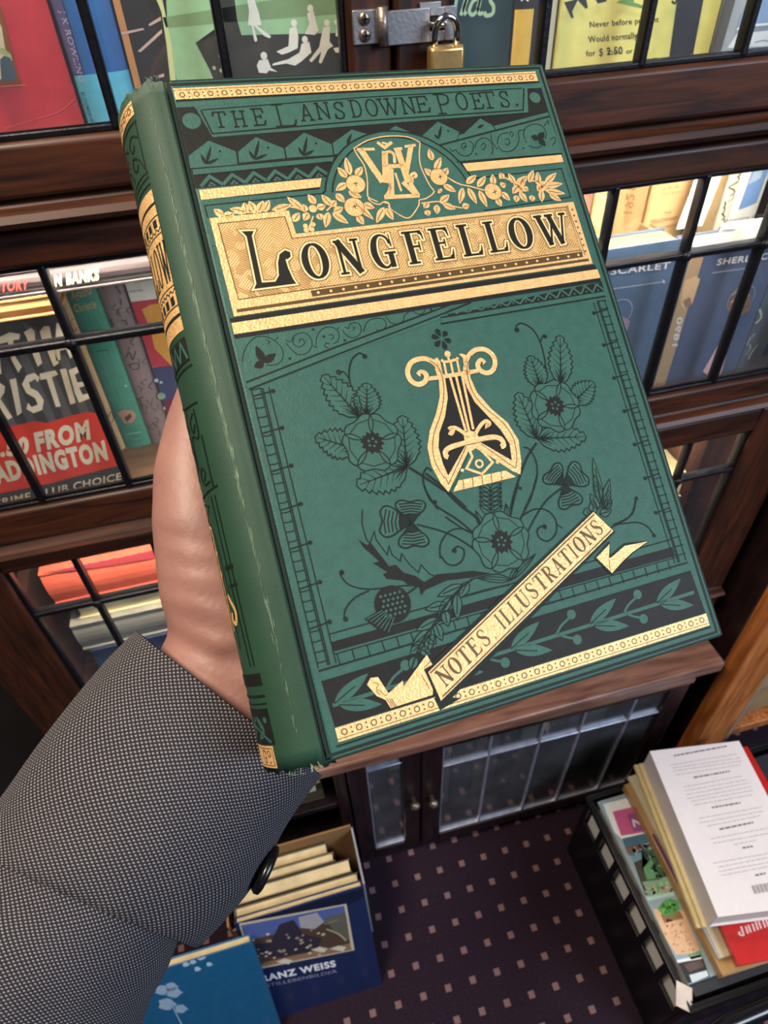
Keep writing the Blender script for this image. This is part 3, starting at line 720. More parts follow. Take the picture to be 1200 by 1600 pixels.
8a806c|5|D|1.8363241388956835|17.4,234.3
c2baa4|5|D|2.987368942196005|36.7,186.7
b0a58c|5|D|3.188468395016523|95.9,171.9
a0957c|5|D|1.6429195058531907|22.1,205.6
8a806c|5|D|2.5445742465536543|60.1,171.7
c2baa4|5|D|2.3870828897493763|43.1,217.5
b0a58c|5|D|3.096766088898339|111.5,143.6
a0957c|5|D|2.1684803628142815|123.2,154.8
8a806c|5|D|3.0186800369438416|54.6,182.2
c2baa4|5|D|1.8862642571903199|87.3,187.2
b0a58c|5|D|3.558768689694248|125.3,192.6
a0957c|5|D|2.352232267618425|14,178.7
8a806c|5|D|2.4900015848701016|108.9,213
c2baa4|5|D|2.92605349799726|32.3,192.2
b0a58c|5|D|3.5565232280877064|58.1,182.1
a0957c|5|D|2.951922099930013|15.4,207.4
8a806c|5|D|3.3499075892945678|84.3,204
c2baa4|5|D|2.541457231203828|30,182.5
b0a58c|5|D|1.7563646021930728|17.9,188.3
a0957c|5|D|3.353319002100447|100.6,174.5
8a806c|5|D|1.870384306293035|103.8,187.4
c2baa4|5|D|2.9068064960318516|42.9,236.1
b0a58c|5|D|2.089953055165124|19.4,232.3
a0957c|5|D|2.4889351289327917|51.5,185.9
8a806c|5|D|2.276354802206624|70.4,220.4
c2baa4|5|D|1.6353052293461996|26.7,191.1
b0a58c|5|D|2.6092860342432997|77.3,175.9
a0957c|5|D|2.0756512440144395|13.6,229.4
8a806c|5|D|3.545430973307108|39.9,219.4
c2baa4|5|D|3.0270057900251697|96.9,155
b0a58c|5|D|2.568910299093644|41.1,171.6
a0957c|5|D|2.1186101898123177|24.2,192.7
8a806c|5|D|2.180400631849294|102.5,163.8
c2baa4|5|D|2.9360309290275186|57.7,181.7
b0a58c|5|D|2.248785995616823|71.8,211.7
a0957c|5|D|3.035720302720768|89.7,188.5
8a806c|5|D|1.7981963143090895|89.5,195.7
c2baa4|5|D|2.729929611413214|89.1,195.8
c9c4b0|5|P|0|41.6,159.4 55.6,161.9 67.2,150.9 59.9,142.6
c9c4b0|5|P|0|129.9,148.9 144.3,151.4 156.7,140.1 149.5,131.7
c9c4b0|5|P|0|100.3,161.4 114.4,163.9 126.5,152.7 119.3,144.4
dfe2ea|2|W|FRANZ WEISS~0.04|-4.7,119.9 133.1,96.7 -3.8,138.2
8a8fa8|2|W|STILLEBENBILDER~0.0|14.7,99.6 131.7,78.3 15.6,108.3
@teal_lean
9fb9cf|1|P|0|179.8,275.8 177,274.1 174.3,273.3 172.2,273.9 169.7,276.7 170.5,279 171.2,282 171.6,284.6 174.7,284.3 176.6,282.9 178.3,279.8
9fb9cf|1|P|0|194.7,279.9 191.1,277.7 187.7,276.7 185,277.5 181.7,281 182.7,284.1 183.6,287.9 184.1,291.2 188.1,290.9 190.5,289 192.8,285
9fb9cf|1|P|0|199.9,258.9 197.2,257.3 194.7,256.5 192.8,257.1 190.4,259.8 191.1,262 191.8,264.8 192.1,267.2 195,267 196.8,265.6 198.4,262.7
9fb9cf|1|P|0|182.1,256.1 179.3,254.4 176.6,253.6 174.5,254.3 172,257.1 172.8,259.5 173.5,262.5 173.9,265.2 177,264.9 178.9,263.4 180.6,260.2
9fb9cf|1|P|0|169.7,275.1 166.7,273.3 163.8,272.5 161.6,273.1 158.9,276.1 159.8,278.6 160.6,281.8 161,284.6 164.3,284.3 166.3,282.7 168.1,279.4
9fb9cf|1|P|0|222.9,300.9 219,298.5 215.2,297.4 212.2,298.3 208.5,302.1 209.6,305.5 210.6,309.6 211,313.2 215.5,312.9 218.2,310.8 220.7,306.5
9fb9cf|1|P|0|181.3,293 178.1,291.1 175.1,290.2 172.8,290.9 169.9,294 170.8,296.6 171.6,300 172,302.9 175.6,302.6 177.7,301 179.6,297.5
9fb9cf|1|P|0|227.9,304.2 225.1,302.5 222.5,301.8 220.4,302.4 217.8,305.1 218.6,307.4 219.2,310.3 219.5,312.9 222.7,312.6 224.6,311.2 226.4,308.2
8aa4bc|1|P|0|129.7,228.8 124.4,226.4 121.4,223.6 119,222.2 114.5,224.2 111.8,227.5 107.4,233.7 109.9,237.3 111.2,242.1 110.9,247.2 116.9,247.5 120.4,247.2 124.6,244.3 125.9,240.9 126.8,236
8aa4bc|1|P|0|144.5,214.1 138.8,211.5 135.6,208.4 133,206.9 128.1,209.1 125.1,212.7 120.4,219.4 123.1,223.3 124.5,228.4 124.1,234 130.6,234.3 134.4,234 138.9,230.9 140.3,227.2 141.3,221.8
8aa4bc|1|P|0|129.7,190.1 123.2,187.1 119.6,183.7 116.6,181.9 111.1,184.4 107.8,188.5 102.5,196.2 105.6,200.7 107.1,206.6 106.8,213 114.1,213.3 118.4,213 123.5,209.3 125,205.1 126.1,198.9
8aa4bc|1|P|0|141.8,169.8 137,167.6 134.4,165.1 132.2,163.8 128.2,165.7 125.7,168.7 121.8,174.4 124,177.7 125.2,182 124.9,186.8 130.2,187 133.4,186.7 137.1,184 138.3,180.9 139.1,176.3
8aa4bc|1|P|0|142.2,231.3 137.7,229.3 135.3,227 133.2,225.8 129.5,227.5 127.1,230.2 123.5,235.4 125.6,238.4 126.6,242.4 126.3,246.7 131.4,246.9 134.3,246.7 137.8,244.3 138.9,241.4 139.7,237.3
8aa4bc|1|C|2~0|122,194.6 122.5,161 123.1,126.4
@white_paperback
6a6570|1|S|2.3~0|35.9,231.4 39.9,231.7
6a6570|1|S|2.3~0|41.4,231.7 45.5,232
6a6570|1|S|2.3~0|47.1,232.1 53.3,232.5
6a6570|1|S|2.3~0|54.9,232.6 62.9,233.1
6a6570|1|S|2.3~0|64.5,233.2 68.4,233.5
6a6570|1|S|2.3~0|70,233.6 78.9,234.1
6a6570|1|S|2.3~0|80.4,234.2 89.9,234.8
6a6570|1|S|2.3~0|91.4,234.9 99.6,235.4
6a6570|1|S|2.3~0|101.2,235.5 109.9,236.1
6a6570|1|S|2.3~0|111.5,236.2 116.4,236.5
6a6570|1|S|2.3~0|117.9,236.6 121.8,236.8
6a6570|1|S|2.3~0|123.3,236.9 127.8,237.2
8f8a94|1|S|0.75~0|24.3,216.8 28.2,217
8f8a94|1|S|0.75~0|29.7,217.1 35.8,217.4
8f8a94|1|S|0.75~0|37.3,217.4 45.9,217.9
8f8a94|1|S|0.75~0|47.5,217.9 52.6,218.2
8f8a94|1|S|0.75~0|54.1,218.3 63.4,218.7
8f8a94|1|S|0.75~0|65,218.8 71.3,219.1
8f8a94|1|S|0.75~0|72.9,219.2 77.1,219.4
8f8a94|1|S|0.75~0|78.6,219.5 86.4,219.9
8f8a94|1|S|0.75~0|88,219.9 94.3,220.3
8f8a94|1|S|0.75~0|95.8,220.3 101.3,220.6
8f8a94|1|S|0.75~0|102.8,220.7 109.7,221
8f8a94|1|S|0.75~0|111.3,221.1 121.7,221.6
8f8a94|1|S|0.75~0|123.2,221.7 131.9,222.1
8f8a94|1|S|0.75~0|133.5,222.2 138.7,222.5
8f8a94|1|S|0.75~0|25.2,211.5 35,211.8
8f8a94|1|S|0.75~0|36.5,211.9 40.8,212
8f8a94|1|S|0.75~0|42.3,212.1 48.3,212.3
8f8a94|1|S|0.75~0|49.8,212.4 55.6,212.6
8f8a94|1|S|0.75~0|57.1,212.6 67.3,213
8f8a94|1|S|0.75~0|68.8,213.1 71.9,213.2
8f8a94|1|S|0.75~0|73.4,213.2 81.2,213.5
8f8a94|1|S|0.75~0|82.7,213.5 89.5,213.8
8f8a94|1|S|0.75~0|91,213.8 95.1,214
8f8a94|1|S|0.75~0|96.7,214 104.4,214.3
8f8a94|1|S|0.75~0|105.9,214.4 114.9,214.7
8f8a94|1|S|0.75~0|116.5,214.8 125.2,215.1
8f8a94|1|S|0.75~0|126.7,215.1 130.3,215.3
8f8a94|1|S|0.75~0|131.8,215.3 140.7,215.6
8f8a94|1|S|0.75~0|24.2,206.7 29.7,206.8
8f8a94|1|S|0.75~0|31.2,206.9 40.4,207.2
8f8a94|1|S|0.75~0|41.9,207.2 49,207.5
8f8a94|1|S|0.75~0|50.5,207.5 54.1,207.6
8f8a94|1|S|0.75~0|55.6,207.7 64,207.9
8f8a94|1|S|0.75~0|65.5,208 72.6,208.2
8f8a94|1|S|0.75~0|74.1,208.3 80.4,208.5
8f8a94|1|S|0.75~0|82,208.5 89.6,208.8
8f8a94|1|S|0.75~0|91.1,208.8 97.4,209
8f8a94|1|S|0.75~0|98.9,209.1 102.2,209.2
8f8a94|1|S|0.75~0|103.7,209.2 113.4,209.5
8f8a94|1|S|0.75~0|114.9,209.6 120.1,209.7
8f8a94|1|S|0.75~0|121.6,209.8 126.7,210
8f8a94|1|S|0.75~0|128.2,210 131.6,210.1
8f8a94|1|S|0.75~0|133.1,210.2 139.5,210.4
8f8a94|1|S|0.75~0|24.7,200.2 34.2,200.6
8f8a94|1|S|0.75~0|35.7,200.6 42.1,200.9
8f8a94|1|S|0.75~0|43.6,200.9 52.5,201.3
8f8a94|1|S|0.75~0|54,201.3 59.3,201.5
8f8a94|1|S|0.75~0|60.8,201.6 66.6,201.8
8f8a94|1|S|0.75~0|68.1,201.8 73.3,202
8f8a94|1|S|0.75~0|74.8,202.1 79.9,202.3
8f8a94|1|S|0.75~0|81.4,202.3 88.5,202.6
8f8a94|1|S|0.75~0|90,202.7 95.4,202.9
8f8a94|1|S|0.75~0|96.9,202.9 100.4,203
8f8a94|1|S|0.75~0|101.9,203.1 110,203.4
8f8a94|1|S|0.75~0|111.5,203.5 116.8,203.6
8f8a94|1|S|0.75~0|118.3,203.7 124.2,203.9
8f8a94|1|S|0.75~0|125.7,204 130.1,204.1
8f8a94|1|S|0.75~0|131.6,204.2 135,204.3
6a6570|1|S|2.3~0|52.1,192.8 59.8,193.2
6a6570|1|S|2.3~0|61.3,193.3 67.4,193.7
6a6570|1|S|2.3~0|68.9,193.7 78.7,194.3
6a6570|1|S|2.3~0|80.2,194.4 83.4,194.6
6a6570|1|S|2.3~0|84.9,194.6 93.9,195.1
6a6570|1|S|2.3~0|95.4,195.2 98.6,195.4
6a6570|1|S|2.3~0|100.1,195.5 104.4,195.7
6a6570|1|S|2.3~0|105.9,195.8 109,196
6a6570|1|S|2.3~0|110.5,196.1 113.2,196.2
8f8a94|1|S|0.75~0|29.5,179.8 35,180.2
8f8a94|1|S|0.75~0|36.5,180.3 41.8,180.6
8f8a94|1|S|0.75~0|43.3,180.7 53.3,181.4
8f8a94|1|S|0.75~0|54.8,181.5 61.9,182
8f8a94|1|S|0.75~0|63.4,182.1 73.1,182.8
8f8a94|1|S|0.75~0|74.6,182.9 84.1,183.5
8f8a94|1|S|0.75~0|85.6,183.6 91,184
8f8a94|1|S|0.75~0|92.5,184.1 100.3,184.6
8f8a94|1|S|0.75~0|101.8,184.8 106.2,185.1
8f8a94|1|S|0.75~0|107.7,185.2 113.4,185.5
8f8a94|1|S|0.75~0|114.9,185.6 123,186.2
8f8a94|1|S|0.75~0|124.5,186.3 128.6,186.6
8f8a94|1|S|0.75~0|28.9,173.7 32.5,173.9
8f8a94|1|S|0.75~0|33.9,174 37.5,174.2
8f8a94|1|S|0.75~0|38.9,174.3 47.4,174.8
8f8a94|1|S|0.75~0|48.9,174.9 56.9,175.4
8f8a94|1|S|0.75~0|58.4,175.5 66,175.9
8f8a94|1|S|0.75~0|67.5,176 72,176.3
8f8a94|1|S|0.75~0|73.5,176.4 82.2,176.9
8f8a94|1|S|0.75~0|83.6,177 90.8,177.4
8f8a94|1|S|0.75~0|92.3,177.5 96.3,177.7
8f8a94|1|S|0.75~0|97.8,177.8 102,178
8f8a94|1|S|0.75~0|103.5,178.1 111,178.6
8f8a94|1|S|0.75~0|112.5,178.7 122.6,179.3
8f8a94|1|S|0.75~0|124.1,179.4 131.3,179.8
8f8a94|1|S|0.75~0|132.8,179.9 134.7,180
8f8a94|1|S|0.75~0|28.3,167.7 36.4,168.2
8f8a94|1|S|0.75~0|37.9,168.3 42.3,168.6
8f8a94|1|S|0.75~0|43.7,168.7 51.3,169.1
8f8a94|1|S|0.75~0|52.7,169.2 58.7,169.6
8f8a94|1|S|0.75~0|60.1,169.7 63.3,169.9
8f8a94|1|S|0.75~0|64.8,170 71.5,170.4
8f8a94|1|S|0.75~0|73,170.5 79.6,171
8f8a94|1|S|0.75~0|81,171.1 90.6,171.7
8f8a94|1|S|0.75~0|92.1,171.8 100.2,172.3
8f8a94|1|S|0.75~0|101.7,172.4 106.9,172.7
8f8a94|1|S|0.75~0|108.3,172.8 116,173.3
8f8a94|1|S|0.75~0|117.5,173.4 122.3,173.7
8f8a94|1|S|0.75~0|123.8,173.8 131.5,174.3
8f8a94|1|S|0.75~0|133,174.4 136.2,174.6
8f8a94|1|S|0.75~0|27.8,161.7 35,162.1
8f8a94|1|S|0.75~0|36.5,162.2 40.6,162.5
8f8a94|1|S|0.75~0|42.1,162.6 50.1,163.1
8f8a94|1|S|0.75~0|51.5,163.2 58.3,163.6
8f8a94|1|S|0.75~0|59.8,163.7 68,164.2
8f8a94|1|S|0.75~0|69.5,164.3 72.8,164.5
8f8a94|1|S|0.75~0|74.2,164.6 82.4,165.1
8f8a94|1|S|0.75~0|83.9,165.2 93.7,165.8
8f8a94|1|S|0.75~0|95.2,165.9 102.3,166.3
8f8a94|1|S|0.75~0|103.8,166.4 107.8,166.7
8f8a94|1|S|0.75~0|109.3,166.7 118.9,167.3
8f8a94|1|S|0.75~0|120.4,167.4 127.4,167.9
8f8a94|1|S|0.75~0|128.9,168 133.9,168.3
8f8a94|1|S|0.75~0|135.4,168.4 136.1,168.4
8f8a94|1|S|0.75~0|31.8,156.8 40.8,157.3
8f8a94|1|S|0.75~0|42.2,157.4 45.9,157.6
8f8a94|1|S|0.75~0|47.4,157.7 54.3,158.1
8f8a94|1|S|0.75~0|55.7,158.1 63.2,158.6
8f8a94|1|S|0.75~0|64.6,158.6 74.1,159.2
8f8a94|1|S|0.75~0|75.6,159.2 78.8,159.4
8f8a94|1|S|0.75~0|80.3,159.5 86.8,159.9
8f8a94|1|S|0.75~0|88.3,160 96.5,160.4
8f8a94|1|S|0.75~0|98,160.5 105.6,160.9
8f8a94|1|S|0.75~0|107.1,161 116.2,161.5
8f8a94|1|S|0.75~0|117.7,161.6 125.4,162
8f8a94|1|S|0.75~0|126.8,162.1 134.1,162.5
8f8a94|1|S|0.75~0|34.3,150.9 41.5,151.3
8f8a94|1|S|0.75~0|42.9,151.4 47,151.6
8f8a94|1|S|0.75~0|48.5,151.7 57.4,152.1
8f8a94|1|S|0.75~0|58.9,152.2 65.4,152.6
8f8a94|1|S|0.75~0|66.9,152.6 69.9,152.8
8f8a94|1|S|0.75~0|71.4,152.9 80.1,153.3
8f8a94|1|S|0.75~0|81.6,153.4 89.4,153.8
8f8a94|1|S|0.75~0|90.9,153.9 98.5,154.3
8f8a94|1|S|0.75~0|99.9,154.4 103.2,154.5
8f8a94|1|S|0.75~0|104.7,154.6 112.7,155
8f8a94|1|S|0.75~0|114.1,155.1 119.5,155.4
8f8a94|1|S|0.75~0|120.9,155.5 129.7,155.9
6a6570|1|S|2.3~0|58.9,144.2 62.8,144.3
6a6570|1|S|2.3~0|64.3,144.4 69.5,144.6
6a6570|1|S|2.3~0|71,144.7 74.6,144.8
6a6570|1|S|2.3~0|76,144.9 79.1,145
6a6570|1|S|2.3~0|80.5,145.1 85.7,145.3
6a6570|1|S|2.3~0|87.1,145.4 95,145.7
6a6570|1|S|2.3~0|96.4,145.8 102.3,146.1
6a6570|1|S|2.3~0|103.7,146.1 106.1,146.2
8f8a94|1|S|0.75~0|32.2,130.7 41.6,131.2
8f8a94|1|S|0.75~0|43,131.3 51,131.7
8f8a94|1|S|0.75~0|52.4,131.8 62.1,132.3
8f8a94|1|S|0.75~0|63.5,132.4 68.5,132.7
8f8a94|1|S|0.75~0|69.9,132.8 74.2,133
8f8a94|1|S|0.75~0|75.6,133.1 85.3,133.6
8f8a94|1|S|0.75~0|86.7,133.7 90.2,133.9
8f8a94|1|S|0.75~0|91.6,134 100,134.4
8f8a94|1|S|0.75~0|101.5,134.5 111,135
8f8a94|1|S|0.75~0|112.5,135.1 120.4,135.6
8f8a94|1|S|0.75~0|121.9,135.6 128.8,136
8f8a94|1|S|0.75~0|130.3,136.1 134.9,136.4
8f8a94|1|S|0.75~0|30.3,124.2 35.2,124.5
8f8a94|1|S|0.75~0|36.6,124.5 39.9,124.7
8f8a94|1|S|0.75~0|41.3,124.8 46.8,125.1
8f8a94|1|S|0.75~0|48.3,125.2 54.6,125.6
8f8a94|1|S|0.75~0|56,125.7 60.6,126
8f8a94|1|S|0.75~0|62.1,126 71.7,126.6
8f8a94|1|S|0.75~0|73.1,126.7 83,127.3
8f8a94|1|S|0.75~0|84.4,127.4 89.3,127.6
8f8a94|1|S|0.75~0|90.8,127.7 97.8,128.1
8f8a94|1|S|0.75~0|99.3,128.2 108.4,128.8
8f8a94|1|S|0.75~0|109.8,128.8 116.8,129.3
8f8a94|1|S|0.75~0|118.2,129.3 123.6,129.7
8f8a94|1|S|0.75~0|125.1,129.7 133.9,130.3
8f8a94|1|S|0.75~0|135.4,130.4 135.8,130.4
8f8a94|1|S|0.75~0|39.7,118.3 46.8,118.8
8f8a94|1|S|0.75~0|48.2,118.9 56.3,119.5
8f8a94|1|S|0.75~0|57.8,119.6 62.6,119.9
8f8a94|1|S|0.75~0|64.1,120 71.7,120.5
8f8a94|1|S|0.75~0|73.1,120.6 77.9,121
8f8a94|1|S|0.75~0|79.3,121.1 86.7,121.6
8f8a94|1|S|0.75~0|88.1,121.7 92.8,122
8f8a94|1|S|0.75~0|94.3,122.1 102.7,122.6
8f8a94|1|S|0.75~0|104.1,122.7 109.5,123.1
8f8a94|1|S|0.75~0|110.9,123.2 120.5,123.9
8f8a94|1|S|0.75~0|122,124 126.1,124.2
6a6570|1|S|2.3~0|55.6,111.8 63.4,112.4
6a6570|1|S|2.3~0|64.8,112.5 73.6,113.1
6a6570|1|S|2.3~0|75.1,113.2 84,113.9
6a6570|1|S|2.3~0|85.4,114 91.9,114.5
6a6570|1|S|2.3~0|93.3,114.6 100,115.1
6a6570|1|S|2.3~0|101.4,115.2 106.4,115.5
6a6570|1|S|2.3~0|107.8,115.7 111,115.9
8f8a94|1|S|0.75~0|36.1,100.1 44.1,100.5
8f8a94|1|S|0.75~0|45.5,100.6 51.8,101
8f8a94|1|S|0.75~0|53.2,101 59.5,101.4
8f8a94|1|S|0.75~0|60.9,101.5 70,102
8f8a94|1|S|0.75~0|71.4,102.1 78.1,102.5
8f8a94|1|S|0.75~0|79.5,102.5 83,102.7
8f8a94|1|S|0.75~0|84.4,102.8 87.9,103
8f8a94|1|S|0.75~0|89.4,103.1 97.5,103.6
8f8a94|1|S|0.75~0|98.9,103.7 105.3,104
8f8a94|1|S|0.75~0|106.8,104.1 113.4,104.5
8f8a94|1|S|0.75~0|114.8,104.6 120.7,104.9
8f8a94|1|S|0.75~0|122.1,105 125.1,105.2
8f8a94|1|S|0.75~0|126.5,105.2 128.6,105.4
8f8a94|1|S|0.75~0|37,93.5 42.4,93.8
8f8a94|1|S|0.75~0|43.8,93.9 49.7,94.2
8f8a94|1|S|0.75~0|51.1,94.3 56.9,94.6
8f8a94|1|S|0.75~0|58.3,94.6 62,94.8
8f8a94|1|S|0.75~0|63.4,94.9 72.7,95.4
8f8a94|1|S|0.75~0|74.1,95.4 83.5,95.9
8f8a94|1|S|0.75~0|84.9,96 87.8,96.1
8f8a94|1|S|0.75~0|89.2,96.2 92.3,96.4
8f8a94|1|S|0.75~0|93.8,96.5 99.2,96.7
8f8a94|1|S|0.75~0|100.6,96.8 110.2,97.3
8f8a94|1|S|0.75~0|111.6,97.4 117.7,97.7
8f8a94|1|S|0.75~0|119.1,97.8 128.3,98.2
8f8a94|1|S|0.75~0|129.7,98.3 134.9,98.6
8f8a94|1|S|0.75~0|136.3,98.7 142.5,99
8f8a94|1|S|0.75~0|66.1,88.4 74.5,89
8f8a94|1|S|0.75~0|75.9,89.1 83.2,89.6
8f8a94|1|S|0.75~0|84.6,89.7 89.5,90.1
8f8a94|1|S|0.75~0|91,90.2 96.9,90.6
8f8a94|1|S|0.75~0|98.3,90.7 100.9,90.9
6a6570|1|S|2.3~0|77,82.6 82.4,82.8
6a6570|1|S|2.3~0|83.8,82.9 87.9,83
6a6570|1|S|2.3~0|89.3,83.1 93,83.2
8f8a94|1|S|0.75~0|24.5,67.2 32.2,67.5
8f8a94|1|S|0.75~0|33.5,67.6 37.7,67.8
8f8a94|1|S|0.75~0|39,67.9 43,68
8f8a94|1|S|0.75~0|44.4,68.1 49,68.3
8f8a94|1|S|0.75~0|50.4,68.4 59.7,68.8
8f8a94|1|S|0.75~0|61.1,68.9 70.4,69.3
8f8a94|1|S|0.75~0|71.8,69.4 77.8,69.7
8f8a94|1|S|0.75~0|79.1,69.7 83.3,69.9
8f8a94|1|S|0.75~0|84.7,70 90.4,70.2
8f8a94|1|S|0.75~0|91.8,70.3 100.5,70.7
8f8a94|1|S|0.75~0|101.9,70.8 108.5,71.1
8f8a94|1|S|0.75~0|109.9,71.2 118.7,71.6
8f8a94|1|S|0.75~0|120.1,71.6 128.8,72
8f8a94|1|S|0.75~0|130.2,72.1 130.3,72.1
8f8a94|1|S|0.75~0|29.5,61.4 38.1,61.8
8f8a94|1|S|0.75~0|39.5,61.9 45.6,62.3
8f8a94|1|S|0.75~0|46.9,62.3 50.8,62.5
8f8a94|1|S|0.75~0|52.2,62.6 60.1,63.1
8f8a94|1|S|0.75~0|61.4,63.1 70.8,63.6
8f8a94|1|S|0.75~0|72.2,63.7 79.3,64.1
8f8a94|1|S|0.75~0|80.7,64.2 85.1,64.4
8f8a94|1|S|0.75~0|86.5,64.5 95.4,65
8f8a94|1|S|0.75~0|96.8,65.1 105.8,65.6
8f8a94|1|S|0.75~0|107.1,65.6 116.1,66.1
8f8a94|1|S|0.75~0|117.5,66.2 124.7,66.6
8f8a94|1|S|0.75~0|126.1,66.7 129.4,66.9
8f8a94|1|S|0.75~0|27.7,55.5 31.9,55.7
8f8a94|1|S|0.75~0|33.3,55.8 39.8,56.2
8f8a94|1|S|0.75~0|41.1,56.2 50.4,56.7
8f8a94|1|S|0.75~0|51.8,56.8 61.1,57.3
8f8a94|1|S|0.75~0|62.4,57.4 70.5,57.8
8f8a94|1|S|0.75~0|71.8,57.9 78.5,58.2
8f8a94|1|S|0.75~0|79.8,58.3 86.7,58.6
8f8a94|1|S|0.75~0|88.1,58.7 93.4,59
8f8a94|1|S|0.75~0|94.8,59.1 99,59.3
8f8a94|1|S|0.75~0|100.4,59.4 109.1,59.8
8f8a94|1|S|0.75~0|110.5,59.9 117.2,60.2
8f8a94|1|S|0.75~0|118.5,60.3 123.7,60.6
8f8a94|1|S|0.75~0|125.1,60.7 128,60.8
8f8a94|1|S|0.75~0|29,50.2 32.8,50.4
8f8a94|1|S|0.75~0|34.1,50.5 38.1,50.7
8f8a94|1|S|0.75~0|39.4,50.8 46.5,51.2
8f8a94|1|S|0.75~0|47.9,51.3 52.5,51.5
8f8a94|1|S|0.75~0|53.8,51.6 58.6,51.9
8f8a94|1|S|0.75~0|60,51.9 68.3,52.4
8f8a94|1|S|0.75~0|69.6,52.5 73,52.7
8f8a94|1|S|0.75~0|74.3,52.7 83.3,53.2
8f8a94|1|S|0.75~0|84.7,53.3 90.2,53.6
8f8a94|1|S|0.75~0|91.6,53.7 99.8,54.1
8f8a94|1|S|0.75~0|101.2,54.2 109.4,54.7
8f8a94|1|S|0.75~0|110.7,54.7 118,55.2
8f8a94|1|S|0.75~0|119.4,55.2 122.5,55.4
8f8a94|1|S|0.75~0|123.9,55.5 127.1,55.7
6a6570|1|S|2.3~0|77,44.9 82.6,45.3
6a6570|1|S|2.3~0|84,45.4 88.8,45.8
6a6570|1|S|2.3~0|90.2,45.9 93,46.1
77727a|1|S|0.8~0|64.9,32.7 64.1,22
77727a|1|S|1.4~0|66.9,32.7 66,22
77727a|1|S|0.6~0|68.8,32.8 67.9,22.1
77727a|1|S|0.8~0|70.7,32.9 69.8,22.2
77727a|1|S|1.4~0|72.7,33 71.8,22.3
77727a|1|S|0.6~0|74.6,33.1 73.7,22.4
77727a|1|S|0.8~0|76.6,33.2 75.6,22.5
77727a|1|S|1.4~0|78.5,33.3 77.5,22.5
77727a|1|S|0.6~0|80.4,33.3 79.5,22.6
77727a|1|S|0.8~0|82.4,33.4 81.4,22.7
77727a|1|S|1.4~0|84.3,33.5 83.3,22.8
77727a|1|S|0.6~0|86.3,33.6 85.3,22.9
77727a|1|S|0.8~0|88.2,33.7 87.2,23
77727a|1|S|1.4~0|90.2,33.8 89.1,23
@red_jacket_book
b32b28|1|S|1.2~0|-4.9,51.2 .4,-3.5
e9d0d0|1|S|2.6~0|28.5,43.9 26.7,33.4
e9d0d0|1|S|2.6~0|35.1,43.4 33.7,33.9
e9d0d0|1|S|2.6~0|39.9,44.2 38.5,34.6
e9d0d0|1|S|2.6~0|46.4,44.8 44.9,35.2
e9d0d0|1|S|2.6~0|52.4,46.4 50.3,35.9
e9d0d0|1|S|2.6~0|57.2,46.2 55.7,36.6
e9d0d0|1|S|2.6~0|63.8,46.7 62.2,37.1
e9d0d0|1|S|2.6~0|68.9,47 67.3,37.4
e9d0d0|1|S|2.6~0|74.8,48.4 72.5,37.8
e9d0d0|1|C|2.2~0|27,32.9 22.4,33.6 20.7,35.9 23.4,37.5
@garden_magazine
e9eef0|1|P|0|6.5,265.9 100.2,262.1 70.2,200.2 8.8,204.5 2.7,218.9
c65a92|2|P|0|15.9,249.7 65.7,247.6 54.9,204.5 10.4,210.4
8c4a86|3|P|0|37,238.8 63.8,238 56.5,207.2 33.4,210.4
e0c9e0|4|W|N~0.03|37.4,217.4 54.5,215.9 40.8,229.5
3f6a86|2|P|0|9.6,205.9 61,202.8 59,187.5 7.3,192.4
7c5048|2|P|0|7.3,192.4 36.1,190.6 32.1,177.8 6.5,181.8
6a94b0|2|P|0|8,181.4 31.4,179.5 29.7,167.8 8.8,167.5
3c3a34|2|P|0|8.8,167.5 30.5,169.1 46.4,116.2 1.5,119.9
2b4a3a|2|P|0|33,185.3 63.6,189.3 51.3,135 24.8,136.4 16.2,153.5
5f9a70|3|P|0|19.1,155.7 38.7,165.3 39.8,150 35.1,136.5 16.1,138.9
7aa88a|3|P|0|7.3,138.4 46.8,133.3 46.4,116.2 7.3,118.4
b9917c|4|P|0|30.5,123.4 44.4,123.9 46.4,116.2 32.5,115.7
a9d0cc|3|P|0|1.5,117.1 47.7,112.9 46.1,107.7 1.6,111.5
d9b08c|2|P|0|3,100.1 47,85.3 39.9,29.5 3.2,37 -2.4,58.9
4f9a4c|4|P|0|10.1,98.1 22.3,104.5 36.7,106.1 45.9,99.4 42.8,89.2 26.3,84.1 12.9,89.2
8a6a48|3|P|0|10.1,89.9 41.3,86.9 41,76.1 9.4,78
6f9a7a|3|P|0|19.5,32.5 42.1,32.7 38.5,24.9 21.5,25.8
dfe6ea|3|P|0|-2.2,30.9 38.5,27.4 37.1,22.8 -2.8,27.4
2c2a30|2|P|0|-.1,26.7 39.1,23.5 35.2,-1.2 -.7,1.3
5c4a46|3|P|0|7.3,23.4 35,22.1 35.5,13.3 9.9,12.9
c9d6dc|3|P|0|7.9,9.8 35.4,8.4 33.9,1.5 6.6,.5
24402f|5|D|2.099454988341143|53.2,163.6
35603f|5|D|2.570065511209229|39.3,174.2
1c2f26|5|D|2.645272143384349|66.3,177.2
4c7a52|5|D|1.902109160589331|48.4,147.1
6a9a6e|5|D|3.043194272859592|40,168.5
24402f|5|D|1.8129322622567805|56.4,144
35603f|5|D|2.7100125023718116|44,168.3
1c2f26|5|D|2.9444788898212835|36,147.5
4c7a52|5|D|1.7775558012922512|50.3,173.7
6a9a6e|5|D|1.6418408135995122|47.4,147.7
24402f|5|D|2.8108985304219027|48.9,139.8
35603f|5|D|1.8038613625104825|56.7,137.4
1c2f26|5|D|2.0569426097836|34,140.4
4c7a52|5|D|2.252774346032032|32.4,153
6a9a6e|5|D|2.2555909433096417|33.3,139.7
24402f|5|D|1.3311877900517903|65.4,168.5
35603f|5|D|3.232368022080407|62.4,167.8
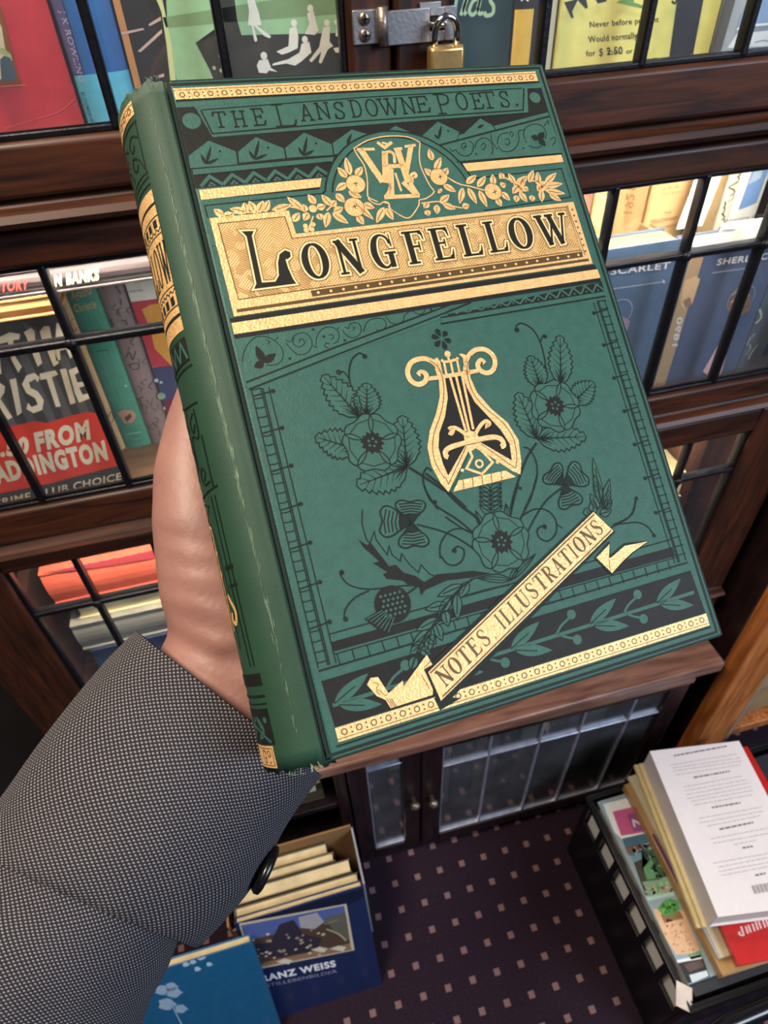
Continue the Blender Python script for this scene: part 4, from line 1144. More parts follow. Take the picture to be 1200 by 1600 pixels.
1c2f26|5|D|1.4557202498788087|44.8,149.7
4c7a52|5|D|3.295008841722429|37.4,150.4
6a9a6e|5|D|2.9043207702031606|54.8,139.9
24402f|5|D|1.4692285334871162|65.1,170.6
35603f|5|D|2.0155359727419384|37.3,155
1c2f26|5|D|1.8186083746299153|33.3,176.3
4c7a52|5|D|2.444123385988331|42.4,167.1
6a9a6e|5|D|2.035776359576671|49.6,142.7
24402f|5|D|2.1313595622793846|62.8,163.9
35603f|5|D|2.8231400094324886|41.9,146.4
1c2f26|5|D|1.3814133194892533|45.2,165.9
4c7a52|5|D|1.9317101845502185|41.2,178.5
6a9a6e|5|D|2.8417889924031843|35.1,152
24402f|5|D|1.9580305901250803|46.5,159.3
35603f|5|D|2.6130779783393807|58.8,135.8
1c2f26|5|D|2.493237010924343|59.6,164.2
4c7a52|5|D|2.5370428748610188|39.1,138.1
6a9a6e|5|D|1.3864929602132618|59.4,152.9
24402f|5|D|3.214337246448059|39.5,154.3
35603f|5|D|2.6473032510252987|53.2,165.2
1c2f26|5|D|2.5361191706248754|47.9,137
4c7a52|5|D|1.5205928340680641|26.7,136.6
6a9a6e|5|D|2.6791774373938977|38.7,137.4
24402f|5|D|2.081535690771866|53.5,161.5
35603f|5|D|2.0011564362796848|38.2,146.7
1c2f26|5|D|1.516594014789416|35.8,172.5
4c7a52|5|D|1.7086306985475224|62.2,169.2
6a9a6e|5|D|2.9684286271214537|53.6,167.7
24402f|5|D|2.248098317101988|52.5,154.3
35603f|5|D|2.7554052591112805|42.9,161.3
1c2f26|5|D|2.739108298786754|33.4,171.2
4c7a52|5|D|1.7752892134098197|53.4,155.1
6a9a6e|5|D|1.780062896242429|37.1,157.1
24402f|5|D|2.782608312762431|53,146.1
35603f|5|D|2.4157559619142814|48.3,140.5
1c2f26|5|D|1.4201966673981352|41.1,170.8
4c7a52|5|D|2.542575311862385|48.9,146.3
6a9a6e|5|D|2.8261452132905402|32.7,149.5
24402f|5|D|1.3696199894395074|41.9,156.4
35603f|5|D|1.9659156171482224|53.7,181.1
1c2f26|5|D|2.0247579759036043|56.4,152.5
4c7a52|5|D|3.2452852895361017|60,152.5
6a9a6e|5|D|2.614117891789837|45.3,151.4
24402f|5|D|1.473306430346032|33.8,175.5
35603f|5|D|2.677899375984709|33.4,136.5
1c2f26|5|D|1.599808627090743|51.3,139.2
4c7a52|5|D|2.03413587471366|55.3,157.3
6a9a6e|5|D|2.5105307017420273|53,144.7
24402f|5|D|1.995335717004147|50.6,142.4
35603f|5|D|3.2122055530790403|58.5,159.4
1c2f26|5|D|3.355220577983225|53.4,153.1
4c7a52|5|D|2.3608315267268285|49.2,171.8
6a9a6e|5|D|1.5918760819464883|39.1,137.2
7fae92|5|D|1.1976950771116914|30.5,121.8
5a8a6c|5|D|1.6958288994645416|33.5,121.1
a9c6a4|5|D|2.009343907226587|43.4,126.6
c99a88|5|D|1.5885518045708662|16.9,124.5
7fae92|5|D|1.1262378345381632|33.4,116.6
5a8a6c|5|D|1.4623283310405921|24.8,120
a9c6a4|5|D|1.1767687980533803|19.3,117.7
c99a88|5|D|2.060709520066477|29.2,119.9
7fae92|5|D|1.0369085866932106|8.4,119
5a8a6c|5|D|1.1204144082611902|6.5,125.1
a9c6a4|5|D|1.8957687207863707|18.5,120
c99a88|5|D|1.167542717235249|29.2,116.8
7fae92|5|D|2.100404331265657|45.4,118.6
5a8a6c|5|D|1.6307950171610233|6.3,120.5
a9c6a4|5|D|1.6358371409319692|21.4,121.9
c99a88|5|D|1.5967604032458977|43.8,114.9
7fae92|5|D|2.5884711641392526|14.2,126.2
5a8a6c|5|D|1.3175961464565513|17.5,124.5
a9c6a4|5|D|1.6426928352201564|25.3,116.8
c99a88|5|D|2.255089973752245|5.8,124.3
7fae92|5|D|1.577963316556255|18.6,130
5a8a6c|5|D|1.0322311328853406|37.1,122.2
a9c6a4|5|D|1.8787494382427403|33.2,125.7
c99a88|5|D|1.6317501463544988|22,128.2
7fae92|5|D|1.2396073218471666|16,124
5a8a6c|5|D|2.1655916634121555|46,115.8
a9c6a4|5|D|2.5574943957291003|15.9,118.1
c99a88|5|D|1.2124035737604222|9.5,129
7fae92|5|D|2.574474714662511|17.4,120.2
5a8a6c|5|D|2.18896963850687|26.6,124.3
a9c6a4|5|D|1.78396327310256|40.2,121.2
c99a88|5|D|1.7007032461495823|21.5,124.7
7fae92|5|D|1.8325981426274365|10.4,119.1
5a8a6c|5|D|2.248895496475004|33,123
a9c6a4|5|D|2.5337887300765494|14.6,119.8
c99a88|5|D|1.0654892722312161|10.3,126.3
7fae92|5|D|1.051627908226512|36.6,121.5
5a8a6c|5|D|1.4483929098249668|42.4,114.9
a9c6a4|5|D|2.047238549880216|34.7,128.3
c99a88|5|D|1.4872341613145608|17.2,131.3
c99a74|3|D|1.8548524982341308|20.4,78.7
e2bd9a|3|D|1.9603401106944216|15.7,58.9
b98a64|3|D|1.671458568928763|31.5,44.1
c99a74|3|D|1.5282722915395364|28.8,48.8
e2bd9a|3|D|1.9774229136579722|30.9,70.8
b98a64|3|D|1.5485372750875546|10.9,73
c99a74|3|D|1.8456011741203509|20.1,55.8
e2bd9a|3|D|1.032752871756617|3,79.5
b98a64|3|D|1.5765702963015729|20.3,64
c99a74|3|D|1.7482162890044164|16.6,80.5
e2bd9a|3|D|1.136570208270066|18.6,63.1
b98a64|3|D|0.9187492056169|29.8,48.8
c99a74|3|D|1.1036409361192985|14.3,38.4
e2bd9a|3|D|0.8828322398118542|6.9,82
b98a64|3|D|1.8870849885617276|3.7,65.1
c99a74|3|D|1.2587998124359978|31.7,35.9
e2bd9a|3|D|1.7253098675398644|25.1,75.8
b98a64|3|D|1.146775186810949|11,54.1
c99a74|3|D|1.5326323818034475|18,60.3
e2bd9a|3|D|1.4768206896954785|13.3,74.3
b98a64|3|D|1.951416839504458|27.2,60.5
c99a74|3|D|1.266313857283577|16.8,64
e2bd9a|3|D|1.5457462675099238|33.5,62.2
b98a64|3|D|0.8541191139838551|18.5,37.3
c99a74|3|D|1.7653799655328934|33.9,59.6
e2bd9a|3|D|1.1984953800352947|8.5,52.5
b98a64|3|D|1.0082429944338156|8.9,76.3
c99a74|3|D|1.1781242089378736|31.5,55.7
e2bd9a|3|D|1.6063385943981898|28.2,53.3
b98a64|3|D|0.9710761613677852|11.9,74.5
c99a74|3|D|1.5698051345534347|13.4,64.2
e2bd9a|3|D|1.0385018481464168|15,64.8
b98a64|3|D|0.964185313483598|14.9,57.4
c99a74|3|D|1.4827406470798472|25.7,37.6
e2bd9a|3|D|0.9482603173133044|11.6,40.2
b98a64|3|D|1.771363793653179|8.1,50.2
c99a74|3|D|1.566460176055064|15,77.9
e2bd9a|3|D|0.8773393408127441|12.8,44.9
b98a64|3|D|1.9361567496092897|20.1,72.7
c99a74|3|D|1.632246717197746|33.2,49.4
e2bd9a|3|D|0.9412409097565927|29.6,36.8
b98a64|3|D|1.1293114699016036|12.6,47.6
c99a74|3|D|1.3692712259802842|15.2,38.4
e2bd9a|3|D|0.9766676572915556|21.3,69.7
b98a64|3|D|0.9592525417103602|30.7,42.2
c99a74|3|D|1.1942264417147026|31.2,36.5
e2bd9a|3|D|1.0980783933376155|31.2,70.3
b98a64|3|D|1.2940788361071687|30.4,53
c99a74|3|D|1.012849290459291|12.5,73.2
e2bd9a|3|D|0.9027840453886632|16.8,59
b98a64|3|D|0.9688050276339368|26.6,73.9
c99a74|3|D|0.9557606739097873|31,59.5
e2bd9a|3|D|0.943494160689946|15.5,74.3
b98a64|3|D|1.6928500562406135|34.6,71.3
c99a74|3|D|1.8559653837998484|17.2,70.9
e2bd9a|3|D|1.2590914084735325|19.8,78.3
b98a64|3|D|1.1582308855120957|22.1,60.4
c99a74|3|D|1.3707869049623738|13.2,69.1
e2bd9a|3|D|1.4470414405261902|33.2,34.8
b98a64|3|D|1.5559760819412398|31.4,69
3f8a3e|5|D|2.096149549307331|36.6,96.4
6ab462|5|D|2.755704897100083|30.1,99.5
2f6a30|5|D|1.2370164193240833|24.5,94.3
3f8a3e|5|D|2.6038779403087973|28.6,95.3
6ab462|5|D|1.5081592009814644|15.8,91.5
2f6a30|5|D|2.1653135949915927|35,90
3f8a3e|5|D|2.2729060338555227|24.7,95.7
6ab462|5|D|2.329485400067012|26.8,100.6
2f6a30|5|D|1.5455339510469919|34,96.5
3f8a3e|5|D|1.3165470914687383|38.2,95
6ab462|5|D|1.8286800551717668|38,96.5
2f6a30|5|D|1.5505558086962852|29.6,94.7
3f8a3e|5|D|1.4062694925045796|21.5,95.6
6ab462|5|D|1.4382756376764343|38.7,96.1
2f6a30|5|D|2.660746818694234|21.6,99.7
3f8a3e|5|D|2.520219987836551|25.1,91.7
6ab462|5|D|2.5141698492145457|17.5,94.7
2f6a30|5|D|2.0563031716298132|19.5,90.3
3f8a3e|5|D|1.4899371987879544|26.1,88.4
6ab462|5|D|2.0966268006386155|39.4,96.1
2f6a30|5|D|1.5950189216452888|18.3,98
3f8a3e|5|D|1.4421301705188856|32.4,87.5
5a6a74|3|D|2.9612807779980512|10.7,180.9
93a9b4|3|D|2.513248991468415|45.5,180
7a5c50|3|D|2.880301583946575|33.1,189.2
3f4a50|3|D|1.235702102208313|31.3,183.9
5a6a74|3|D|2.93289822683058|16.1,184.7
93a9b4|3|D|1.8870159351333693|33.2,181.3
7a5c50|3|D|1.707150803118645|38.8,187.2
3f4a50|3|D|2.783903313470498|30.9,187.3
5a6a74|3|D|2.8801231280348887|18.6,183.2
93a9b4|3|D|2.436650797174388|23,182.4
7a5c50|3|D|2.1388758101059975|26.6,186.1
3f4a50|3|D|2.4385143041921635|40.5,184.9
5a6a74|3|D|2.895154696112523|19,184.3
93a9b4|3|D|1.2942477754664499|10.2,178.1
7a5c50|3|D|2.462134381670281|41.1,185.3
3f4a50|3|D|1.3613942921830626|18.8,186.7
5a6a74|3|D|1.2751160333150016|9.5,184.2
93a9b4|3|D|2.460939557917445|18.7,178.8
7a5c50|3|D|1.2879348008847116|26.7,188.8
3f4a50|3|D|2.268279034803495|48.1,184.9
5a6a74|3|D|2.55343489720433|37.5,182.5
93a9b4|3|D|2.0161600104656463|30.8,183.6
7a5c50|3|D|1.8879154596269|42.1,178.5
3f4a50|3|D|1.7172182269618506|15.6,178.1
5a6a74|3|D|2.271677569168344|37.9,186.8
93a9b4|3|D|1.2387120925947734|22.7,188.4
7a5c50|3|D|1.9924154198739674|20.7,183.6
3f4a50|3|D|1.4355648325118728|26.1,183.3
5a6a74|3|D|1.9938286439672803|33.5,180.6
93a9b4|3|D|1.258765888518925|28.2,187.7
'''
TRACE_S = r'''
@frame_lines
L|3|S|0.8~1|1.9,1.9 123,1.9 123,194.3 1.9,194.3
L|3|S|0.35~1|.7,.8 124.3,.8 124.3,195.4 .7,195.4
K|1|P|0|2.6,8.4 121.4,8.4 121.4,35 2.6,35
@series_banner
G|2|P|0|2.6,7.6 121.6,7.6 121.6,9.4 2.6,9.4
G|2|P|0|7.8,9.3 58,8.2 116.4,8.9 113.8,18.1 55.5,18.8 10.8,19.5
L|3|S|0.4~0|9.7,10.6 57.7,9.4 114.2,9.2
L|3|S|0.5~0|9.3,10.6 11,18.4 55.8,17.4 112.2,17.2 115,9.2
G|2|D|2.6|6,13.9
G|2|D|2.0|118,12.9
G|2|P|0|2.3,28.7 2.6,24.8 9.4,20.3 16.5,24.4 16.1,28.7
L|3|S|0.32~0|2.3,28.7 2.6,24.8 9.4,20.3 16.5,24.4 16.1,28.7
L|3|L|0.95~d|7.1,27.9 6.3,24.5
L|3|L|0.95~d|7.1,27.9 9.8,22.2
L|3|L|0.95~d|7.1,27.9 11.1,26.3
L|3|D|0.35|11.9,24.1
G|2|P|0|16.3,28.2 16.8,24.6 23.1,20.2 30.6,24.6 30.3,27.9
L|3|S|0.32~0|16.3,28.2 16.8,24.6 23.1,20.2 30.6,24.6 30.3,27.9
L|3|L|0.95~d|21.1,27.6 20.1,24.4
L|3|L|0.95~d|21.1,27.6 23.9,21.3
L|3|L|0.95~d|21.1,27.6 25.3,26.1
L|3|D|0.35|25.9,24.1
G|2|P|0|30.5,27.8 30.7,24.5 37.7,19.8 45.3,24.4 44.9,28
L|3|S|0.32~0|30.5,27.8 30.7,24.5 37.7,19.8 45.3,24.4 44.9,28
L|3|L|0.95~d|35.7,27.6 34.8,24.5
L|3|L|0.95~d|35.7,27.6 38.4,21.2
L|3|L|0.95~d|35.7,27.6 39.5,26
L|3|D|0.35|40.5,23.8
G|2|P|0|45,27.9 45.4,24 52.6,19.9 58.4,22.3 53.6,27
L|3|S|0.32~0|45,27.9 45.4,24 52.6,19.9 58.4,22.3 53.6,27
L|3|L|0.95~d|49.8,25 52.3,21.3
G|2|P|0|61.6,22.6 66.8,19.6 71.2,22.2 70.2,23.9
L|3|S|0.32~0|61.6,22.6 66.8,19.6 71.2,22.2 70.2,23.9
G|2|P|0|73.3,26.1 74.7,23.6 81.2,19.1 87.7,23.4 85.4,27
L|3|S|0.32~0|73.3,26.1 74.7,23.6 81.2,19.1 87.7,23.4 85.4,27
L|3|L|0.95~d|79.9,25.3 78.8,23.6
L|3|L|0.95~d|79.9,25.3 82.1,20.7
L|3|D|0.35|83.8,22.8
G|2|P|0|88.7,24 96.1,19 99.6,21.7 100.3,23.6
L|3|S|0.32~0|88.7,24 96.1,19 99.6,21.7 100.3,23.6
L|3|L|0.95~d|94.2,22.5 96.8,21.4
G|2|P|0|3,28.9 45,28.4 44,30.2 3,31
L|3|S|0.4~0|3,31 43.5,30.2
L|3|S|0.35~0|2.8,29 45,28.5
G|2|S|1.0~0|4.2,34.6 7.3,31.7 10.5,34.6
G|2|P|0|6,34.8 7.3,33.4 8.7,34.8
L|3|D|0.3|7.3,34.4
G|2|S|1.0~0|10.5,34.6 13.7,31.7 16.8,34.6
L|3|S|0.22~0|10.7,33.5 13.7,30.9 16.5,33.5
G|2|P|0|12.3,34.8 13.7,33.4 15,34.8
L|3|D|0.3|13.7,34.4
G|2|S|1.0~0|16.8,34.6 19.9,31.7 23.1,34.6
L|3|S|0.22~0|17,33.5 19.9,30.9 22.8,33.5
G|2|P|0|18.6,34.8 19.9,33.4 21.3,34.8
L|3|D|0.3|19.9,34.4
G|2|S|1.0~0|23.1,34.6 26.2,31.7 29.4,34.6
L|3|S|0.22~0|23.3,33.5 26.2,30.9 29.1,33.5
G|2|P|0|24.9,34.8 26.2,33.4 27.6,34.8
L|3|D|0.3|26.2,34.4
G|2|S|1.0~0|29.4,34.6 32.5,31.7 35.7,34.6
L|3|S|0.22~0|29.6,33.5 32.5,30.9 35.4,33.5
G|2|P|0|31.2,34.8 32.5,33.4 33.9,34.8
L|3|D|0.3|32.5,34.4
G|2|S|1.0~0|35.7,34.6 38.9,31.7 42,34.6
L|3|S|0.22~0|35.9,33.5 38.9,30.9 41.7,33.5
G|2|P|0|37.5,34.8 38.9,33.4 40.2,34.8
L|3|D|0.3|38.9,34.4
G|3|P|0|77.6,26.1 121,18.6 121.5,33.9 83.6,34
L|4|P|0|79.5,27.2 121,19.8 121.1,20.4 79.7,27.8
L|4|S|0.4~0|83.6,33.7 121.4,33.8
L|5|C|0.28~0|82.6,28.7 83.1,29.9 84.6,29.5 84.8,30.4 85.8,31.5 87.8,32 90,30.6 90.9,28.1 89.8,26.8
L|5|C|0.28~0|87.4,29.1 88.5,28.2 88.3,27.5 87.2,27.8 86.7,28.9 87.5,29.7
L|5|C|0.28~0|91.1,29.4 92.6,27.2 94.8,26.2 96.6,26.7 97.4,28.6 97,31.1 96.1,32
L|5|C|0.28~0|98,25 97.8,27.9 98.8,30.5
L|5|C|0.28~0|93.4,28.9 94.6,28 95.1,29 94.1,30.2 93.3,30
L|5|C|0.28~0|99.4,28.7 100.1,26.8 101.8,25.3 104.6,24.9
L|5|C|0.28~0|99.4,29.4 100.2,31.1 102.7,31.6 105.3,30.5 107.3,28 108.2,24.8 110.3,24.3
L|5|C|0.28~0|102.6,27.3 103.6,27.1 103.9,28.4 102.7,29.3 102,28.6
L|5|C|0.28~0|104.6,25.9 105.6,24.6 106,25.6 105.1,26.6
L|5|C|0.28~0|109.7,28.9 109.6,26.2 110.8,24 113.1,22.8 115.8,22.7 117.5,23.8 118,26.2 116.9,28.1
L|5|C|0.28~0|110.3,30.2 112.7,31.1 114.9,30.6
L|5|C|0.28~0|118,23.5 120.1,21.6 119.7,23.3
L|5|C|0.28~0|118.8,28.6 120.5,27.7 120.3,29.4 118.9,30.6
L|5|L|2.3~d|114.6,27.9 112,26.9
L|5|L|2.3~d|114.6,27.9 117.3,25.8
L|5|L|2.3~d|114.6,27.9 116.3,30.8
L|5|D|0.35|91,31.6
L|5|D|0.35|108,30.9
L|5|D|0.35|88.1,28.8
@monogram_arch
G|4|P|0|39.3,40 39.8,38.4 40.4,36.9 41,35.3 41.8,33.9 42.7,32.4 43.6,31.1 44.7,29.8 45.9,28.6 47.1,27.4 48.4,26.4 49.8,25.4 51.2,24.5 52.7,23.8 54.2,23.1 55.8,22.5 57.4,22.1 59,21.8 60.7,21.5 62.4,21.4 64,21.4 65.7,21.5 67.4,21.8 69,22.1 70.6,22.5 72.2,23.1 73.7,23.8 75.2,24.5 76.6,25.4 78,26.4 79.3,27.4 80.5,28.6 81.7,29.8 82.8,31.1 83.7,32.4 84.6,33.9 85.4,35.3 86,36.9 86.6,38.4 87.1,40 86.5,41 40,41
L|5|S|0.55~0|38.6,40 39.4,39.6 39.9,38 40.5,36.5 41.2,35 42,33.6 42.9,32.2 43.8,30.8 44.9,29.6 46,28.4 47.3,27.3 48.5,26.2 49.9,25.3 51.3,24.4 52.8,23.7 54.3,23.1 55.9,22.5 57.5,22.1 59.1,21.8 60.7,21.5 62.4,21.4 64,21.4 65.7,21.5 67.3,21.8 68.9,22.1 70.5,22.5 72.1,23.1 73.6,23.7 75.1,24.4 76.5,25.3 77.8,26.2 79.1,27.3 80.4,28.4 81.5,29.6 82.6,30.8 83.5,32.2 84.4,33.6 85.2,35 85.9,36.5 86.5,38 87,39.6 87.6,39.6
L|5|S|0.5~0|41.5,40.2 41.9,38.7 42.4,37.3 43.1,36 43.8,34.6 44.6,33.3 45.5,32.1 46.5,31 47.5,29.9 48.6,28.9 49.8,27.9 51,27.1 52.3,26.3 53.7,25.6 55.1,25 56.5,24.5 58,24.1 59.4,23.8 60.9,23.6 62.4,23.5 64,23.5 65.5,23.6 67,23.8 68.4,24.1 69.9,24.5 71.3,25 72.7,25.6 74.1,26.3 75.3,27.1 76.6,27.9 77.8,28.9 78.9,29.9 79.9,31 80.9,32.1 81.8,33.3 82.6,34.6 83.3,36 84,37.3 84.5,38.7 84.9,40.2
O|6|C|0.38~0|51.6,26.5 52.2,29 53.4,32.5 53.1,37.3 52.1,41.4 52.1,42.9 54.5,44.6
O|6|C|0.38~0|51.6,26.5 56.5,24.2 62.9,23.2 69.6,23.9 73.3,26.1
O|6|C|0.38~0|73.3,26.1 71.9,30.3 71.3,34 71.8,37.8 72.5,41 73.2,43.2 70.3,45 67.8,45.4 67.5,46.1 66.6,47.7 62.6,50.9 58.8,48.3 57.5,46.8 57.8,45.7 56.4,45
O|6|C|0.38~0|51.8,43.2 52.9,44.7 54.8,45.5 56.5,44.8 57.8,45.4 57.9,47.3 60,49.4
O|6|S|2.0~0|53.6,26.9 57.8,38.3
O|6|S|0.9~0|52.4,26.9 58.1,27.2
O|6|S|1.9~0|61.1,28.2 58.6,38.7
O|6|S|1.0~0|59.5,25 61.4,27 64.2,25.3
O|6|S|0.7~0|61,25.2 62.7,25.9
O|6|S|1.3~0|59,33.2 66,33.6
O|6|S|2.0~0|65.3,27.9 65.8,39.1
O|6|S|0.9~0|64.2,27.8 66.9,27.7
O|6|S|1.6~0|70,27.1 66,36
O|6|S|0.9~0|67.9,27.2 71.6,26.9
O|6|S|1.6~0|61.5,34.1 59.4,43.3
O|6|S|1.3~0|56.9,43.4 68.2,43.9
O|6|S|1.4~0|64.1,38.9 67.3,43.8
O|6|S|0.7~0|62.5,35.7 62.8,41.9
O|6|S|0.7~0|64.4,39 66.8,38.9
O|6|C|0.9~0|60.1,32.4 60.4,29.7 61.6,28.6 62.8,28.5 63.7,29.6 63.2,32.4
O|6|C|0.9~0|67.3,39.2 67.2,37.1 68.6,36.3 69,37.2 68.2,37.8
O|6|S|1.3~0|67.5,37.4 66.5,39.8 67.9,43.9
O|6|S|1.0~0|60.4,38.6 59.1,41.5 57.5,43.1
@gilt_floral_band
G|3|P|0|3.2,38.8 40,38.8 86,38.8 121.2,37.6 121.2,53 3.2,53
L|4|S|0.4~0|39,40.2 4,40.6 4,44.4
L|4|S|0.4~0|88,39.8 119.5,39.2 119.6,49.5 88,51
O|6|L|2.3~m|8.4,44.3 6.2,42
O|6|L|2.3~m|8.4,44.5 11.7,43.9
O|6|L|2.3~m|15.3,43.9 10.6,42.3
O|6|L|2.3~m|15.1,44 15,40.8
O|6|L|2.3~m|17.6,44.1 16.5,40.4
O|6|L|2.3~m|18.2,44.4 20.6,40.8
O|6|L|2.3~m|19.9,44.3 22.4,40.8
O|6|L|2.3~m|22.7,44.1 28.4,42.9
O|6|L|2.3~m|31.3,44.8 27.7,40.3
O|6|L|2.3~m|27.7,48.2 30.1,45.6
O|6|L|2.3~m|35.5,43.4 34,40.1
O|6|L|2.3~m|31.8,45.6 31.9,43
O|6|L|2.3~m|35.6,44.7 38.4,44.2
O|6|L|2.3~m|35.7,46.5 36,48.6
O|6|L|2.3~m|32.7,45.9 30.8,48.3
O|6|L|2.3~m|40.1,44.4 38,40.6
O|6|L|2.3~m|38.7,46.3 36.6,51.2
O|6|L|2.3~m|40.3,46.5 43.5,45.3
O|6|L|2.3~m|39.8,46.7 43.8,50.7
O|6|L|2.3~m|42.4,40.7 44.4,43.8
O|6|L|2.3~m|46.5,37.7 42.6,39.7
O|6|L|2.3~m|47,35.9 45,32.2
O|6|L|2.3~m|48.3,35.2 48.3,29.1
O|6|L|2.3~m|50,35.6 52.7,32.7
O|6|L|2.3~m|46.4,40.3 49.9,42.8
O|6|L|2.3~m|46.9,43.5 51.8,50.3
O|6|L|2.3~m|49.9,44.9 53,46.5
O|6|L|2.3~m|47.1,48.2 48.3,51.5
O|6|L|2.3~m|56,46.6 52.3,51.4
O|6|L|2.3~m|56.5,46.9 57.8,51
O|6|L|2.3~m|40,44.6 41.9,42.9
O|6|C|0.45~0|22.4,44.1 25.1,42.8 30.9,44.5
O|6|C|0.45~0|8.7,44.4 11.5,43.8 15.3,43.9 18.2,44.4
O|6|C|0.45~0|38.3,45.8 40.3,44.4 41.9,43
O|6|C|0.45~0|33.9,47.1 32.7,49.2 31.6,51.2
O|6|D|3.0|49.2,38.2
D|8|S|0.25~0|48.5,38.1 50,37.9
D|8|S|0.25~0|49.2,37.5 49.3,39
D|7|R|3.0~0.15|49.2,38.2
O|6|D|3.1|46.9,45.6
D|8|S|0.25~0|46.3,45.5 47.7,45.3
D|8|S|0.25~0|47,44.9 47.1,46.4
D|7|R|3.1~0.15|46.9,45.6
O|6|D|1.2|34.4,44.8
O|6|D|0.75|30.9,50
O|6|D|0.75|33.2,49.7
O|6|D|0.75|30.8,51.3
O|6|D|0.75|32.5,51.2
O|6|L|2.2~m|75.6,32.6 75.6,28.5
O|6|L|2.2~m|75.6,36.1 78.8,31.7
O|6|L|2.2~m|74.3,37.8 72.3,35
O|6|L|2.2~m|78,37.8 80,35.5
O|6|L|2.2~m|76.9,41 80.5,43.9
O|6|L|2.2~m|84.7,41.4 88.9,38.8
O|6|L|2.2~m|83.1,42.7 80.5,48
O|6|L|2.2~m|84.8,42.9 86.2,48.6
O|6|L|2.2~m|88.3,44.1 89.3,50.1
O|6|L|2.2~m|88.1,42.9 92,39.4
O|6|L|2.2~m|93.7,42.9 94.5,39
O|6|L|2.2~m|96,43.4 98,42.7
O|6|L|2.2~m|95.7,45.4 97.8,48.6
O|6|L|2.2~m|93.4,47.3 94.3,50.3
O|6|L|2.2~m|97.6,40.8 97.3,38.7
O|6|L|2.2~m|101.2,43 100,39.2
O|6|L|2.2~m|101.9,43.9 99.4,46.4
O|6|L|2.2~m|103,43.1 106.2,40.7
O|6|L|2.2~m|103.8,44.7 105.3,45.8
O|6|L|2.2~m|101.9,46 103.6,49.8
O|6|L|2.2~m|106.2,42.8 109.2,38.9
O|6|L|2.2~m|100.7,47.1 99.7,49.4
O|6|L|2.2~m|106,47.6 105.4,49.7
O|6|L|2.2~m|109.6,43.8 110.5,39.6
O|6|L|2.2~m|110.5,43.9 108.5,42.4
O|6|L|2.2~m|111.8,44 117.2,40.5
O|6|L|2.2~m|111.8,44.9 118.2,44.6
O|6|L|2.2~m|111.1,46.3 118,48.2
O|6|L|2.2~m|109.8,46.2 108.7,50.3
O|6|L|2.2~m|112.2,47.7 115.8,50.6
O|6|L|2.2~m|70.4,46.4 68.5,48.2
O|6|L|2.2~m|72.9,47.5 72.2,50.6
O|6|L|2.2~m|74.3,46.8 78,44.6
O|6|L|2.2~m|75,47.5 78.7,49.6
O|6|L|2.2~m|69.2,48.9 69.3,50.9
O|6|L|2.2~m|81.1,49.2 83.6,48.6
O|6|L|2.2~m|75.6,43.5 74.8,42.5
O|6|C|0.45~0|78.7,38.5 82.1,41.2 86.3,42.7 91.1,44.7
O|6|C|0.45~0|68.1,46.5 73.8,46.5 75.2,47.5 81,49.5
O|6|C|0.45~0|96.4,40.7 98.8,40.9 101.7,43.6
O|6|C|0.45~0|106.2,42.8 109.3,42.8 110.6,44.8
O|6|D|2.9|76.2,38.3
D|7|R|2.9~0.15|76.2,38.3
D|8|S|0.25~0|76.7,37.5 76.7,39.2
D|8|S|0.25~0|75.9,38.6 77.5,38.1
O|6|D|2.9|92.9,45
D|7|R|2.9~0.15|92.9,45
D|8|S|0.25~0|93.5,44.3 93.5,46
D|8|S|0.25~0|92.6,45.4 94.3,44.9
O|6|D|1.5|102.2,44.1
D|7|D|0.4|102.2,44.1
O|6|D|1.5|110.4,45
D|7|D|0.4|110.4,45
O|6|L|3.0~m|102.5,44 104.9,40.9
O|6|L|3.0~m|102.5,44 100.7,42.9
O|6|L|3.0~m|102.4,44.3 103.5,45.9
O|6|L|3.0~m|110.5,45.1 112.8,43.5
O|6|L|3.0~m|110.5,45.1 108.3,46.1
@gilt_bars
O|6|P|0|3.4,35.7 39.3,35.3 38.2,38.1 3.4,38.8
O|6|P|0|85.4,34.5 121,34.3 121,37 86.3,37.3
K|1|P|0|3.2,38.9 38,38.2 38,39.4 3.2,39.8
O|6|P|0|3.6,76.3 121,75.3 121.2,78.3 3.6,79.6
K|4|P|0|3.4,74.8 120.6,73.6 120.8,75.1 3.4,76.1
K|4|P|0|3.4,79.8 121,78.5 121,79.6 3.6,80.9
@gilt_border
O|6|P|0|3,3.3 121,3.3 121,6.9 3,6.9
D|7|S|0.2~0|3,4 121,4
D|7|R|0.72~0.3|5.1,5.5
D|7|D|0.26|7.1,5
D|7|D|0.26|7.1,6.2
D|7|R|0.72~0.3|9.2,5.5
D|7|D|0.26|11.2,5
D|7|D|0.26|11.2,6.2
D|7|R|0.72~0.3|13.2,5.5
D|7|D|0.26|15.3,5
D|7|D|0.26|15.3,6.2
D|7|R|0.72~0.3|17.3,5.5
D|7|D|0.26|19.3,5
D|7|D|0.26|19.3,6.2
D|7|R|0.72~0.3|21.4,5.5
D|7|D|0.26|23.4,5
D|7|D|0.26|23.4,6.2
D|7|R|0.72~0.3|25.4,5.5
D|7|D|0.26|27.4,5
D|7|D|0.26|27.4,6.2
D|7|R|0.72~0.3|29.5,5.5
D|7|D|0.26|31.5,5
D|7|D|0.26|31.5,6.2
D|7|R|0.72~0.3|33.5,5.5
D|7|D|0.26|35.6,5
D|7|D|0.26|35.6,6.2
D|7|R|0.72~0.3|37.6,5.5
D|7|D|0.26|39.6,5
D|7|D|0.26|39.6,6.2
D|7|R|0.72~0.3|41.7,5.5
D|7|D|0.26|43.7,5
D|7|D|0.26|43.7,6.2
D|7|R|0.72~0.3|45.7,5.5
D|7|D|0.26|47.8,5
D|7|D|0.26|47.8,6.2
D|7|R|0.72~0.3|49.8,5.5
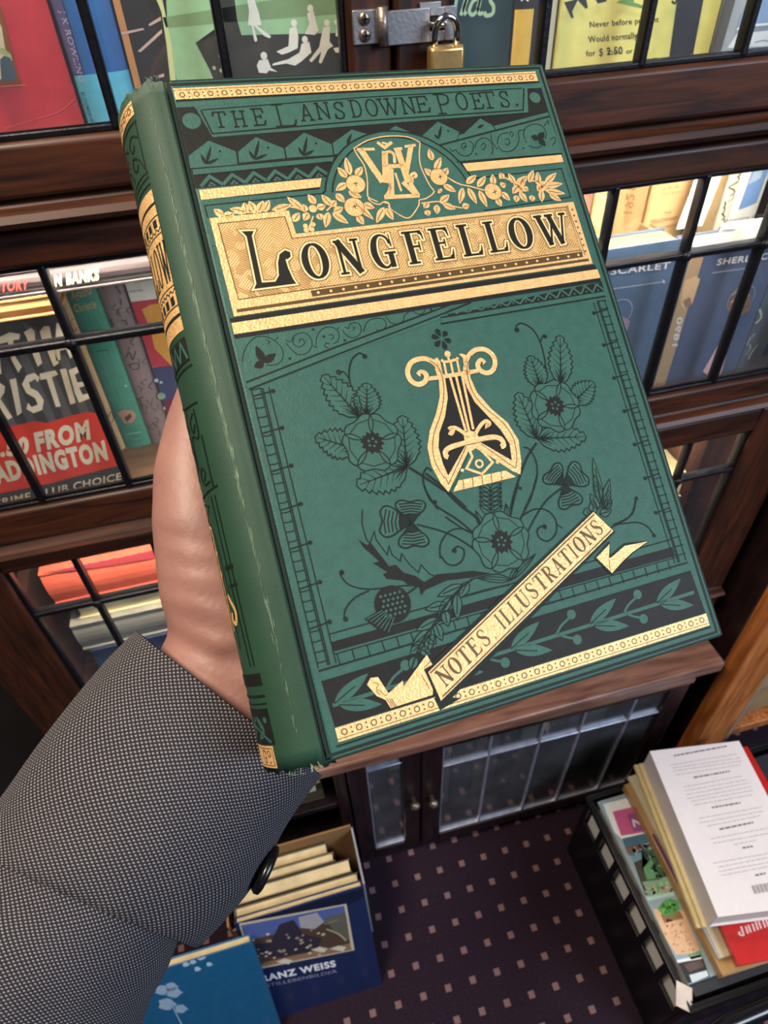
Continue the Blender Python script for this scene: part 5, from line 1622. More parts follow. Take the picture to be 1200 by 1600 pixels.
D|7|D|0.26|51.8,5
D|7|D|0.26|51.8,6.2
D|7|R|0.72~0.3|53.9,5.5
D|7|D|0.26|55.9,5
D|7|D|0.26|55.9,6.2
D|7|R|0.72~0.3|57.9,5.5
D|7|D|0.26|60,5
D|7|D|0.26|60,6.2
D|7|R|0.72~0.3|62,5.5
D|7|D|0.26|64,5
D|7|D|0.26|64,6.2
D|7|R|0.72~0.3|66.1,5.5
D|7|D|0.26|68.1,5
D|7|D|0.26|68.1,6.2
D|7|R|0.72~0.3|70.1,5.5
D|7|D|0.26|72.2,5
D|7|D|0.26|72.2,6.2
D|7|R|0.72~0.3|74.2,5.5
D|7|D|0.26|76.2,5
D|7|D|0.26|76.2,6.2
D|7|R|0.72~0.3|78.3,5.5
D|7|D|0.26|80.3,5
D|7|D|0.26|80.3,6.2
D|7|R|0.72~0.3|82.3,5.5
D|7|D|0.26|84.3,5
D|7|D|0.26|84.3,6.2
D|7|R|0.72~0.3|86.4,5.5
D|7|D|0.26|88.4,5
D|7|D|0.26|88.4,6.2
D|7|R|0.72~0.3|90.5,5.5
D|7|D|0.26|92.5,5
D|7|D|0.26|92.5,6.2
D|7|R|0.72~0.3|94.5,5.5
D|7|D|0.26|96.5,5
D|7|D|0.26|96.5,6.2
D|7|R|0.72~0.3|98.6,5.5
D|7|D|0.26|100.6,5
D|7|D|0.26|100.6,6.2
D|7|R|0.72~0.3|102.6,5.5
D|7|D|0.26|104.7,5
D|7|D|0.26|104.7,6.2
D|7|R|0.72~0.3|106.7,5.5
D|7|D|0.26|108.7,5
D|7|D|0.26|108.7,6.2
D|7|R|0.72~0.3|110.8,5.5
D|7|D|0.26|112.8,5
D|7|D|0.26|112.8,6.2
D|7|R|0.72~0.3|114.8,5.5
D|7|D|0.26|116.9,5
D|7|D|0.26|116.9,6.2
D|7|R|0.72~0.3|118.9,5.5
O|6|P|0|5.2,188.2 121.2,188.2 121.2,191.8 5.2,191.8
D|7|S|0.2~0|5.2,191.1 121.2,191.1
D|7|R|0.72~0.3|7.3,189.7
D|7|D|0.26|9.3,189.1
D|7|D|0.26|9.3,190.3
D|7|R|0.72~0.3|11.3,189.7
D|7|D|0.26|13.3,189.1
D|7|D|0.26|13.3,190.3
D|7|R|0.72~0.3|15.3,189.7
D|7|D|0.26|17.3,189.1
D|7|D|0.26|17.3,190.3
D|7|R|0.72~0.3|19.3,189.7
D|7|D|0.26|21.3,189.1
D|7|D|0.26|21.3,190.3
D|7|R|0.72~0.3|23.3,189.7
D|7|D|0.26|25.3,189.1
D|7|D|0.26|25.3,190.3
D|7|R|0.72~0.3|27.3,189.7
D|7|D|0.26|29.3,189.1
D|7|D|0.26|29.3,190.3
D|7|R|0.72~0.3|31.3,189.7
D|7|D|0.26|33.2,189.1
D|7|D|0.26|33.2,190.3
D|7|R|0.72~0.3|35.2,189.7
D|7|D|0.26|37.2,189.1
D|7|D|0.26|37.2,190.3
D|7|R|0.72~0.3|39.2,189.7
D|7|D|0.26|41.2,189.1
D|7|D|0.26|41.2,190.3
D|7|R|0.72~0.3|43.2,189.7
D|7|D|0.26|45.2,189.1
D|7|D|0.26|45.2,190.3
D|7|R|0.72~0.3|47.2,189.7
D|7|D|0.26|49.2,189.1
D|7|D|0.26|49.2,190.3
D|7|R|0.72~0.3|51.2,189.7
D|7|D|0.26|53.2,189.1
D|7|D|0.26|53.2,190.3
D|7|R|0.72~0.3|55.2,189.7
D|7|D|0.26|57.2,189.1
D|7|D|0.26|57.2,190.3
D|7|R|0.72~0.3|59.2,189.7
D|7|D|0.26|61.2,189.1
D|7|D|0.26|61.2,190.3
D|7|R|0.72~0.3|63.2,189.7
D|7|D|0.26|65.2,189.1
D|7|D|0.26|65.2,190.3
D|7|R|0.72~0.3|67.2,189.7
D|7|D|0.26|69.2,189.1
D|7|D|0.26|69.2,190.3
D|7|R|0.72~0.3|71.2,189.7
D|7|D|0.26|73.2,189.1
D|7|D|0.26|73.2,190.3
D|7|R|0.72~0.3|75.2,189.7
D|7|D|0.26|77.2,189.1
D|7|D|0.26|77.2,190.3
D|7|R|0.72~0.3|79.2,189.7
D|7|D|0.26|81.2,189.1
D|7|D|0.26|81.2,190.3
D|7|R|0.72~0.3|83.2,189.7
D|7|D|0.26|85.2,189.1
D|7|D|0.26|85.2,190.3
D|7|R|0.72~0.3|87.2,189.7
D|7|D|0.26|89.2,189.1
D|7|D|0.26|89.2,190.3
D|7|R|0.72~0.3|91.2,189.7
D|7|D|0.26|93.2,189.1
D|7|D|0.26|93.2,190.3
D|7|R|0.72~0.3|95.1,189.7
D|7|D|0.26|97.1,189.1
D|7|D|0.26|97.1,190.3
D|7|R|0.72~0.3|99.1,189.7
D|7|D|0.26|101.1,189.1
D|7|D|0.26|101.1,190.3
D|7|R|0.72~0.3|103.1,189.7
D|7|D|0.26|105.1,189.1
D|7|D|0.26|105.1,190.3
D|7|R|0.72~0.3|107.1,189.7
D|7|D|0.26|109.1,189.1
D|7|D|0.26|109.1,190.3
D|7|R|0.72~0.3|111.1,189.7
D|7|D|0.26|113.1,189.1
D|7|D|0.26|113.1,190.3
D|7|R|0.72~0.3|115.1,189.7
D|7|D|0.26|117.1,189.1
D|7|D|0.26|117.1,190.3
D|7|R|0.72~0.3|119.1,189.7
K|1|P|0|3,6.9 121.3,6.9 121.3,7.5 3,7.5
L|3|S|0.5~0|4.5,192.7 121.4,192.4
@title_panel
O|6|P|0|4.5,44.6 27.2,44.6 27.6,52.1 120,51.3 120,73.2 4.7,74.5
T|6.6|P|0|6.4,46.5 25.6,46.4 26.1,53.4 116.9,52.8 117.4,68.2 27,69.4 7,69.8
D|7|S|0.3~1|6.4,46.5 25.6,46.4 26.1,53.4 116.9,52.8 117.4,70.4 117.4,68.2 27,69.4 7,69.8
D|7|P|0|27.6,69.9 117.3,68.7 117.3,70.6 27.6,71.8
O|8|D|0.42|29.6,70.8
O|8|D|0.42|33.4,70.8
O|8|D|0.42|37.1,70.8
O|8|D|0.42|40.9,70.7
O|8|D|0.42|44.6,70.7
O|8|D|0.42|48.4,70.6
O|8|D|0.42|52.1,70.5
O|8|D|0.42|55.9,70.5
O|8|D|0.42|59.6,70.5
O|8|D|0.42|63.4,70.4
O|8|D|0.42|67.1,70.3
O|8|D|0.42|70.8,70.3
O|8|D|0.42|74.6,70.2
O|8|D|0.42|78.3,70.2
O|8|D|0.42|82.1,70.2
O|8|D|0.42|85.8,70.1
O|8|D|0.42|89.6,70
O|8|D|0.42|93.3,70
O|8|D|0.42|97.1,70
O|8|D|0.42|100.8,69.9
O|8|D|0.42|104.6,69.8
O|8|D|0.42|108.3,69.8
O|8|D|0.42|112.1,69.8
O|8|D|0.42|115.8,69.7
D|7|P|0|5.8,72.5 119,71.3 119,72.2 5.8,73.5
D|7|S|0.25~0|117.3,52.3 118.2,70
D|7|D|0.35|118.7,54
D|7|D|0.35|118.7,56.1
D|7|D|0.35|118.7,58.2
D|7|D|0.35|118.7,60.3
D|7|D|0.35|118.7,62.4
D|7|D|0.35|118.7,64.5
D|7|D|0.35|118.7,66.6
D|7|D|0.35|118.7,68.7
A|8|T|O~0|26.6,55 35.6,67.2
A|8|T|N~0|37,55.1 45.6,66.9
A|8|T|G~0|47.3,54.6 56.2,66.7
A|8|T|F~0|58.3,54.7 66.3,66.4
A|8|T|E~0|66.9,54.6 74.9,66.2
A|8|T|L~0|76.3,54.5 84.5,66.1
A|8|T|L~0|85.3,54.4 93.2,65.9
A|8|T|O~0|93.4,54.2 102.6,65.9
A|8|T|W~0|103.4,54.3 115.9,65.8
A|8|X|0|12.3,49.6 15.8,49.9 14.9,51.3 14.5,65.7 18.3,65.9 19.7,64.2 20.3,60.4 21.4,57.8 23.2,56.8 24.5,57.5 24.4,58.9 23.4,59.6 22.7,59.5 22.8,62.1 23.4,65.7 24,67.3 11.9,67.3 12.9,65.8 13.4,51.3
@scroll_border
G|2|P|0|3.5,80.9 71,78.9 64,84 4,95.6
L|3|S|0.55~0|3.7,93.7 30,87.8 62,81.3 78,77.9
L|3|S|0.5~0|4,95.7 30,90 62,83.2 75,80.2
L|3|C|0.26~0|4,87.8 5,85.2 6.8,82.8 9.2,81.3 11.8,81.5 13.8,82.8 15.1,84.6 15.6,86.6 14.8,88.9 12.9,90 10.1,89.7
L|3|C|0.26~0|14.4,82.9 15.4,82.2
L|3|C|0.26~0|11.9,83.9 12.6,83.1 12,82.5
L|3|C|0.26~0|17.2,83.2 17.7,83.9 18.7,83.9 19.5,82.7 21.3,82 23.2,82.3 24.3,84.5 23.8,86.5 22,88.1 19.6,88.1 18,86.3 17.1,84.4
L|3|C|0.26~0|19.7,83 19,84.7 20.4,86 22.1,85.2 21.9,83.9 20.9,83.9 21,84.7
L|3|C|0.26~0|24.2,86.2 25.4,87
L|3|C|0.26~0|25.2,86.4 25.9,84 27.7,82 29.9,81.4 31.8,82.2 32.5,84 31.6,86 30.2,86.5
L|3|C|0.26~0|29.4,83.8 30.4,83.8 30.7,84.8 29.7,85.3
L|3|C|0.26~0|29.3,86.5 28.2,86 27.6,86.9 28.5,87.6
L|3|C|0.26~0|32.3,82.5 33.1,81.9
L|3|C|0.26~0|33.7,82.9 34.7,84.8 36.2,85.7 38.1,85.2 39.2,83.7 39.1,81.9 37.6,81.2 36.1,81.8 35.7,82.7 34.6,82.1
L|3|C|0.26~0|36.8,83.4 37.5,82.8 37,82.5
L|3|C|0.26~0|39.7,84.4 41.4,81.8 43.8,80.9 46.5,81.4 46.8,83.7 45,84.8 43.6,84.3
L|3|C|0.26~0|47.4,80.8 48.9,83.2 51.8,83.3 53.1,81.3
L|3|C|0.26~0|53.1,81.3 55.6,80.2 57.4,81.6
L|3|C|0.26~0|57.4,81.6 59,81.4 60.2,80.1
L|3|D|0.4|25.5,81.5
L|3|D|0.4|33.7,86.1
L|3|D|0.4|17,88.9
L|3|D|0.4|61.8,80.7
L|3|D|0.4|28,84
K|3|L|2.3~d|9.7,88.9 8.7,83.7
K|3|L|2.3~d|9.7,88.9 13.6,86.8
K|3|L|2.3~d|9.7,88.9 6.8,89.8
G|3|P|0|64,83.2 121.4,79.2 121.4,84.8 64,85.6
K|4|P|0|66.5,82.9 121.2,79.6 121.2,82.6 66.5,83.6
L|4|S|0.5~0|63.5,85.5 121,84.6
L|4|S|0.5~0|64,83.6 121,82.8
G|5|S|0.55~0|69,83.1 71.2,82.3 73.3,83.1
G|5|D|0.3|71.2,82.7
G|5|S|0.55~0|73.3,83.1 75.5,82.1 77.7,83
G|5|D|0.3|75.5,82.6
G|5|S|0.55~0|77.7,83 79.9,81.8 82,83
G|5|D|0.3|79.9,82.6
G|5|S|0.55~0|82,83 84.2,81.6 86.4,83
G|5|D|0.3|84.2,82.6
G|5|S|0.55~0|86.4,83 88.6,81.4 90.8,83
G|5|D|0.3|88.6,82.5
G|5|P|0|87.5,81.2 89.7,81.2 88.6,82.1
G|5|S|0.55~0|90.8,83 92.9,81.2 95.1,82.9
G|5|D|0.3|92.9,82.5
G|5|P|0|91.8,81 94,81 92.9,81.9
G|5|S|0.55~0|95.1,82.9 97.3,80.9 99.5,82.9
G|5|D|0.3|97.3,82.5
G|5|P|0|96.2,80.8 98.4,80.8 97.3,81.7
G|5|S|0.55~0|99.5,82.9 101.6,80.7 103.8,82.9
G|5|D|0.3|101.6,82.4
G|5|P|0|100.5,80.5 102.8,80.5 101.6,81.4
G|5|S|0.55~0|103.8,82.9 106,80.4 108.2,82.8
G|5|D|0.3|106,82.4
G|5|P|0|104.9,80.2 107.1,80.2 106,81.1
G|5|S|0.55~0|108.2,82.8 110.3,80.3 112.5,82.8
G|5|D|0.3|110.3,82.4
G|5|P|0|109.2,80.2 111.5,80.2 110.3,81.1
G|5|S|0.55~0|112.5,82.8 114.7,80.3 116.8,82.8
G|5|D|0.3|114.7,82.3
G|5|P|0|113.6,80.2 115.8,80.2 114.7,81
G|5|S|0.55~0|116.8,82.8 119,80.3 121.2,82.7
G|5|D|0.3|119,82.3
G|5|P|0|118,80.1 120.2,80.1 119,81
@ladder_border
L|3|S|0.3~0|4.6,96 4.6,172.5
L|3|S|0.3~0|7.2,96 7.2,172.5
L|3|S|0.35~0|7.7,96 7.7,172.5
L|3|S|0.3~0|9.4,96 9.4,172.5
L|3|C|0.3~0|4.7,96.1 4.9,95.9 5.9,96 7,95.9 7.2,96.1
L|3|C|0.3~0|4.7,98.8 4.9,98.6 5.9,98.7 7,98.6 7.2,98.8
L|3|C|0.3~0|4.7,101.5 4.9,101.3 5.9,101.4 7,101.3 7.2,101.5
L|3|C|0.3~0|4.7,104.2 4.9,104 5.9,104.1 7,104 7.2,104.2
L|3|C|0.3~0|4.7,106.9 4.9,106.7 5.9,106.8 7,106.7 7.2,106.9
L|3|C|0.3~0|4.7,109.5 4.9,109.3 5.9,109.5 7,109.3 7.2,109.6
L|3|C|0.3~0|4.7,112.2 4.9,112 5.9,112.1 7,112 7.2,112.3
L|3|C|0.3~0|4.7,114.9 4.9,114.7 5.9,114.8 7,114.7 7.2,115
L|3|C|0.3~0|4.7,117.6 4.9,117.4 5.9,117.5 7,117.4 7.2,117.6
L|3|C|0.3~0|4.7,120.3 4.9,120.1 5.9,120.2 7,120.1 7.2,120.3
L|3|C|0.3~0|4.7,123 4.9,122.8 5.9,122.9 7,122.8 7.2,123
L|3|C|0.3~0|4.7,125.7 4.9,125.5 5.9,125.6 7,125.5 7.2,125.7
L|3|C|0.3~0|4.7,128.4 4.9,128.2 5.9,128.3 7,128.2 7.2,128.4
L|3|C|0.3~0|4.7,131.1 4.9,130.9 5.9,131 7,130.9 7.2,131.1
L|3|C|0.3~0|4.7,133.8 4.9,133.6 5.9,133.7 7,133.6 7.2,133.8
L|3|C|0.3~0|4.7,136.4 4.9,136.2 5.9,136.3 7,136.2 7.2,136.5
L|3|C|0.3~0|4.7,139.1 4.9,138.9 5.9,139 7,138.9 7.2,139.2
L|3|C|0.3~0|4.7,141.8 4.9,141.6 5.9,141.7 7,141.6 7.2,141.8
L|3|C|0.3~0|4.7,144.5 4.9,144.3 5.9,144.4 7,144.3 7.2,144.5
L|3|C|0.3~0|4.7,147.2 4.9,147 5.9,147.1 7,147 7.2,147.2
L|3|C|0.3~0|4.7,149.9 4.9,149.7 5.9,149.8 7,149.7 7.2,149.9
L|3|C|0.3~0|4.7,152.6 4.9,152.4 5.9,152.5 7,152.4 7.2,152.6
L|3|C|0.3~0|4.7,155.3 4.9,155.1 5.9,155.2 7,155.1 7.2,155.3
L|3|C|0.3~0|4.7,158 4.9,157.8 5.9,157.9 7,157.8 7.2,158
L|3|C|0.3~0|4.7,160.7 4.9,160.5 5.9,160.6 7,160.5 7.2,160.7
L|3|C|0.3~0|4.7,163.3 4.9,163.2 5.9,163.2 7,163.2 7.2,163.4
L|3|C|0.3~0|4.7,166 4.9,165.8 5.9,165.9 7,165.8 7.2,166.1
L|3|C|0.3~0|4.7,168.7 4.9,168.5 5.9,168.6 7,168.5 7.2,168.8
L|3|C|0.3~0|4.7,171.4 4.9,171.2 5.9,171.3 7,171.2 7.2,171.4
L|3|S|0.3~0|120.2,86 120.2,171.5
L|3|S|0.3~0|117.9,86 117.9,171.5
L|3|S|0.35~0|117.4,86 117.4,171.5
L|3|S|0.3~0|116.1,86 116.1,171.5
L|3|C|0.3~0|120.2,86.1 120.5,85.9 119,86 117.7,85.9 117.9,86.1
L|3|C|0.3~0|120.2,88.8 120.5,88.6 119,88.7 117.7,88.6 117.9,88.8
L|3|C|0.3~0|120.2,91.5 120.5,91.3 119,91.4 117.7,91.3 117.9,91.5
L|3|C|0.3~0|120.2,94.2 120.5,94 119,94.1 117.7,94 117.9,94.2
L|3|C|0.3~0|120.2,96.9 120.5,96.7 119,96.8 117.7,96.7 117.9,96.9
L|3|C|0.3~0|120.2,99.5 120.5,99.3 119,99.5 117.7,99.3 117.9,99.6
L|3|C|0.3~0|120.2,102.2 120.5,102 119,102.1 117.7,102 117.9,102.3
L|3|C|0.3~0|120.2,104.9 120.5,104.7 119,104.8 117.7,104.7 117.9,105
L|3|C|0.3~0|120.2,107.6 120.5,107.4 119,107.5 117.7,107.4 117.9,107.6
L|3|C|0.3~0|120.2,110.3 120.5,110.1 119,110.2 117.7,110.1 117.9,110.3
L|3|C|0.3~0|120.2,113 120.5,112.8 119,112.9 117.7,112.8 117.9,113
L|3|C|0.3~0|120.2,115.7 120.5,115.5 119,115.6 117.7,115.5 117.9,115.7
L|3|C|0.3~0|120.2,118.4 120.5,118.2 119,118.3 117.7,118.2 117.9,118.4
L|3|C|0.3~0|120.2,121.1 120.5,120.9 119,121 117.7,120.9 117.9,121.1
L|3|C|0.3~0|120.2,123.8 120.5,123.6 119,123.7 117.7,123.6 117.9,123.8
L|3|C|0.3~0|120.2,126.5 120.5,126.2 119,126.3 117.7,126.2 117.9,126.5
L|3|C|0.3~0|120.2,129.1 120.5,128.9 119,129 117.7,128.9 117.9,129.2
L|3|C|0.3~0|120.2,131.8 120.5,131.6 119,131.7 117.7,131.6 117.9,131.8
L|3|C|0.3~0|120.2,134.5 120.5,134.3 119,134.4 117.7,134.3 117.9,134.5
L|3|C|0.3~0|120.2,137.2 120.5,137 119,137.1 117.7,137 117.9,137.2
L|3|C|0.3~0|120.2,139.9 120.5,139.7 119,139.8 117.7,139.7 117.9,139.9
L|3|C|0.3~0|120.2,142.6 120.5,142.4 119,142.5 117.7,142.4 117.9,142.6
L|3|C|0.3~0|120.2,145.3 120.5,145.1 119,145.2 117.7,145.1 117.9,145.3
L|3|C|0.3~0|120.2,148 120.5,147.8 119,147.9 117.7,147.8 117.9,148
L|3|C|0.3~0|120.2,150.7 120.5,150.5 119,150.6 117.7,150.5 117.9,150.7
L|3|C|0.3~0|120.2,153.3 120.5,153.2 119,153.2 117.7,153.2 117.9,153.4
L|3|C|0.3~0|120.2,156 120.5,155.8 119,155.9 117.7,155.8 117.9,156.1
L|3|C|0.3~0|120.2,158.7 120.5,158.5 119,158.6 117.7,158.5 117.9,158.8
L|3|C|0.3~0|120.2,161.4 120.5,161.2 119,161.3 117.7,161.2 117.9,161.4
L|3|C|0.3~0|120.2,164.1 120.5,163.9 119,164 117.7,163.9 117.9,164.1
L|3|C|0.3~0|120.2,166.8 120.5,166.6 119,166.7 117.7,166.6 117.9,166.8
L|3|C|0.3~0|120.2,169.5 120.5,169.3 119,169.4 117.7,169.3 117.9,169.5
L|3|D|0.62|10.3,97.3
L|3|S|0.4~0|4.8,97.8 10.2,97.3
L|3|D|0.62|115,89.6
L|3|S|0.4~0|115.2,89.6 120.2,89.1
L|3|D|0.62|10.3,108
L|3|S|0.4~0|4.8,108.5 10.2,108
L|3|D|0.62|115,100.5
L|3|S|0.4~0|115.2,100.5 120.2,100
L|3|D|0.62|10.3,118.8
L|3|S|0.4~0|4.8,119.3 10.2,118.8
L|3|D|0.62|115,111.5
L|3|S|0.4~0|115.2,111.5 120.2,111
L|3|D|0.62|10.3,129.6
L|3|S|0.4~0|4.8,130.1 10.2,129.6
L|3|D|0.62|115,122.5
L|3|S|0.4~0|115.2,122.5 120.2,122
L|3|D|0.62|10.3,140.3
L|3|S|0.4~0|4.8,140.8 10.2,140.3
L|3|D|0.62|115,133.4
L|3|S|0.4~0|115.2,133.4 120.2,132.9
L|3|D|0.62|10.3,151.1
L|3|S|0.4~0|4.8,151.6 10.2,151.1
L|3|D|0.62|115,144.3
L|3|S|0.4~0|115.2,144.3 120.2,143.8
L|3|D|0.62|10.3,161.8
L|3|S|0.4~0|4.8,162.3 10.2,161.8
L|3|D|0.62|115,155.3
L|3|S|0.4~0|115.2,155.3 120.2,154.8
@base_bands
L|3|S|0.35~0|9.6,164.9 117,164.2
K|1|P|0|9.6,167 117,166.5 117,169.4 9.6,169.5
L|3|S|0.3~0|9.6,170.2 117.4,169.8
L|3|S|0.3~0|10.2,170.2 10.3,173
L|3|S|0.3~0|14.3,170.2 14.4,173
L|3|S|0.3~0|18.5,170.2 18.6,173
L|3|S|0.3~0|22.6,170.2 22.8,173
L|3|S|0.3~0|26.8,170.2 26.9,173
L|3|S|0.3~0|30.9,170.2 31.1,173
L|3|S|0.3~0|35.1,170.2 35.2,173
L|3|S|0.3~0|39.2,170.2 39.4,173
L|3|S|0.3~0|43.4,170.2 43.5,173
L|3|S|0.3~0|47.5,170.2 47.6,173
L|3|S|0.3~0|51.7,170.2 51.8,173
L|3|S|0.3~0|55.9,170.2 56,173
L|3|S|0.3~0|60,170.2 60.1,173
L|3|S|0.3~0|64.2,170.2 64.2,173
L|3|S|0.3~0|68.3,170.2 68.4,173
L|3|S|0.3~0|72.5,170.2 72.5,173
L|3|S|0.3~0|76.6,170.2 76.7,173
L|3|S|0.3~0|80.8,170.2 80.8,173
L|3|S|0.3~0|84.9,170.2 85,173
L|3|S|0.3~0|89,170.2 89.2,173
L|3|S|0.3~0|93.2,170.2 93.3,173
L|3|S|0.3~0|97.3,170.2 97.5,173
L|3|S|0.3~0|101.5,170.2 101.6,173
L|3|S|0.3~0|105.7,170.2 105.8,173
L|3|S|0.3~0|109.8,170.2 109.9,173
L|3|S|0.3~0|114,170.2 114,173
L|3|S|0.5~0|4.5,173.3 120.6,172.2
K|1|P|0|4.6,176.2 120.6,174.9 121.2,188 5.2,188
L|3|S|0.35~0|4.6,176.1 120.6,174.9
@olive_border
G|2|C|1.0~0|6,182.6 30,182.4 60,182 95,181.6 119.5,181.2
G|2|L|3.3~v|6.5,182.3 17,177.3
G|2|L|3.3~v|7.5,182.9 18.5,185.9
G|2|C|0.7~0|21,182.2 23.2,180.2 26.2,178.8
G|2|D|1.4|27.2,178
G|2|C|0.7~0|21.5,182.2 24,183.8 26,184.6
G|2|D|1.4|26.8,185.2
G|2|L|3.3~v|36,182 46.5,177
G|2|L|3.3~v|37,182.6 48,185.6
G|2|C|0.7~0|49,181.9 51.2,179.9 54.2,178.5
G|2|D|1.4|55.2,177.7
G|2|C|0.7~0|49.5,181.9 52,183.5 54,184.3
G|2|D|1.4|54.8,184.9
G|2|L|3.3~v|57.5,181.8 68,176.8
G|2|L|3.3~v|58.5,182.4 69.5,185.4
G|2|C|0.7~0|72,181.6 74.2,179.6 77.2,178.2
G|2|D|1.4|78.2,177.4
G|2|C|0.7~0|72.5,181.6 75,183.2 77,184
G|2|D|1.4|77.8,184.6
G|2|L|3.3~v|83,181.5 93.5,176.5
G|2|L|3.3~v|84,182.1 95,185.1
G|2|C|0.7~0|94.5,181.4 96.7,179.4 99.7,178
G|2|D|1.4|100.7,177.2
G|2|C|0.7~0|95,181.4 97.5,183 99.5,183.8
G|2|D|1.4|100.3,184.4
G|2|L|3.3~v|106,181.2 116.5,176.2
G|2|L|3.3~v|107,181.8 118,184.8
@motto_ribbon
L|9|P|0|94.4,149.9 99.5,157.7 33.4,191.7 31.9,180.4
O|10|P|0|94.4,150.5 99,157.4 34.2,189.5 32.8,181.4
D|11|S|0.42~0|33.2,181.8 94.4,151.2
D|11|S|0.42~0|34.9,188.6 98.3,157.1
D|11|B|NOTES, ILLUSTRATIONS|36.1,186.7 96.6,156.6 34,182.2
L|9|P|0|32.5,188.3 34.6,188.5 39.8,190.4 33.3,191.8
O|10|P|0|33.6,176.9 34.4,179.8 31.8,180.4 32.8,186.1 32.4,187.4 20.5,187.5 19.7,185.1 17.7,183.5 15.9,180 17.2,178.6 19.2,178.9 20.9,183.7 25.4,181.6 25.3,183.1
D|11|C|0.2~0|17.6,180 18.8,180.8 18,181.7 19,182.7 19.7,183.8 20.6,184
D|11|C|0.2~0|17.8,182.1 18.6,183.4
D|11|S|0.22~0|20.1,184.8 20.9,187.4
D|11|S|0.22~0|20.7,185 21.6,187.6
D|11|S|0.22~0|21.3,185.2 22.2,187.8
D|11|S|0.2~0|30.8,181.5 31.9,185.7
D|11|S|0.2~0|34.1,178.8 31.9,180
L|9|P|0|90.3,163.7 96.8,159.9 95.5,164.2 101.4,161.7 109.6,162.9 102.9,165.3 98.8,167.3 94.3,170
O|10|P|0|91,163.7 96.4,160.9 94.9,164.8 95.9,164.7 101.2,162.5 109.1,163 103,164.9 99,166.7 94.5,169.2
D|11|S|0.2~0|94.8,165.1 94.1,168.5
@lyre
K|5|P|0|60.4,102.2 59.5,107.3 57.1,112.7 53.6,117.9 52.7,122 52.5,127 53.1,130.6 60.4,123.3 65.7,123.3 73.6,130 74.3,125.2 73,119.4 69.2,114.6 66.2,107.3 65.9,102.5
O|7|P|0|51.9,135.2 50.4,132.5 49,127 49.3,121.3 51.3,116.7 54.5,112.2 57.1,107.2 58.1,102.6 57.9,98.8 59.5,99.1 60.2,102.2 59.4,108 57,113.4 53.9,117.9 52.5,122 52.5,127 53.1,130.6
O|7|P|0|51.9,135.2 53.1,130.6 60.4,123.3 62.5,122.5 65.6,123.1 73.5,130.2 74.9,134.8 73,133.5 65.1,125.5 63.6,124 61.1,124.8
O|7|P|0|74.9,134.8 76.3,131.1 77.4,124.7 75.5,118.8 71.8,114 68.7,108.2 68,103.5 68.5,101 66.7,99.6 65.9,102.5 66.1,106.2 67.2,110.9 70.1,115.9 72.7,120.4 74.3,125.2 73.5,130.2
O|7|C|1.5~0|59,99.8 58.5,97.5 56.3,95.6 53.6,95.2 51.1,96 49.5,98.3 49.6,100.8 51,102.4 52.8,102.6 54.4,101.6 54.7,100 53.5,99.2 52.3,99.9
O|7|C|1.5~0|67.3,101.6 67.9,99 69.9,96.3 72.5,95.2 75.2,95.7 77,97.8 77,100.3 75.5,102.4 73.3,102.8 71.6,101.5 71.4,99.8 72.8,98.7 73.7,99.8
D|9|C|0.22~0|51.8,131.1 50.4,126.2 50.8,121.6 52.6,117.3 55.9,112.5 58.3,107.4 59.4,102.1 58.8,98.2 56.9,96.1
D|9|C|0.22~0|74,132.6 75.4,129.1 75.9,123.7 74,118.5 70.3,113.7 67.7,108.8 67.2,103.4 68,99.8 70.2,96.7
D|9|S|0.22~0|52.1,130.8 52.5,133 60.8,123.4
D|9|S|0.22~0|65.5,123.5 73.8,132.6
O|7|S|1.2~0|54.8,101.5 57.8,101.6 64.6,101.7 71.4,101.7
O|7|S|0.75~0|61.8,102.1 62,118.9
O|7|S|0.75~0|63.7,102.2 63,119.1
O|7|S|0.75~0|65.6,102.2 64.4,118.8
O|7|S|0.7~0|60.9,101.2 61.2,97.2
O|7|S|0.7~0|63,101.2 63.3,97.1
O|7|S|0.7~0|65.1,101.1 65.4,97
O|7|C|0.8~0|60.6,96.5 61.5,97.3 65,97.2 65.9,96.6
O|7|S|0.7~0|62.9,97.1 62.9,95.5
O|7|D|1.0|63,95.1
O|7|P|0|57.8,96.2 59.5,95.6 60.1,97 59.8,101 58.5,100.8
O|7|P|0|66.4,95.7 67.5,95.7 69,96.6 68.2,99.8 66.7,101.1 67.4,97
D|9|D|0.35|53.4,99.9
D|9|D|0.35|72.8,99.5
O|7|C|1.1~0|56.8,118.3 57.5,118.8 58.3,117.8 57.5,117.2 59,117.3 60.5,118.5 62.5,121
O|7|C|1.1~0|69.5,118 68.9,118.6 69.9,118 69,117.1 67.2,117.9 65.2,119.7 64,121.3
O|7|P|0|61.1,119.3 63.1,119 64.8,119.7 65.7,122 60.8,121.8
O|8|C|1.5~0|54.6,125.4 54,124.8 54.4,123.4 56.5,122.6 60.7,122.3 65.3,122.1 69.5,122.2 71.9,123.2 72.4,125.2 71.3,125.5
D|9|C|0.2~0|57.4,123.3 60.9,123 65.8,123 69.6,123.1
G|6|P|0|52.8,135.2 60.5,124.3 66.1,124.7 74.1,135
O|7|P|0|53.3,135.4 55.7,132.6 70.7,132.7 73.3,135.2
D|9|S|0.2~0|56.6,135.6 57.1,132.4
D|9|S|0.2~0|59.5,135.7 60.1,132.4
D|9|S|0.2~0|62.5,135.8 63.1,132.5
D|9|S|0.2~0|65.4,135.8 66,132.5
D|9|S|0.2~0|68.6,135.9 69.2,132.6
O|7|S|0.7~1|61.5,124.8 63.6,124 65,125.3 67.5,129.5 63.3,132.2 59.1,129.7 61.8,126.7
O|7|R|1.05~0.55|63.3,129.1
O|7|D|0.5|57.7,129.9
O|7|D|0.5|68.9,129.8
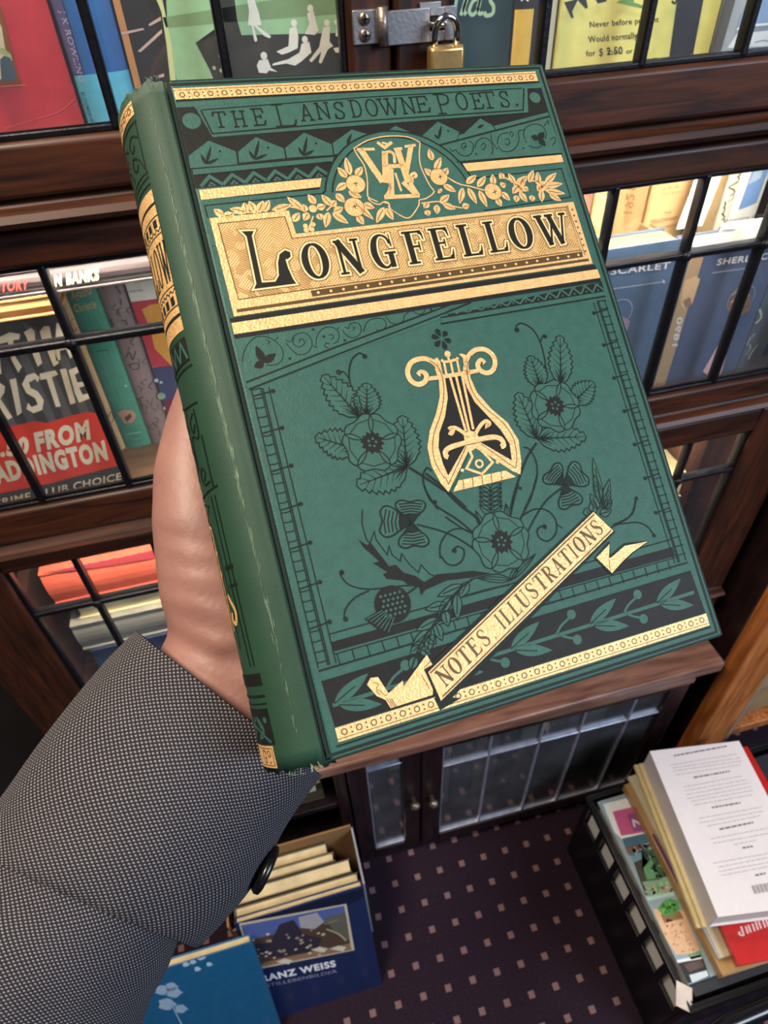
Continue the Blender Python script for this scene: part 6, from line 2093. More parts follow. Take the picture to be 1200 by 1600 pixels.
G|6|P|0|52.4,135.4 60.1,124.5 61.3,125.5 54.6,133.8
@flower_spray
L|5|L|1.7~p|62.6,90 61.7,86.9
L|5|L|1.7~p|62.6,90 64.7,88.1
L|5|L|1.7~p|62.6,90 65.2,91.4
L|5|L|1.7~p|62.6,90 60,92.1
L|5|L|1.7~p|62.6,90 62.9,93.5
L|5|L|1.7~p|62.6,90 59.7,88.8
L|4|L|8.5~b|32.2,108.9 24.8,95.2
L|4|L|8~b|34.3,108.9 36.8,99.6
L|4|L|8.5~b|29.2,118 18.6,112.2
L|4|L|9~b|41.9,125.6 44.5,110.8
L|4|L|10~b|41.9,125.6 26.5,128
L|5|F|8.0~10|33.9,116.9
L|4|L|7.5~b|89.5,110.2 89,99.8
L|4|L|8~b|96.3,110.5 101,95
L|4|L|7.5~b|98.6,116.7 107.6,111.7
L|4|L|8.5~b|83.4,125.4 81.5,110.4
L|4|L|8.5~b|83.6,125.4 99.5,127.8
L|5|F|7.8~30|92.3,116.6
L|4|C|0.45~0|32.9,106 32.1,100.5 32.3,96.3 34,92.4 36.7,90.5 38.4,91.5
L|4|C|0.4~0|32.2,97.8 31.1,95.3 29.4,95.1
L|4|D|0.7|38.2,91.7
L|4|R|0.6~0.3|29.6,95.1
L|4|C|0.45~0|92.2,107.3 93.4,102.2 93.7,96 92.3,91.5 89.4,89.2 87.1,89.9
L|4|C|0.4~0|93.8,96 95.5,94.1 96.4,94.9
L|4|D|0.8|87.2,91
L|4|D|0.6|95.9,94.6
L|4|C|0.75~0|42.4,125.9 45.8,129.2 50.7,134.4
L|4|C|0.75~0|46.8,128.6 51,133.7 55.8,140.7
L|4|C|0.8~0|50.7,133.9 54.5,139.9 57.9,143.9 58.8,147.8
L|4|C|0.5~0|48.7,128.3 47.5,127.1 45.8,129.2 45.5,133.3 47.5,139.3
L|4|C|0.55~0|45.4,131.8 45.9,135.7 47.9,138.9 52.5,143.6 56.9,149.5
L|4|D|0.6|47.2,137.1
L|4|C|0.5~0|40.4,142.1 47.2,145.7 52,149.5 57.6,155.9
L|4|C|0.4~0|44.4,152.8 45.6,148.9 49,146.1 52.9,146.2 56.6,148.9
L|4|C|0.45~0|44.8,152.2 45.9,154.5 48,155.6 50.6,154.7 51.8,152.2 50.2,150.7 48.7,151.7
L|4|D|0.7|49,151.6
L|4|C|0.4~0|16.6,149.8 16.2,150.8 17.9,153.8 22.7,156.1 31.9,157.5 37.2,158.6
L|4|D|0.7|16.6,150
L|4|C|0.4~0|22.6,156.5 18.4,157.4 15.3,159.6 14.3,161.9
L|4|D|0.7|14.6,162.2
L|4|C|0.6~0|82.9,126.5 78.6,130.2 75.4,134.2 72,138.9 68.9,144
L|4|C|0.45~0|78.3,127 80.1,128.1 81,132.2 79.6,137 76.2,141.7 73.2,144.9
L|4|D|0.5|73.7,138.7
L|4|C|0.6~0|73.5,137.3 70.7,141.5 67.8,146.6
L|4|C|0.5~0|80.2,135.8 76.3,141.8 72.6,145.8 69.7,148.9
L|4|C|0.5~0|86.8,141.3 81.7,143.4 78.4,145.6 74.2,149.4 69.7,154.1
L|4|C|0.45~0|71.9,146.6 76.3,145.6 80.1,146.9 81.8,150.2 80.7,153.8 77.6,155.5 75.2,153.9 75.3,151.6 77.4,150.9 78.1,152
L|4|D|0.7|77.8,151.2
L|4|C|0.35~0|81.5,151.1 83.1,152.9
L|4|C|0.45~0|49.1,141.9 53.7,146.7 57.4,149.4
L|4|C|0.45~0|109.8,149.5 106.9,153.9 99.5,156.1 97.4,155.7
L|4|C|0.45~0|99.6,155.6 106.1,154.3 109.9,149.7
L|4|C|0.45~0|100.3,155.7 107.6,156.7 110.8,158.8 112,161.8
L|4|D|0.6|112,161.8
L|4|D|0.6|109.9,149.6
L|4|L|8.5~t|39,141.3 30.4,138.9
L|4|L|8.5~t|39,141.3 40.3,135.1
L|4|L|8.5~t|39,141.3 38,148.1
L|4|L|8.0~t|87.6,140.5 84.4,135.3
L|4|L|8.0~t|87.6,140.5 95.3,137.9
L|4|L|8.0~t|87.6,140.5 88.3,147.5
L|4|L|2.2~o|62.7,143.8 60,140.8
L|4|L|2.2~o|63,142.6 60.3,139.6
L|4|L|2.2~o|63.4,141.3 60.7,138.3
L|4|L|2.2~o|63.7,140.1 61,137.1
L|4|L|2.2~o|64.1,138.8 61.3,135.8
L|4|L|2.2~o|64.4,137.5 61.7,134.6
L|4|L|2.2~o|62.7,143.8 66.7,142.3
L|4|L|2.2~o|63,142.6 67,141.1
L|4|L|2.2~o|63.4,141.3 67.3,139.8
L|4|L|2.2~o|63.7,140.1 67.7,138.5
L|4|L|2.2~o|64.1,138.8 68,137.3
L|4|L|2.2~o|64.4,137.5 68.4,136
L|5|F|8.3~0|63.4,152.4
L|4|L|1.6~o|62.8,163.6 53.8,160.9
L|4|L|1.6~o|63,163.6 72.7,158.1
L|4|L|1.6~o|62.8,163.6 66.6,159.9
L|4|L|1.6~o|59,147.4 58.4,142.1
L|4|L|1.6~o|67.2,146.9 68,142.1
K|3|P|0|23.2,142.4 25.1,144.4 26.4,144.2 27.9,147.5 29.7,151.5 31.6,151.5 33.2,154.1 36.1,155.7 38.3,158 42.4,156.8 47.9,157.7 52.6,158.3 57.9,160.3 52.1,160.1 44.6,159.1 37.8,160.1 36.3,161.3 36.4,159.1 33.7,157.8 32.3,156.1 28.1,154.6 27.5,153.1 28.9,153 25.6,149.6 27.4,149.6 24,144.8
L|4|S|0.3~0|26.4,134.6 25.3,138.4 25.4,142.9 26,144.2 28.1,141.3 28,143.5 30,148.4 31.1,146 31.3,148.7 33.1,150.9 34,148.9 35.2,151.9 37.2,155.1 38.6,153.2 40.2,156.2 42.2,157.4
L|6|C|0.5~0|52,160.5 46.6,162.7 41.9,166 37.1,170.1 32.5,174 28.3,179.7
G|5|L|2.6~f|50.4,161 47,164.6
G|5|L|2.6~f|46.5,163.2 44.6,170.2
G|5|L|2.6~f|44.4,164 39.6,167.6
G|5|L|2.6~f|43,165.4 36.5,165.3
G|5|L|2.6~f|41.7,166.8 41.5,171.2
G|5|L|2.6~f|39.4,168.5 32.5,170.1
G|5|L|2.6~f|38.2,169.5 38.8,174.4
G|5|L|2.6~f|36.5,170.8 30.2,173.8
G|5|L|2.6~f|35.2,172.2 36.9,174.8
G|5|L|2.6~f|33.5,173.4 29.3,175.7
G|5|L|2.6~f|32.2,174.8 34.9,177.2
G|5|L|2.6~f|30.5,176.5 28.3,179.7
G|5|L|2.6~f|48.8,161.5 40.9,162.7
G|5|L|2.6~f|37.1,170.1 33.5,177.3
L|4|C|0.4~0|62.2,164.8 56.8,164.4 48,164.4
L|4|C|0.35~0|63.1,163.2 59.3,160.9 52,160.5
L|4|L|2.6~f|97.7,150.3 99.6,134.6
L|4|L|2.6~f|98.2,150.1 102.9,142.1
L|4|L|2.6~f|98.1,150.4 101.6,148.4
L|4|L|2.6~f|96.4,150.1 95.3,145.1
L|4|L|2.6~f|97.7,148.8 98.3,139.8
L|4|L|2.6~f|98.9,150.6 101.5,145.2
L|4|L|2.6~f|92.6,151.2 92.4,148.8
L|4|L|2.6~f|96.4,151.6 100.4,151.3
L|4|L|2.6~f|94.2,151.5 95.2,147
K|6|P|0|19.5,163.5 24.5,162 27.9,164.6 23.7,168.9
G|7|S|0.28~0|20.1,163.7 24.8,162.5
G|7|S|0.28~0|20.9,164.5 25.3,162.9
G|7|S|0.28~0|21.7,165.3 25.7,163.3
G|7|S|0.28~0|22.4,166.1 26.1,163.8
G|7|S|0.28~0|23.2,166.9 26.6,164.2
G|7|S|0.28~0|24,167.7 27,164.6
G|7|S|0.28~0|24.8,168.5 27.5,165
K|6|D|5.1|28,161.6
G|7|P|0|24.8,158.9 25.3,158.4 25.8,158.9 25.3,159.3
G|7|P|0|25.3,160.2 25.8,159.8 26.3,160.2 25.8,160.7
G|7|P|0|24.8,161.6 25.3,161.1 25.8,161.6 25.3,162
G|7|P|0|25.3,162.9 25.8,162.5 26.3,162.9 25.8,163.4
G|7|P|0|24.8,164.3 25.3,163.8 25.8,164.3 25.3,164.7
G|7|P|0|26.1,158.9 26.6,158.4 27.1,158.9 26.6,159.3
G|7|P|0|26.6,160.2 27.1,159.8 27.6,160.2 27.1,160.7
G|7|P|0|26.1,161.6 26.6,161.1 27.1,161.6 26.6,162
G|7|P|0|26.6,162.9 27.1,162.5 27.6,162.9 27.1,163.4
G|7|P|0|26.1,164.3 26.6,163.8 27.1,164.3 26.6,164.7
G|7|P|0|27.5,158.9 28,158.4 28.5,158.9 28,159.3
G|7|P|0|28,160.2 28.5,159.8 29,160.2 28.5,160.7
G|7|P|0|27.5,161.6 28,161.1 28.5,161.6 28,162
G|7|P|0|28,162.9 28.5,162.5 29,162.9 28.5,163.4
G|7|P|0|27.5,164.3 28,163.8 28.5,164.3 28,164.7
G|7|P|0|28.8,158.9 29.3,158.4 29.8,158.9 29.3,159.3
G|7|P|0|29.3,160.2 29.8,159.8 30.3,160.2 29.8,160.7
G|7|P|0|28.8,161.6 29.3,161.1 29.8,161.6 29.3,162
G|7|P|0|29.3,162.9 29.8,162.5 30.3,162.9 29.8,163.4
G|7|P|0|28.8,164.3 29.3,163.8 29.8,164.3 29.3,164.7
G|7|P|0|30.2,158.9 30.7,158.4 31.2,158.9 30.7,159.3
G|7|P|0|30.7,160.2 31.2,159.8 31.7,160.2 31.2,160.7
G|7|P|0|30.2,161.6 30.7,161.1 31.2,161.6 30.7,162
G|7|P|0|30.7,162.9 31.2,162.5 31.7,162.9 31.2,163.4
G|7|P|0|30.2,164.3 30.7,163.8 31.2,164.3 30.7,164.7
L|4|C|0.5~0|31.2,160.4 35.8,158.7
@series_banner
L|3|T|T~1|12.2,11.7 15.9,16.4
L|3|T|H~1|17.6,11.8 21.6,16.6
L|3|T|E~1|23.4,11.3 27.3,16.6
L|3|T|L~1|29.7,10.3 36.6,17.5
L|3|T|A~1|37.8,10.8 42.1,16
L|3|T|N~1|42.9,10.6 47.4,15.8
L|3|T|S~1|48.3,10.7 52.4,16.1
L|3|T|D~1|53.6,10.3 57.7,15.8
L|3|T|O~1|58.5,10.3 63.1,15.9
L|3|T|W~1|62.9,10.4 70.1,15.8
L|3|T|N~1|70.5,10.4 75.1,15.7
L|3|T|E~1|75.2,10.3 80.1,15.6
L|3|T|P~1|82,9.8 88,16.6
L|3|T|O~1|89,9.8 93.8,15.6
L|3|T|E~1|94.7,10.2 98.8,15.6
L|3|T|T~1|98.1,10 103.4,15.6
L|3|T|S~1|104.6,10.1 108.8,15.6
L|3|D|0.5|110.6,15.2
'''
PLN_D = {
'red_book': [[-0.205, 0.53, 1.298], [1.0, 0.0, 0.0], [0.0, 0.0, 1.0]],
'blue_spine': [[-0.0695, 0.531, 1.298], [1.0, 0.0, 0.0], [0.0, 0.0, 1.0]],
'schoolgirl_jacket': [[-0.0335, 0.532, 1.298], [1.0, 0.0, 0.0], [0.0, 0.0, 1.0]],
'teal_book': [[0.128, 0.535, 1.298], [1.0, 0.0, 0.0], [0.0, 0.0, 1.0]],
'yellow_black_spine': [[0.232, 0.532, 1.298], [1.0, 0.0, 0.0], [0.0, 0.0, 1.0]],
'yellow_flyer_book': [[0.2665, 0.531, 1.298], [1.0, 0.0, 0.0], [0.0, 0.0, 1.0]],
'plastic_wrapped_book': [[0.398, 0.533, 1.298], [1.0, 0.0, 0.0], [0.0, 0.0, 1.0]],
'factory_book': [[-0.275, 0.522, 1.2035], [1.0, 0.0, 0.0], [0.0, 0.0, 1.0]],
'banks_book': [[-0.128, 0.521, 1.203], [1.0, 0.0, 0.0], [0.0, 0.0, 1.0]],
'crime_novel': [[-0.275, 0.532, 0.996], [1.0, 0.0, 0.0], [0.0, 0.0, 1.0]],
'cream_spine': [[-0.1565, 0.602, 0.996], [1.0, 0.0, 0.0], [0.0, 0.0, 1.0]],
'green_spine': [[-0.14, 0.602, 0.996], [1.0, 0.0, 0.0], [0.0, 0.0, 1.0]],
'marbled_spine': [[-0.113, 0.602, 0.996], [1.0, 0.0, 0.0], [0.0, 0.0, 1.0]],
'red_white_book': [[-0.088, 0.6, 0.996], [1.0, 0.0, 0.0], [0.0, 0.0, 1.0]],
'study_book': [[0.3, 0.531, 0.996], [1.0, 0.0, 0.0], [0.0, 0.0, 1.0]],
'tan_dark_spine': [[0.4195, 0.5305, 0.996], [1.0, 0.0, 0.0], [0.0, 0.0, 1.0]],
'sherlock_book': [[0.432, 0.531, 0.996], [1.0, 0.0, 0.0], [0.0, 0.0, 1.0]],
'mottled_book': [[0.537, 0.532, 0.996], [1.0, 0.0, 0.0], [0.0, 0.0, 1.0]],
'wizard_spine': [[0.362, 0.6, 0.996], [1.0, 0.0, 0.0], [0.0, 0.0, 1.0]],
'wood_pattern_spine': [[0.3875, 0.6, 0.996], [1.0, 0.0, 0.0], [0.0, 0.0, 1.0]],
'fellowship_spine': [[0.424, 0.6, 0.996], [1.0, 0.0, 0.0], [0.0, 0.0, 1.0]],
'tolkien_spine': [[0.473, 0.6, 0.996], [1.0, 0.0, 0.0], [0.0, 0.0, 1.0]],
'marbled_dark_spine': [[0.5085, 0.6, 0.996], [1.0, 0.0, 0.0], [0.0, 0.0, 1.0]],
'white_blue_spine': [[0.5225, 0.6, 0.996], [1.0, 0.0, 0.0], [0.0, 0.0, 1.0]],
'name_tag': [[0.466, 0.588, 1.15], [1.0, 0.0, 0.0], [0.0, 0.0, 1.0]],
'label_card': [[0.452, 0.528, 1.148], [1.0, 0.0, 0.0], [0.0, 0.0, 1.0]],
'red_gilt_book': [[-0.28, 0.545, 0.842], [1.0, 0.0, 0.0], [0.0, 0.0, 1.0]],
'franz_book': [[-0.19, 0.268, 0.0], [1.0, 0.0, 0.0], [0.0, 0.289, 0.9573]],
'teal_lean': [[-0.43, 0.235, 0.0], [1.0, 0.0, 0.0], [0.0, 0.3003, 0.9538]],
'white_paperback': [[0.481, 0.153, 0.36], [0.9877, -0.1564, 0.0], [0.1564, 0.9877, 0.0]],
'red_jacket_book': [[0.503, 0.103, 0.293], [0.9938, -0.1111, 0.0], [0.1111, 0.9938, 0.0]],
'garden_magazine': [[0.4385, 0.105, 0.25], [1.0, 0.0, 0.0], [0.0, 1.0, 0.0]]}
# =====================================================================
# SETTING
# =====================================================================
def carpet():
    m = bpy.data.materials.new('patterned_carpet'); m.use_nodes = True; nt = m.node_tree; b = nt.nodes['Principled BSDF']; b.inputs['Roughness'].default_value = .95; b.inputs['Specular IOR Level'].default_value = .1
    tc = nt.nodes.new('ShaderNodeTexCoord'); sp = nt.nodes.new('ShaderNodeSeparateXYZ'); nt.links.new(tc.outputs['Object'], sp.inputs[0])
    def M(op, a, v=None, c=None):
        n = nt.nodes.new('ShaderNodeMath'); n.operation = op; nt.links.new(a, n.inputs[0])
        if v is not None:
            if isinstance(v, float): n.inputs[1].default_value = v
            else: nt.links.new(v, n.inputs[1])
        return n.outputs[0]
    def cell(o, ph, p):
        f = M('FRACT', M('DIVIDE', M('ADD', o, 10 * p - ph + p / 2), p)); return M('LESS_THAN', M('ABSOLUTE', M('SUBTRACT', f, .5)), .118)
    k = M('MULTIPLY', cell(sp.outputs[0], .0785, .0459), cell(sp.outputs[1], .4195, .0468))
    n = nt.nodes.new('ShaderNodeTexNoise'); n.inputs['Scale'].default_value = 260; nt.links.new(tc.outputs['Object'], n.inputs[0])
    r = nt.nodes.new('ShaderNodeValToRGB'); r.color_ramp.elements[0].color = lin('#18111c') + (1,); r.color_ramp.elements[1].color = lin('#322430') + (1,); nt.links.new(n.outputs['Fac'], r.inputs[0])
    mx = nt.nodes.new('ShaderNodeMix'); mx.data_type = 'RGBA'; nt.links.new(k, mx.inputs[0]); nt.links.new(r.outputs[0], mx.inputs[6]); mx.inputs[7].default_value = lin('#7a5e60') + (1,)
    nt.links.new(mx.outputs[2], b.inputs['Base Color'])
    bp = nt.nodes.new('ShaderNodeBump'); bp.inputs['Strength'].default_value = .4; bp.inputs['Distance'].default_value = .003; nt.links.new(n.outputs['Fac'], bp.inputs['Height']); nt.links.new(bp.outputs[0], b.inputs['Normal'])
    return m
mb = MB(); mb.box((-1.6, -2.6, -.05), (2.4, .84, 0), carpet()); struct(mb.build('floor'))
M_wall = mat('dark_wall_paint', '#171413', .8, nscale=8, nvar=.2)
mb = MB(); mb.box((-1.6, .80, 0), (2.4, .84, 2.75), M_wall); struct(mb.build('wall_back'))
mb = MB(); mb.box((2.36, -2.6, 0), (2.4, .80, 2.75), M_wall); struct(mb.build('wall_right'))
mb = MB(); mb.box((-1.6, -2.6, 0), (-1.56, .80, 2.75), M_wall); struct(mb.build('wall_left'))
mb = MB(); mb.box((-1.6, -2.6, 2.75), (2.4, .84, 2.8), mat('ceiling_plaster', '#8a7f70', .9, nscale=6)); struct(mb.build('ceiling'))

# =====================================================================
# GLAZED BOOKCASE
# =====================================================================
YF = .50
GLX = ((-.268, .105), (.1735, .565))
case = thing('glazed_bookcase', 'tall dark mahogany bookcase with leaded glass doors in tiers, standing on the low cabinet', 'bookcase', (.148, .6, .506))
for x0, x1 in ((-.338, -.318), (.615, .635)):
    MB().box((x0, .523, .506), (x1, .76, 1.66), M_wood_v, .002).build('side_panel', case)
MB().box((-.318, .745, .506), (.615, .76, 1.66), mat('case_back_wood', '#4a3020', .6, nscale=12, stretch=(3, 3, .5)), .001).build('back_panel', case)
for z in (1.298, .996, .64):
    MB().box((-.318, .512, z - .014), (.615, .745, z), mat('shelf_wood', '#7a5a44', .5, nscale=20, nvar=.2, stretch=(1, 8, 8)), .0015).build('shelf', case)
MB().box((-.318, .512, 1.63), (.615, .745, 1.66), M_wood_h, .002).build('top_board', case)
MB().box((-.338, .498, .506), (.635, .523, .606), M_wood_h, .003).build('base_rail', case)
def moulding(z0, z1):
    h = z1 - z0; y = YF
    p = [(y + .02, z0), (y + .004, z0), (y + .002, z0 + h * .12), (y - .007, z0 + h * .25), (y - .010, z0 + h * .5), (y - .007, z0 + h * .75), (y + .002, z0 + h * .88), (y + .004, z1), (y + .02, z1)]
    mb = MB(); mb.prism_x(p, -.338, .635, M_wood_h); mb.build('moulding', case)
moulding(1.257, 1.274); moulding(.967, .984); moulding(.607, .622)
LEADX = ((-.203, -.1265, -.049, .0265), (.2435, .3225, .4065, .487))
# glass bottom, glass top, frame bottom, frame top, cross lead ; the right-hand doors sit a little differently from the left
TIERS = [((1.3092, 1.59, 1.2765, 1.63, 1.492), (1.3127, 1.59, 1.2765, 1.63, 1.492)), ((1.0210, 1.2325, .985, 1.2555, 1.170), (1.0105, 1.2325, .985, 1.2555, 1.1625)), ((.66, .949, .6235, .9655, .877), (.66, .9325, .6235, .9655, .870))]
doors = {}
for ti, tier in enumerate(TIERS):
    for si, (x0, x1) in enumerate(GLX):
        g0, g1, f0, f1, cr = tier[si]
        fx0, fx1 = ((-.338, .1335), (.1355, .635))[si]
        mb = MB()
        B = .0035
        mb.box((fx0, YF, f0), (x0, YF + .022, f1), M_wood_v, B); mb.box((x1, YF, f0), (fx1, YF + .022, f1), M_wood_v, B)
        mb.box((x0, YF, f0), (x1, YF + .0215, g0), M_wood_h, B); mb.box((x0, YF, g1), (x1, YF + .0215, f1), M_wood_h, B)
        # glazing bead round the opening
        for a, b in (((x0, YF + .006, g0), (x1, YF + .012, g0 + .004)), ((x0, YF + .006, g1 - .004), (x1, YF + .012, g1))): mb.box(a, b, M_wood_t, .001)
        d = mb.build('door', case); doors[ti, si] = d
        MB().box((x0, YF + .0085, g0), (x1, YF + .0105, g1), M_glass).build('glass_pane', d)
        mb = MB()
        for x in LEADX[si]: mb.box((x - .003, YF + .004, g0 + .001), (x + .003, YF + .015, g1 - .001), M_lead, .0015)
        mb.box((x0 + .001, YF + .004, cr - .003), (x1 - .001, YF + .015, cr + .003), M_lead, .0015)
        for a, b in (((x0, g0), (x1, g0 + .004)), ((x0, g1 - .004), (x1, g1))): mb.box((a[0], YF + .005, a[1]), (b[0], YF + .014, b[1]), M_lead, .001)
        for a in (x0, x1 - .004): mb.box((a, YF + .005, g0 + .004), (a + .004, YF + .014, g1 - .004), M_lead, .001)
        for x in LEADX[si]: mb.lathe([(.0001, -.0022), (.0042, -.0015), (.0048, 0), (.0042, .0015), (.0001, .0022)], M_lead, 14, Matrix.Translation((x, YF + .0035, cr)) @ Matrix.Rotation(PI / 2, 4, 'X'))
        mb.build('leading', d)
# hasp on the upper door and its staple
mb = MB(); yh = YF
mb.box((.108, yh - .003, 1.3435), (.1245, yh, 1.3615), M_steel, .0006)
mb.tube([(.1268, yh - .005, 1.3425), (.1268, yh - .005, 1.3625)], .0034, M_iron, 14)
mb.box((.129, yh - .0045, 1.3420), (.158, yh - .0025, 1.3600), M_steel, .0004)
mb.box((.168, yh - .0045, 1.3420), (.176, yh - .0025, 1.3600), M_steel, .0004)
mb.box((.158, yh - .0045, 1.3555), (.168, yh - .0025, 1.3600), M_steel, .0004); mb.box((.158, yh - .0045, 1.3420), (.168, yh - .0025, 1.3475), M_steel, .0004)
mb.box((.152, yh - .0025, 1.3595), (.166, yh, 1.3625), M_steel, .0004)
hp = mb.build('hasp', doors[0, 0])
for z in (1.357, 1.3485):
    mb = MB(); mb.lathe([(.0001, 0), (.0038, 0), (.0036, .0012), (.002, .002), (.0001, .0021)], M_iron, 16, Matrix.Translation((.1155, yh - .003, z)) @ Matrix.Rotation(PI / 2, 4, 'X'))
    mb.box((.1130, yh - .0056, z - .0005), (.1180, yh - .0050, z + .0005), M_lead); mb.box((.115, yh - .0056, z - .0025), (.116, yh - .0050, z + .0025), M_lead)
    mb.build('screw', doors[0, 0])
mb = MB(); mb.tube([(.163 + .0045 * math.cos(a), yh - .004 - .0075 * math.sin(a), 1.3515) for a in [PI * k / 10 for k in range(11)]], .0016, M_chrome, 10); mb.build('staple', doors[0, 1])
# padlock
pl = thing('padlock', 'small brass padlock with chrome shackle hanging from the steel hasp', 'padlock', (.1655, .4865, 1.316))
mb = MB(); mb.obox((.1545, .4815, 1.316), (.023, 0, 0), (0, .011, 0), (0, 0, .025), M_brass, .0022); mb.build('lock_body', pl)
mb = MB(); mb.lathe([(.0001, 0), (.0042, 0), (.004, .0006), (.0001, .0007)], M_iron, 18, Matrix.Translation((.166, .4815, 1.324)) @ Matrix.Rotation(PI / 2, 4, 'X')); mb.build('keyhole_plate', pl)
sh = [(.1585, .487, 1.338), (.1585, .487, 1.346)] + [(.166 - .0075 * math.cos(a), .487 - .0015 * math.sin(a), 1.347 + .009 * math.sin(a)) for a in [PI * k / 12 for k in range(13)]] + [(.1735, .487, 1.346), (.1735, .487, 1.338)]
mb = MB(); mb.tube(sh, .0022, M_chrome, 12); mb.build('shackle', pl)

# =====================================================================
# LOW CABINET
# =====================================================================
cab = thing('low_cabinet', 'low dark wooden cabinet with a projecting top and leaded glass doors under the bookcase', 'cabinet', (.15, .6, 0))
MB().box((-.345, .437, .482), (.640, .78, .506), M_wood_t, .004).build('cabinet_top', cab)
MB().box((-.335, .452, .462), (.632, .474, .4815), M_wood_d, .002).build('top_rail', cab)
for x0, x1 in ((-.335, -.315), (.002, .022), (.612, .632)):
    MB().box((x0, .47, .0), (x1, .76, .4815), M_wood_d, .002).build('side_panel', cab)
MB().box((-.315, .745, .0), (.612, .76, .4815), M_wood_d, .001).build('back_panel', cab)
MB().box((-.315, .472, .025), (.002, .745, .040), M_wood_d, .001).build('bottom_board', cab); MB().box((.022, .472, .025), (.612, .745, .040), M_wood_d, .001).build('bottom_board', cab)
MB().box((-.315, .475, .285), (.002, .745, .30), M_wood_d, .001).build('shelf', cab)
MB().box((-.335, .478, 0), (.632, .492, .024), M_wood_d, .001).build('plinth', cab)
def cab_door(x0, x1, z0, z1, y, leads, crz, ang, knobx, fw):
    mb = MB()
    mb.box((x0, y, z0), (x0 + fw, y + .018, z1), M_wood_d, .002); mb.box((x1 - fw, y, z0), (x1, y + .018, z1), M_wood_d, .002)
    mb.box((x0 + fw, y, z0), (x1 - fw, y + .0175, z0 + .035), M_wood_d, .002); mb.box((x0 + fw, y, z1 - .03), (x1 - fw, y + .0175, z1), M_wood_d, .002)
    mb.box((x0 - .001, y - .004, z1 - .012), (x1, y + .002, z1 + .001), M_wood_t, .0015)
    R_ = Matrix.Translation((x1, y + .018, 0)) @ Matrix.Rotation(ang, 4, 'Z') @ Matrix.Translation((-x1, -y - .018, 0))
    def fin(mb, nm, par):
        bmesh.ops.transform(mb.bm, matrix=R_, verts=mb.bm.verts[:]); return mb.build(nm, par)
    d = fin(mb, 'door', cab)
    mb = MB(); mb.box((x0 + fw, y + .007, z0 + .035), (x1 - fw, y + .009, z1 - .03), M_glass_c); fin(mb, 'glass_pane', d)
    mb = MB()
    for x in leads: mb.box((x - .0022, y + .003, z0 + .036), (x + .0022, y + .013, z1 - .031), M_leadc, .001)
    mb.box((x0 + fw, y + .003, crz - .0022), (x1 - fw, y + .013, crz + .0022), M_leadc, .001)
    mb.box((x0 + fw, y + .003, z0 + .035), (x1 - fw, y + .012, z0 + .039), M_leadc, .001); mb.box((x0 + fw, y + .003, z0 + .039), (x0 + fw + .003, y + .012, z1 - .03), M_leadc, .001)
    fin(mb, 'leading', d)
    mb = MB(); mb.lathe([(.0001, -.001), (.004, 0), (.0035, .008), (.008, .012), (.0085, .017), (.005, .021), (.0001, .022)], M_iron, 18, Matrix.Translation((knobx, y, .265)) @ Matrix.Rotation(PI / 2, 4, 'X')); fin(mb, 'knob', d)
M_leadc = mat('cool_lit_lead_came', '#b4b9cc', .35, .7, 80, .2)  # pale blue tone stands for cool light reflected off the lead
LEADC = (.262, .352, .425, .515)
cab_door(.146, .608, .04, .46, .450, LEADC, .356, -.02, .162, .034)
cab_door(.024, .143, .035, .468, .464, (), .40, 0, .130, .03)

# =====================================================================
# BOOKS
# =====================================================================
ART = decode(ART_S); PLN = PLN_D
def plane(nm):
    O, a, b = (Vector(v) for v in PLN[nm]); n = a.cross(b); return O, a, b, n
M_page = mat('cream_page_edges', '#cdbb93', .8, nscale=40, nvar=.15, bump=.4, bscale=500, stretch=(1, 1, 6))
M_page_w = mat('white_page_edges', '#d5cfc4', .8, nscale=60, nvar=.1, bump=.4, bscale=500, stretch=(1, 1, 8))
M_page_y = mat('yellowed_page_edges', '#c9a768', .8, nscale=40, nvar=.15, bump=.4, bscale=500, stretch=(1, 1, 6))
def art_on(nm, parent, part='cover_print', lift=.0004):
    its = [i for i in ART if i[0] == nm]
    if not its: return
    O, a, b, n = plane(nm)
    p = Painter(lambda x, y, h: O + a * (x / 1000) + b * (y / 1000) + n * (lift + h / 1000), {}); Painter.LV
    for it in its: p.item(it)
    return p.build(part, parent)
CLIP = {}
def clip(nm, w, h):
    """keep a print inside its own cover: clamp to the face (mm)"""
    for it in ART:
        if it[0] == nm: it[5] = [[min(max(x, .2), w - .2), min(max(y, .2), h - .2)] for x, y in it[5]]
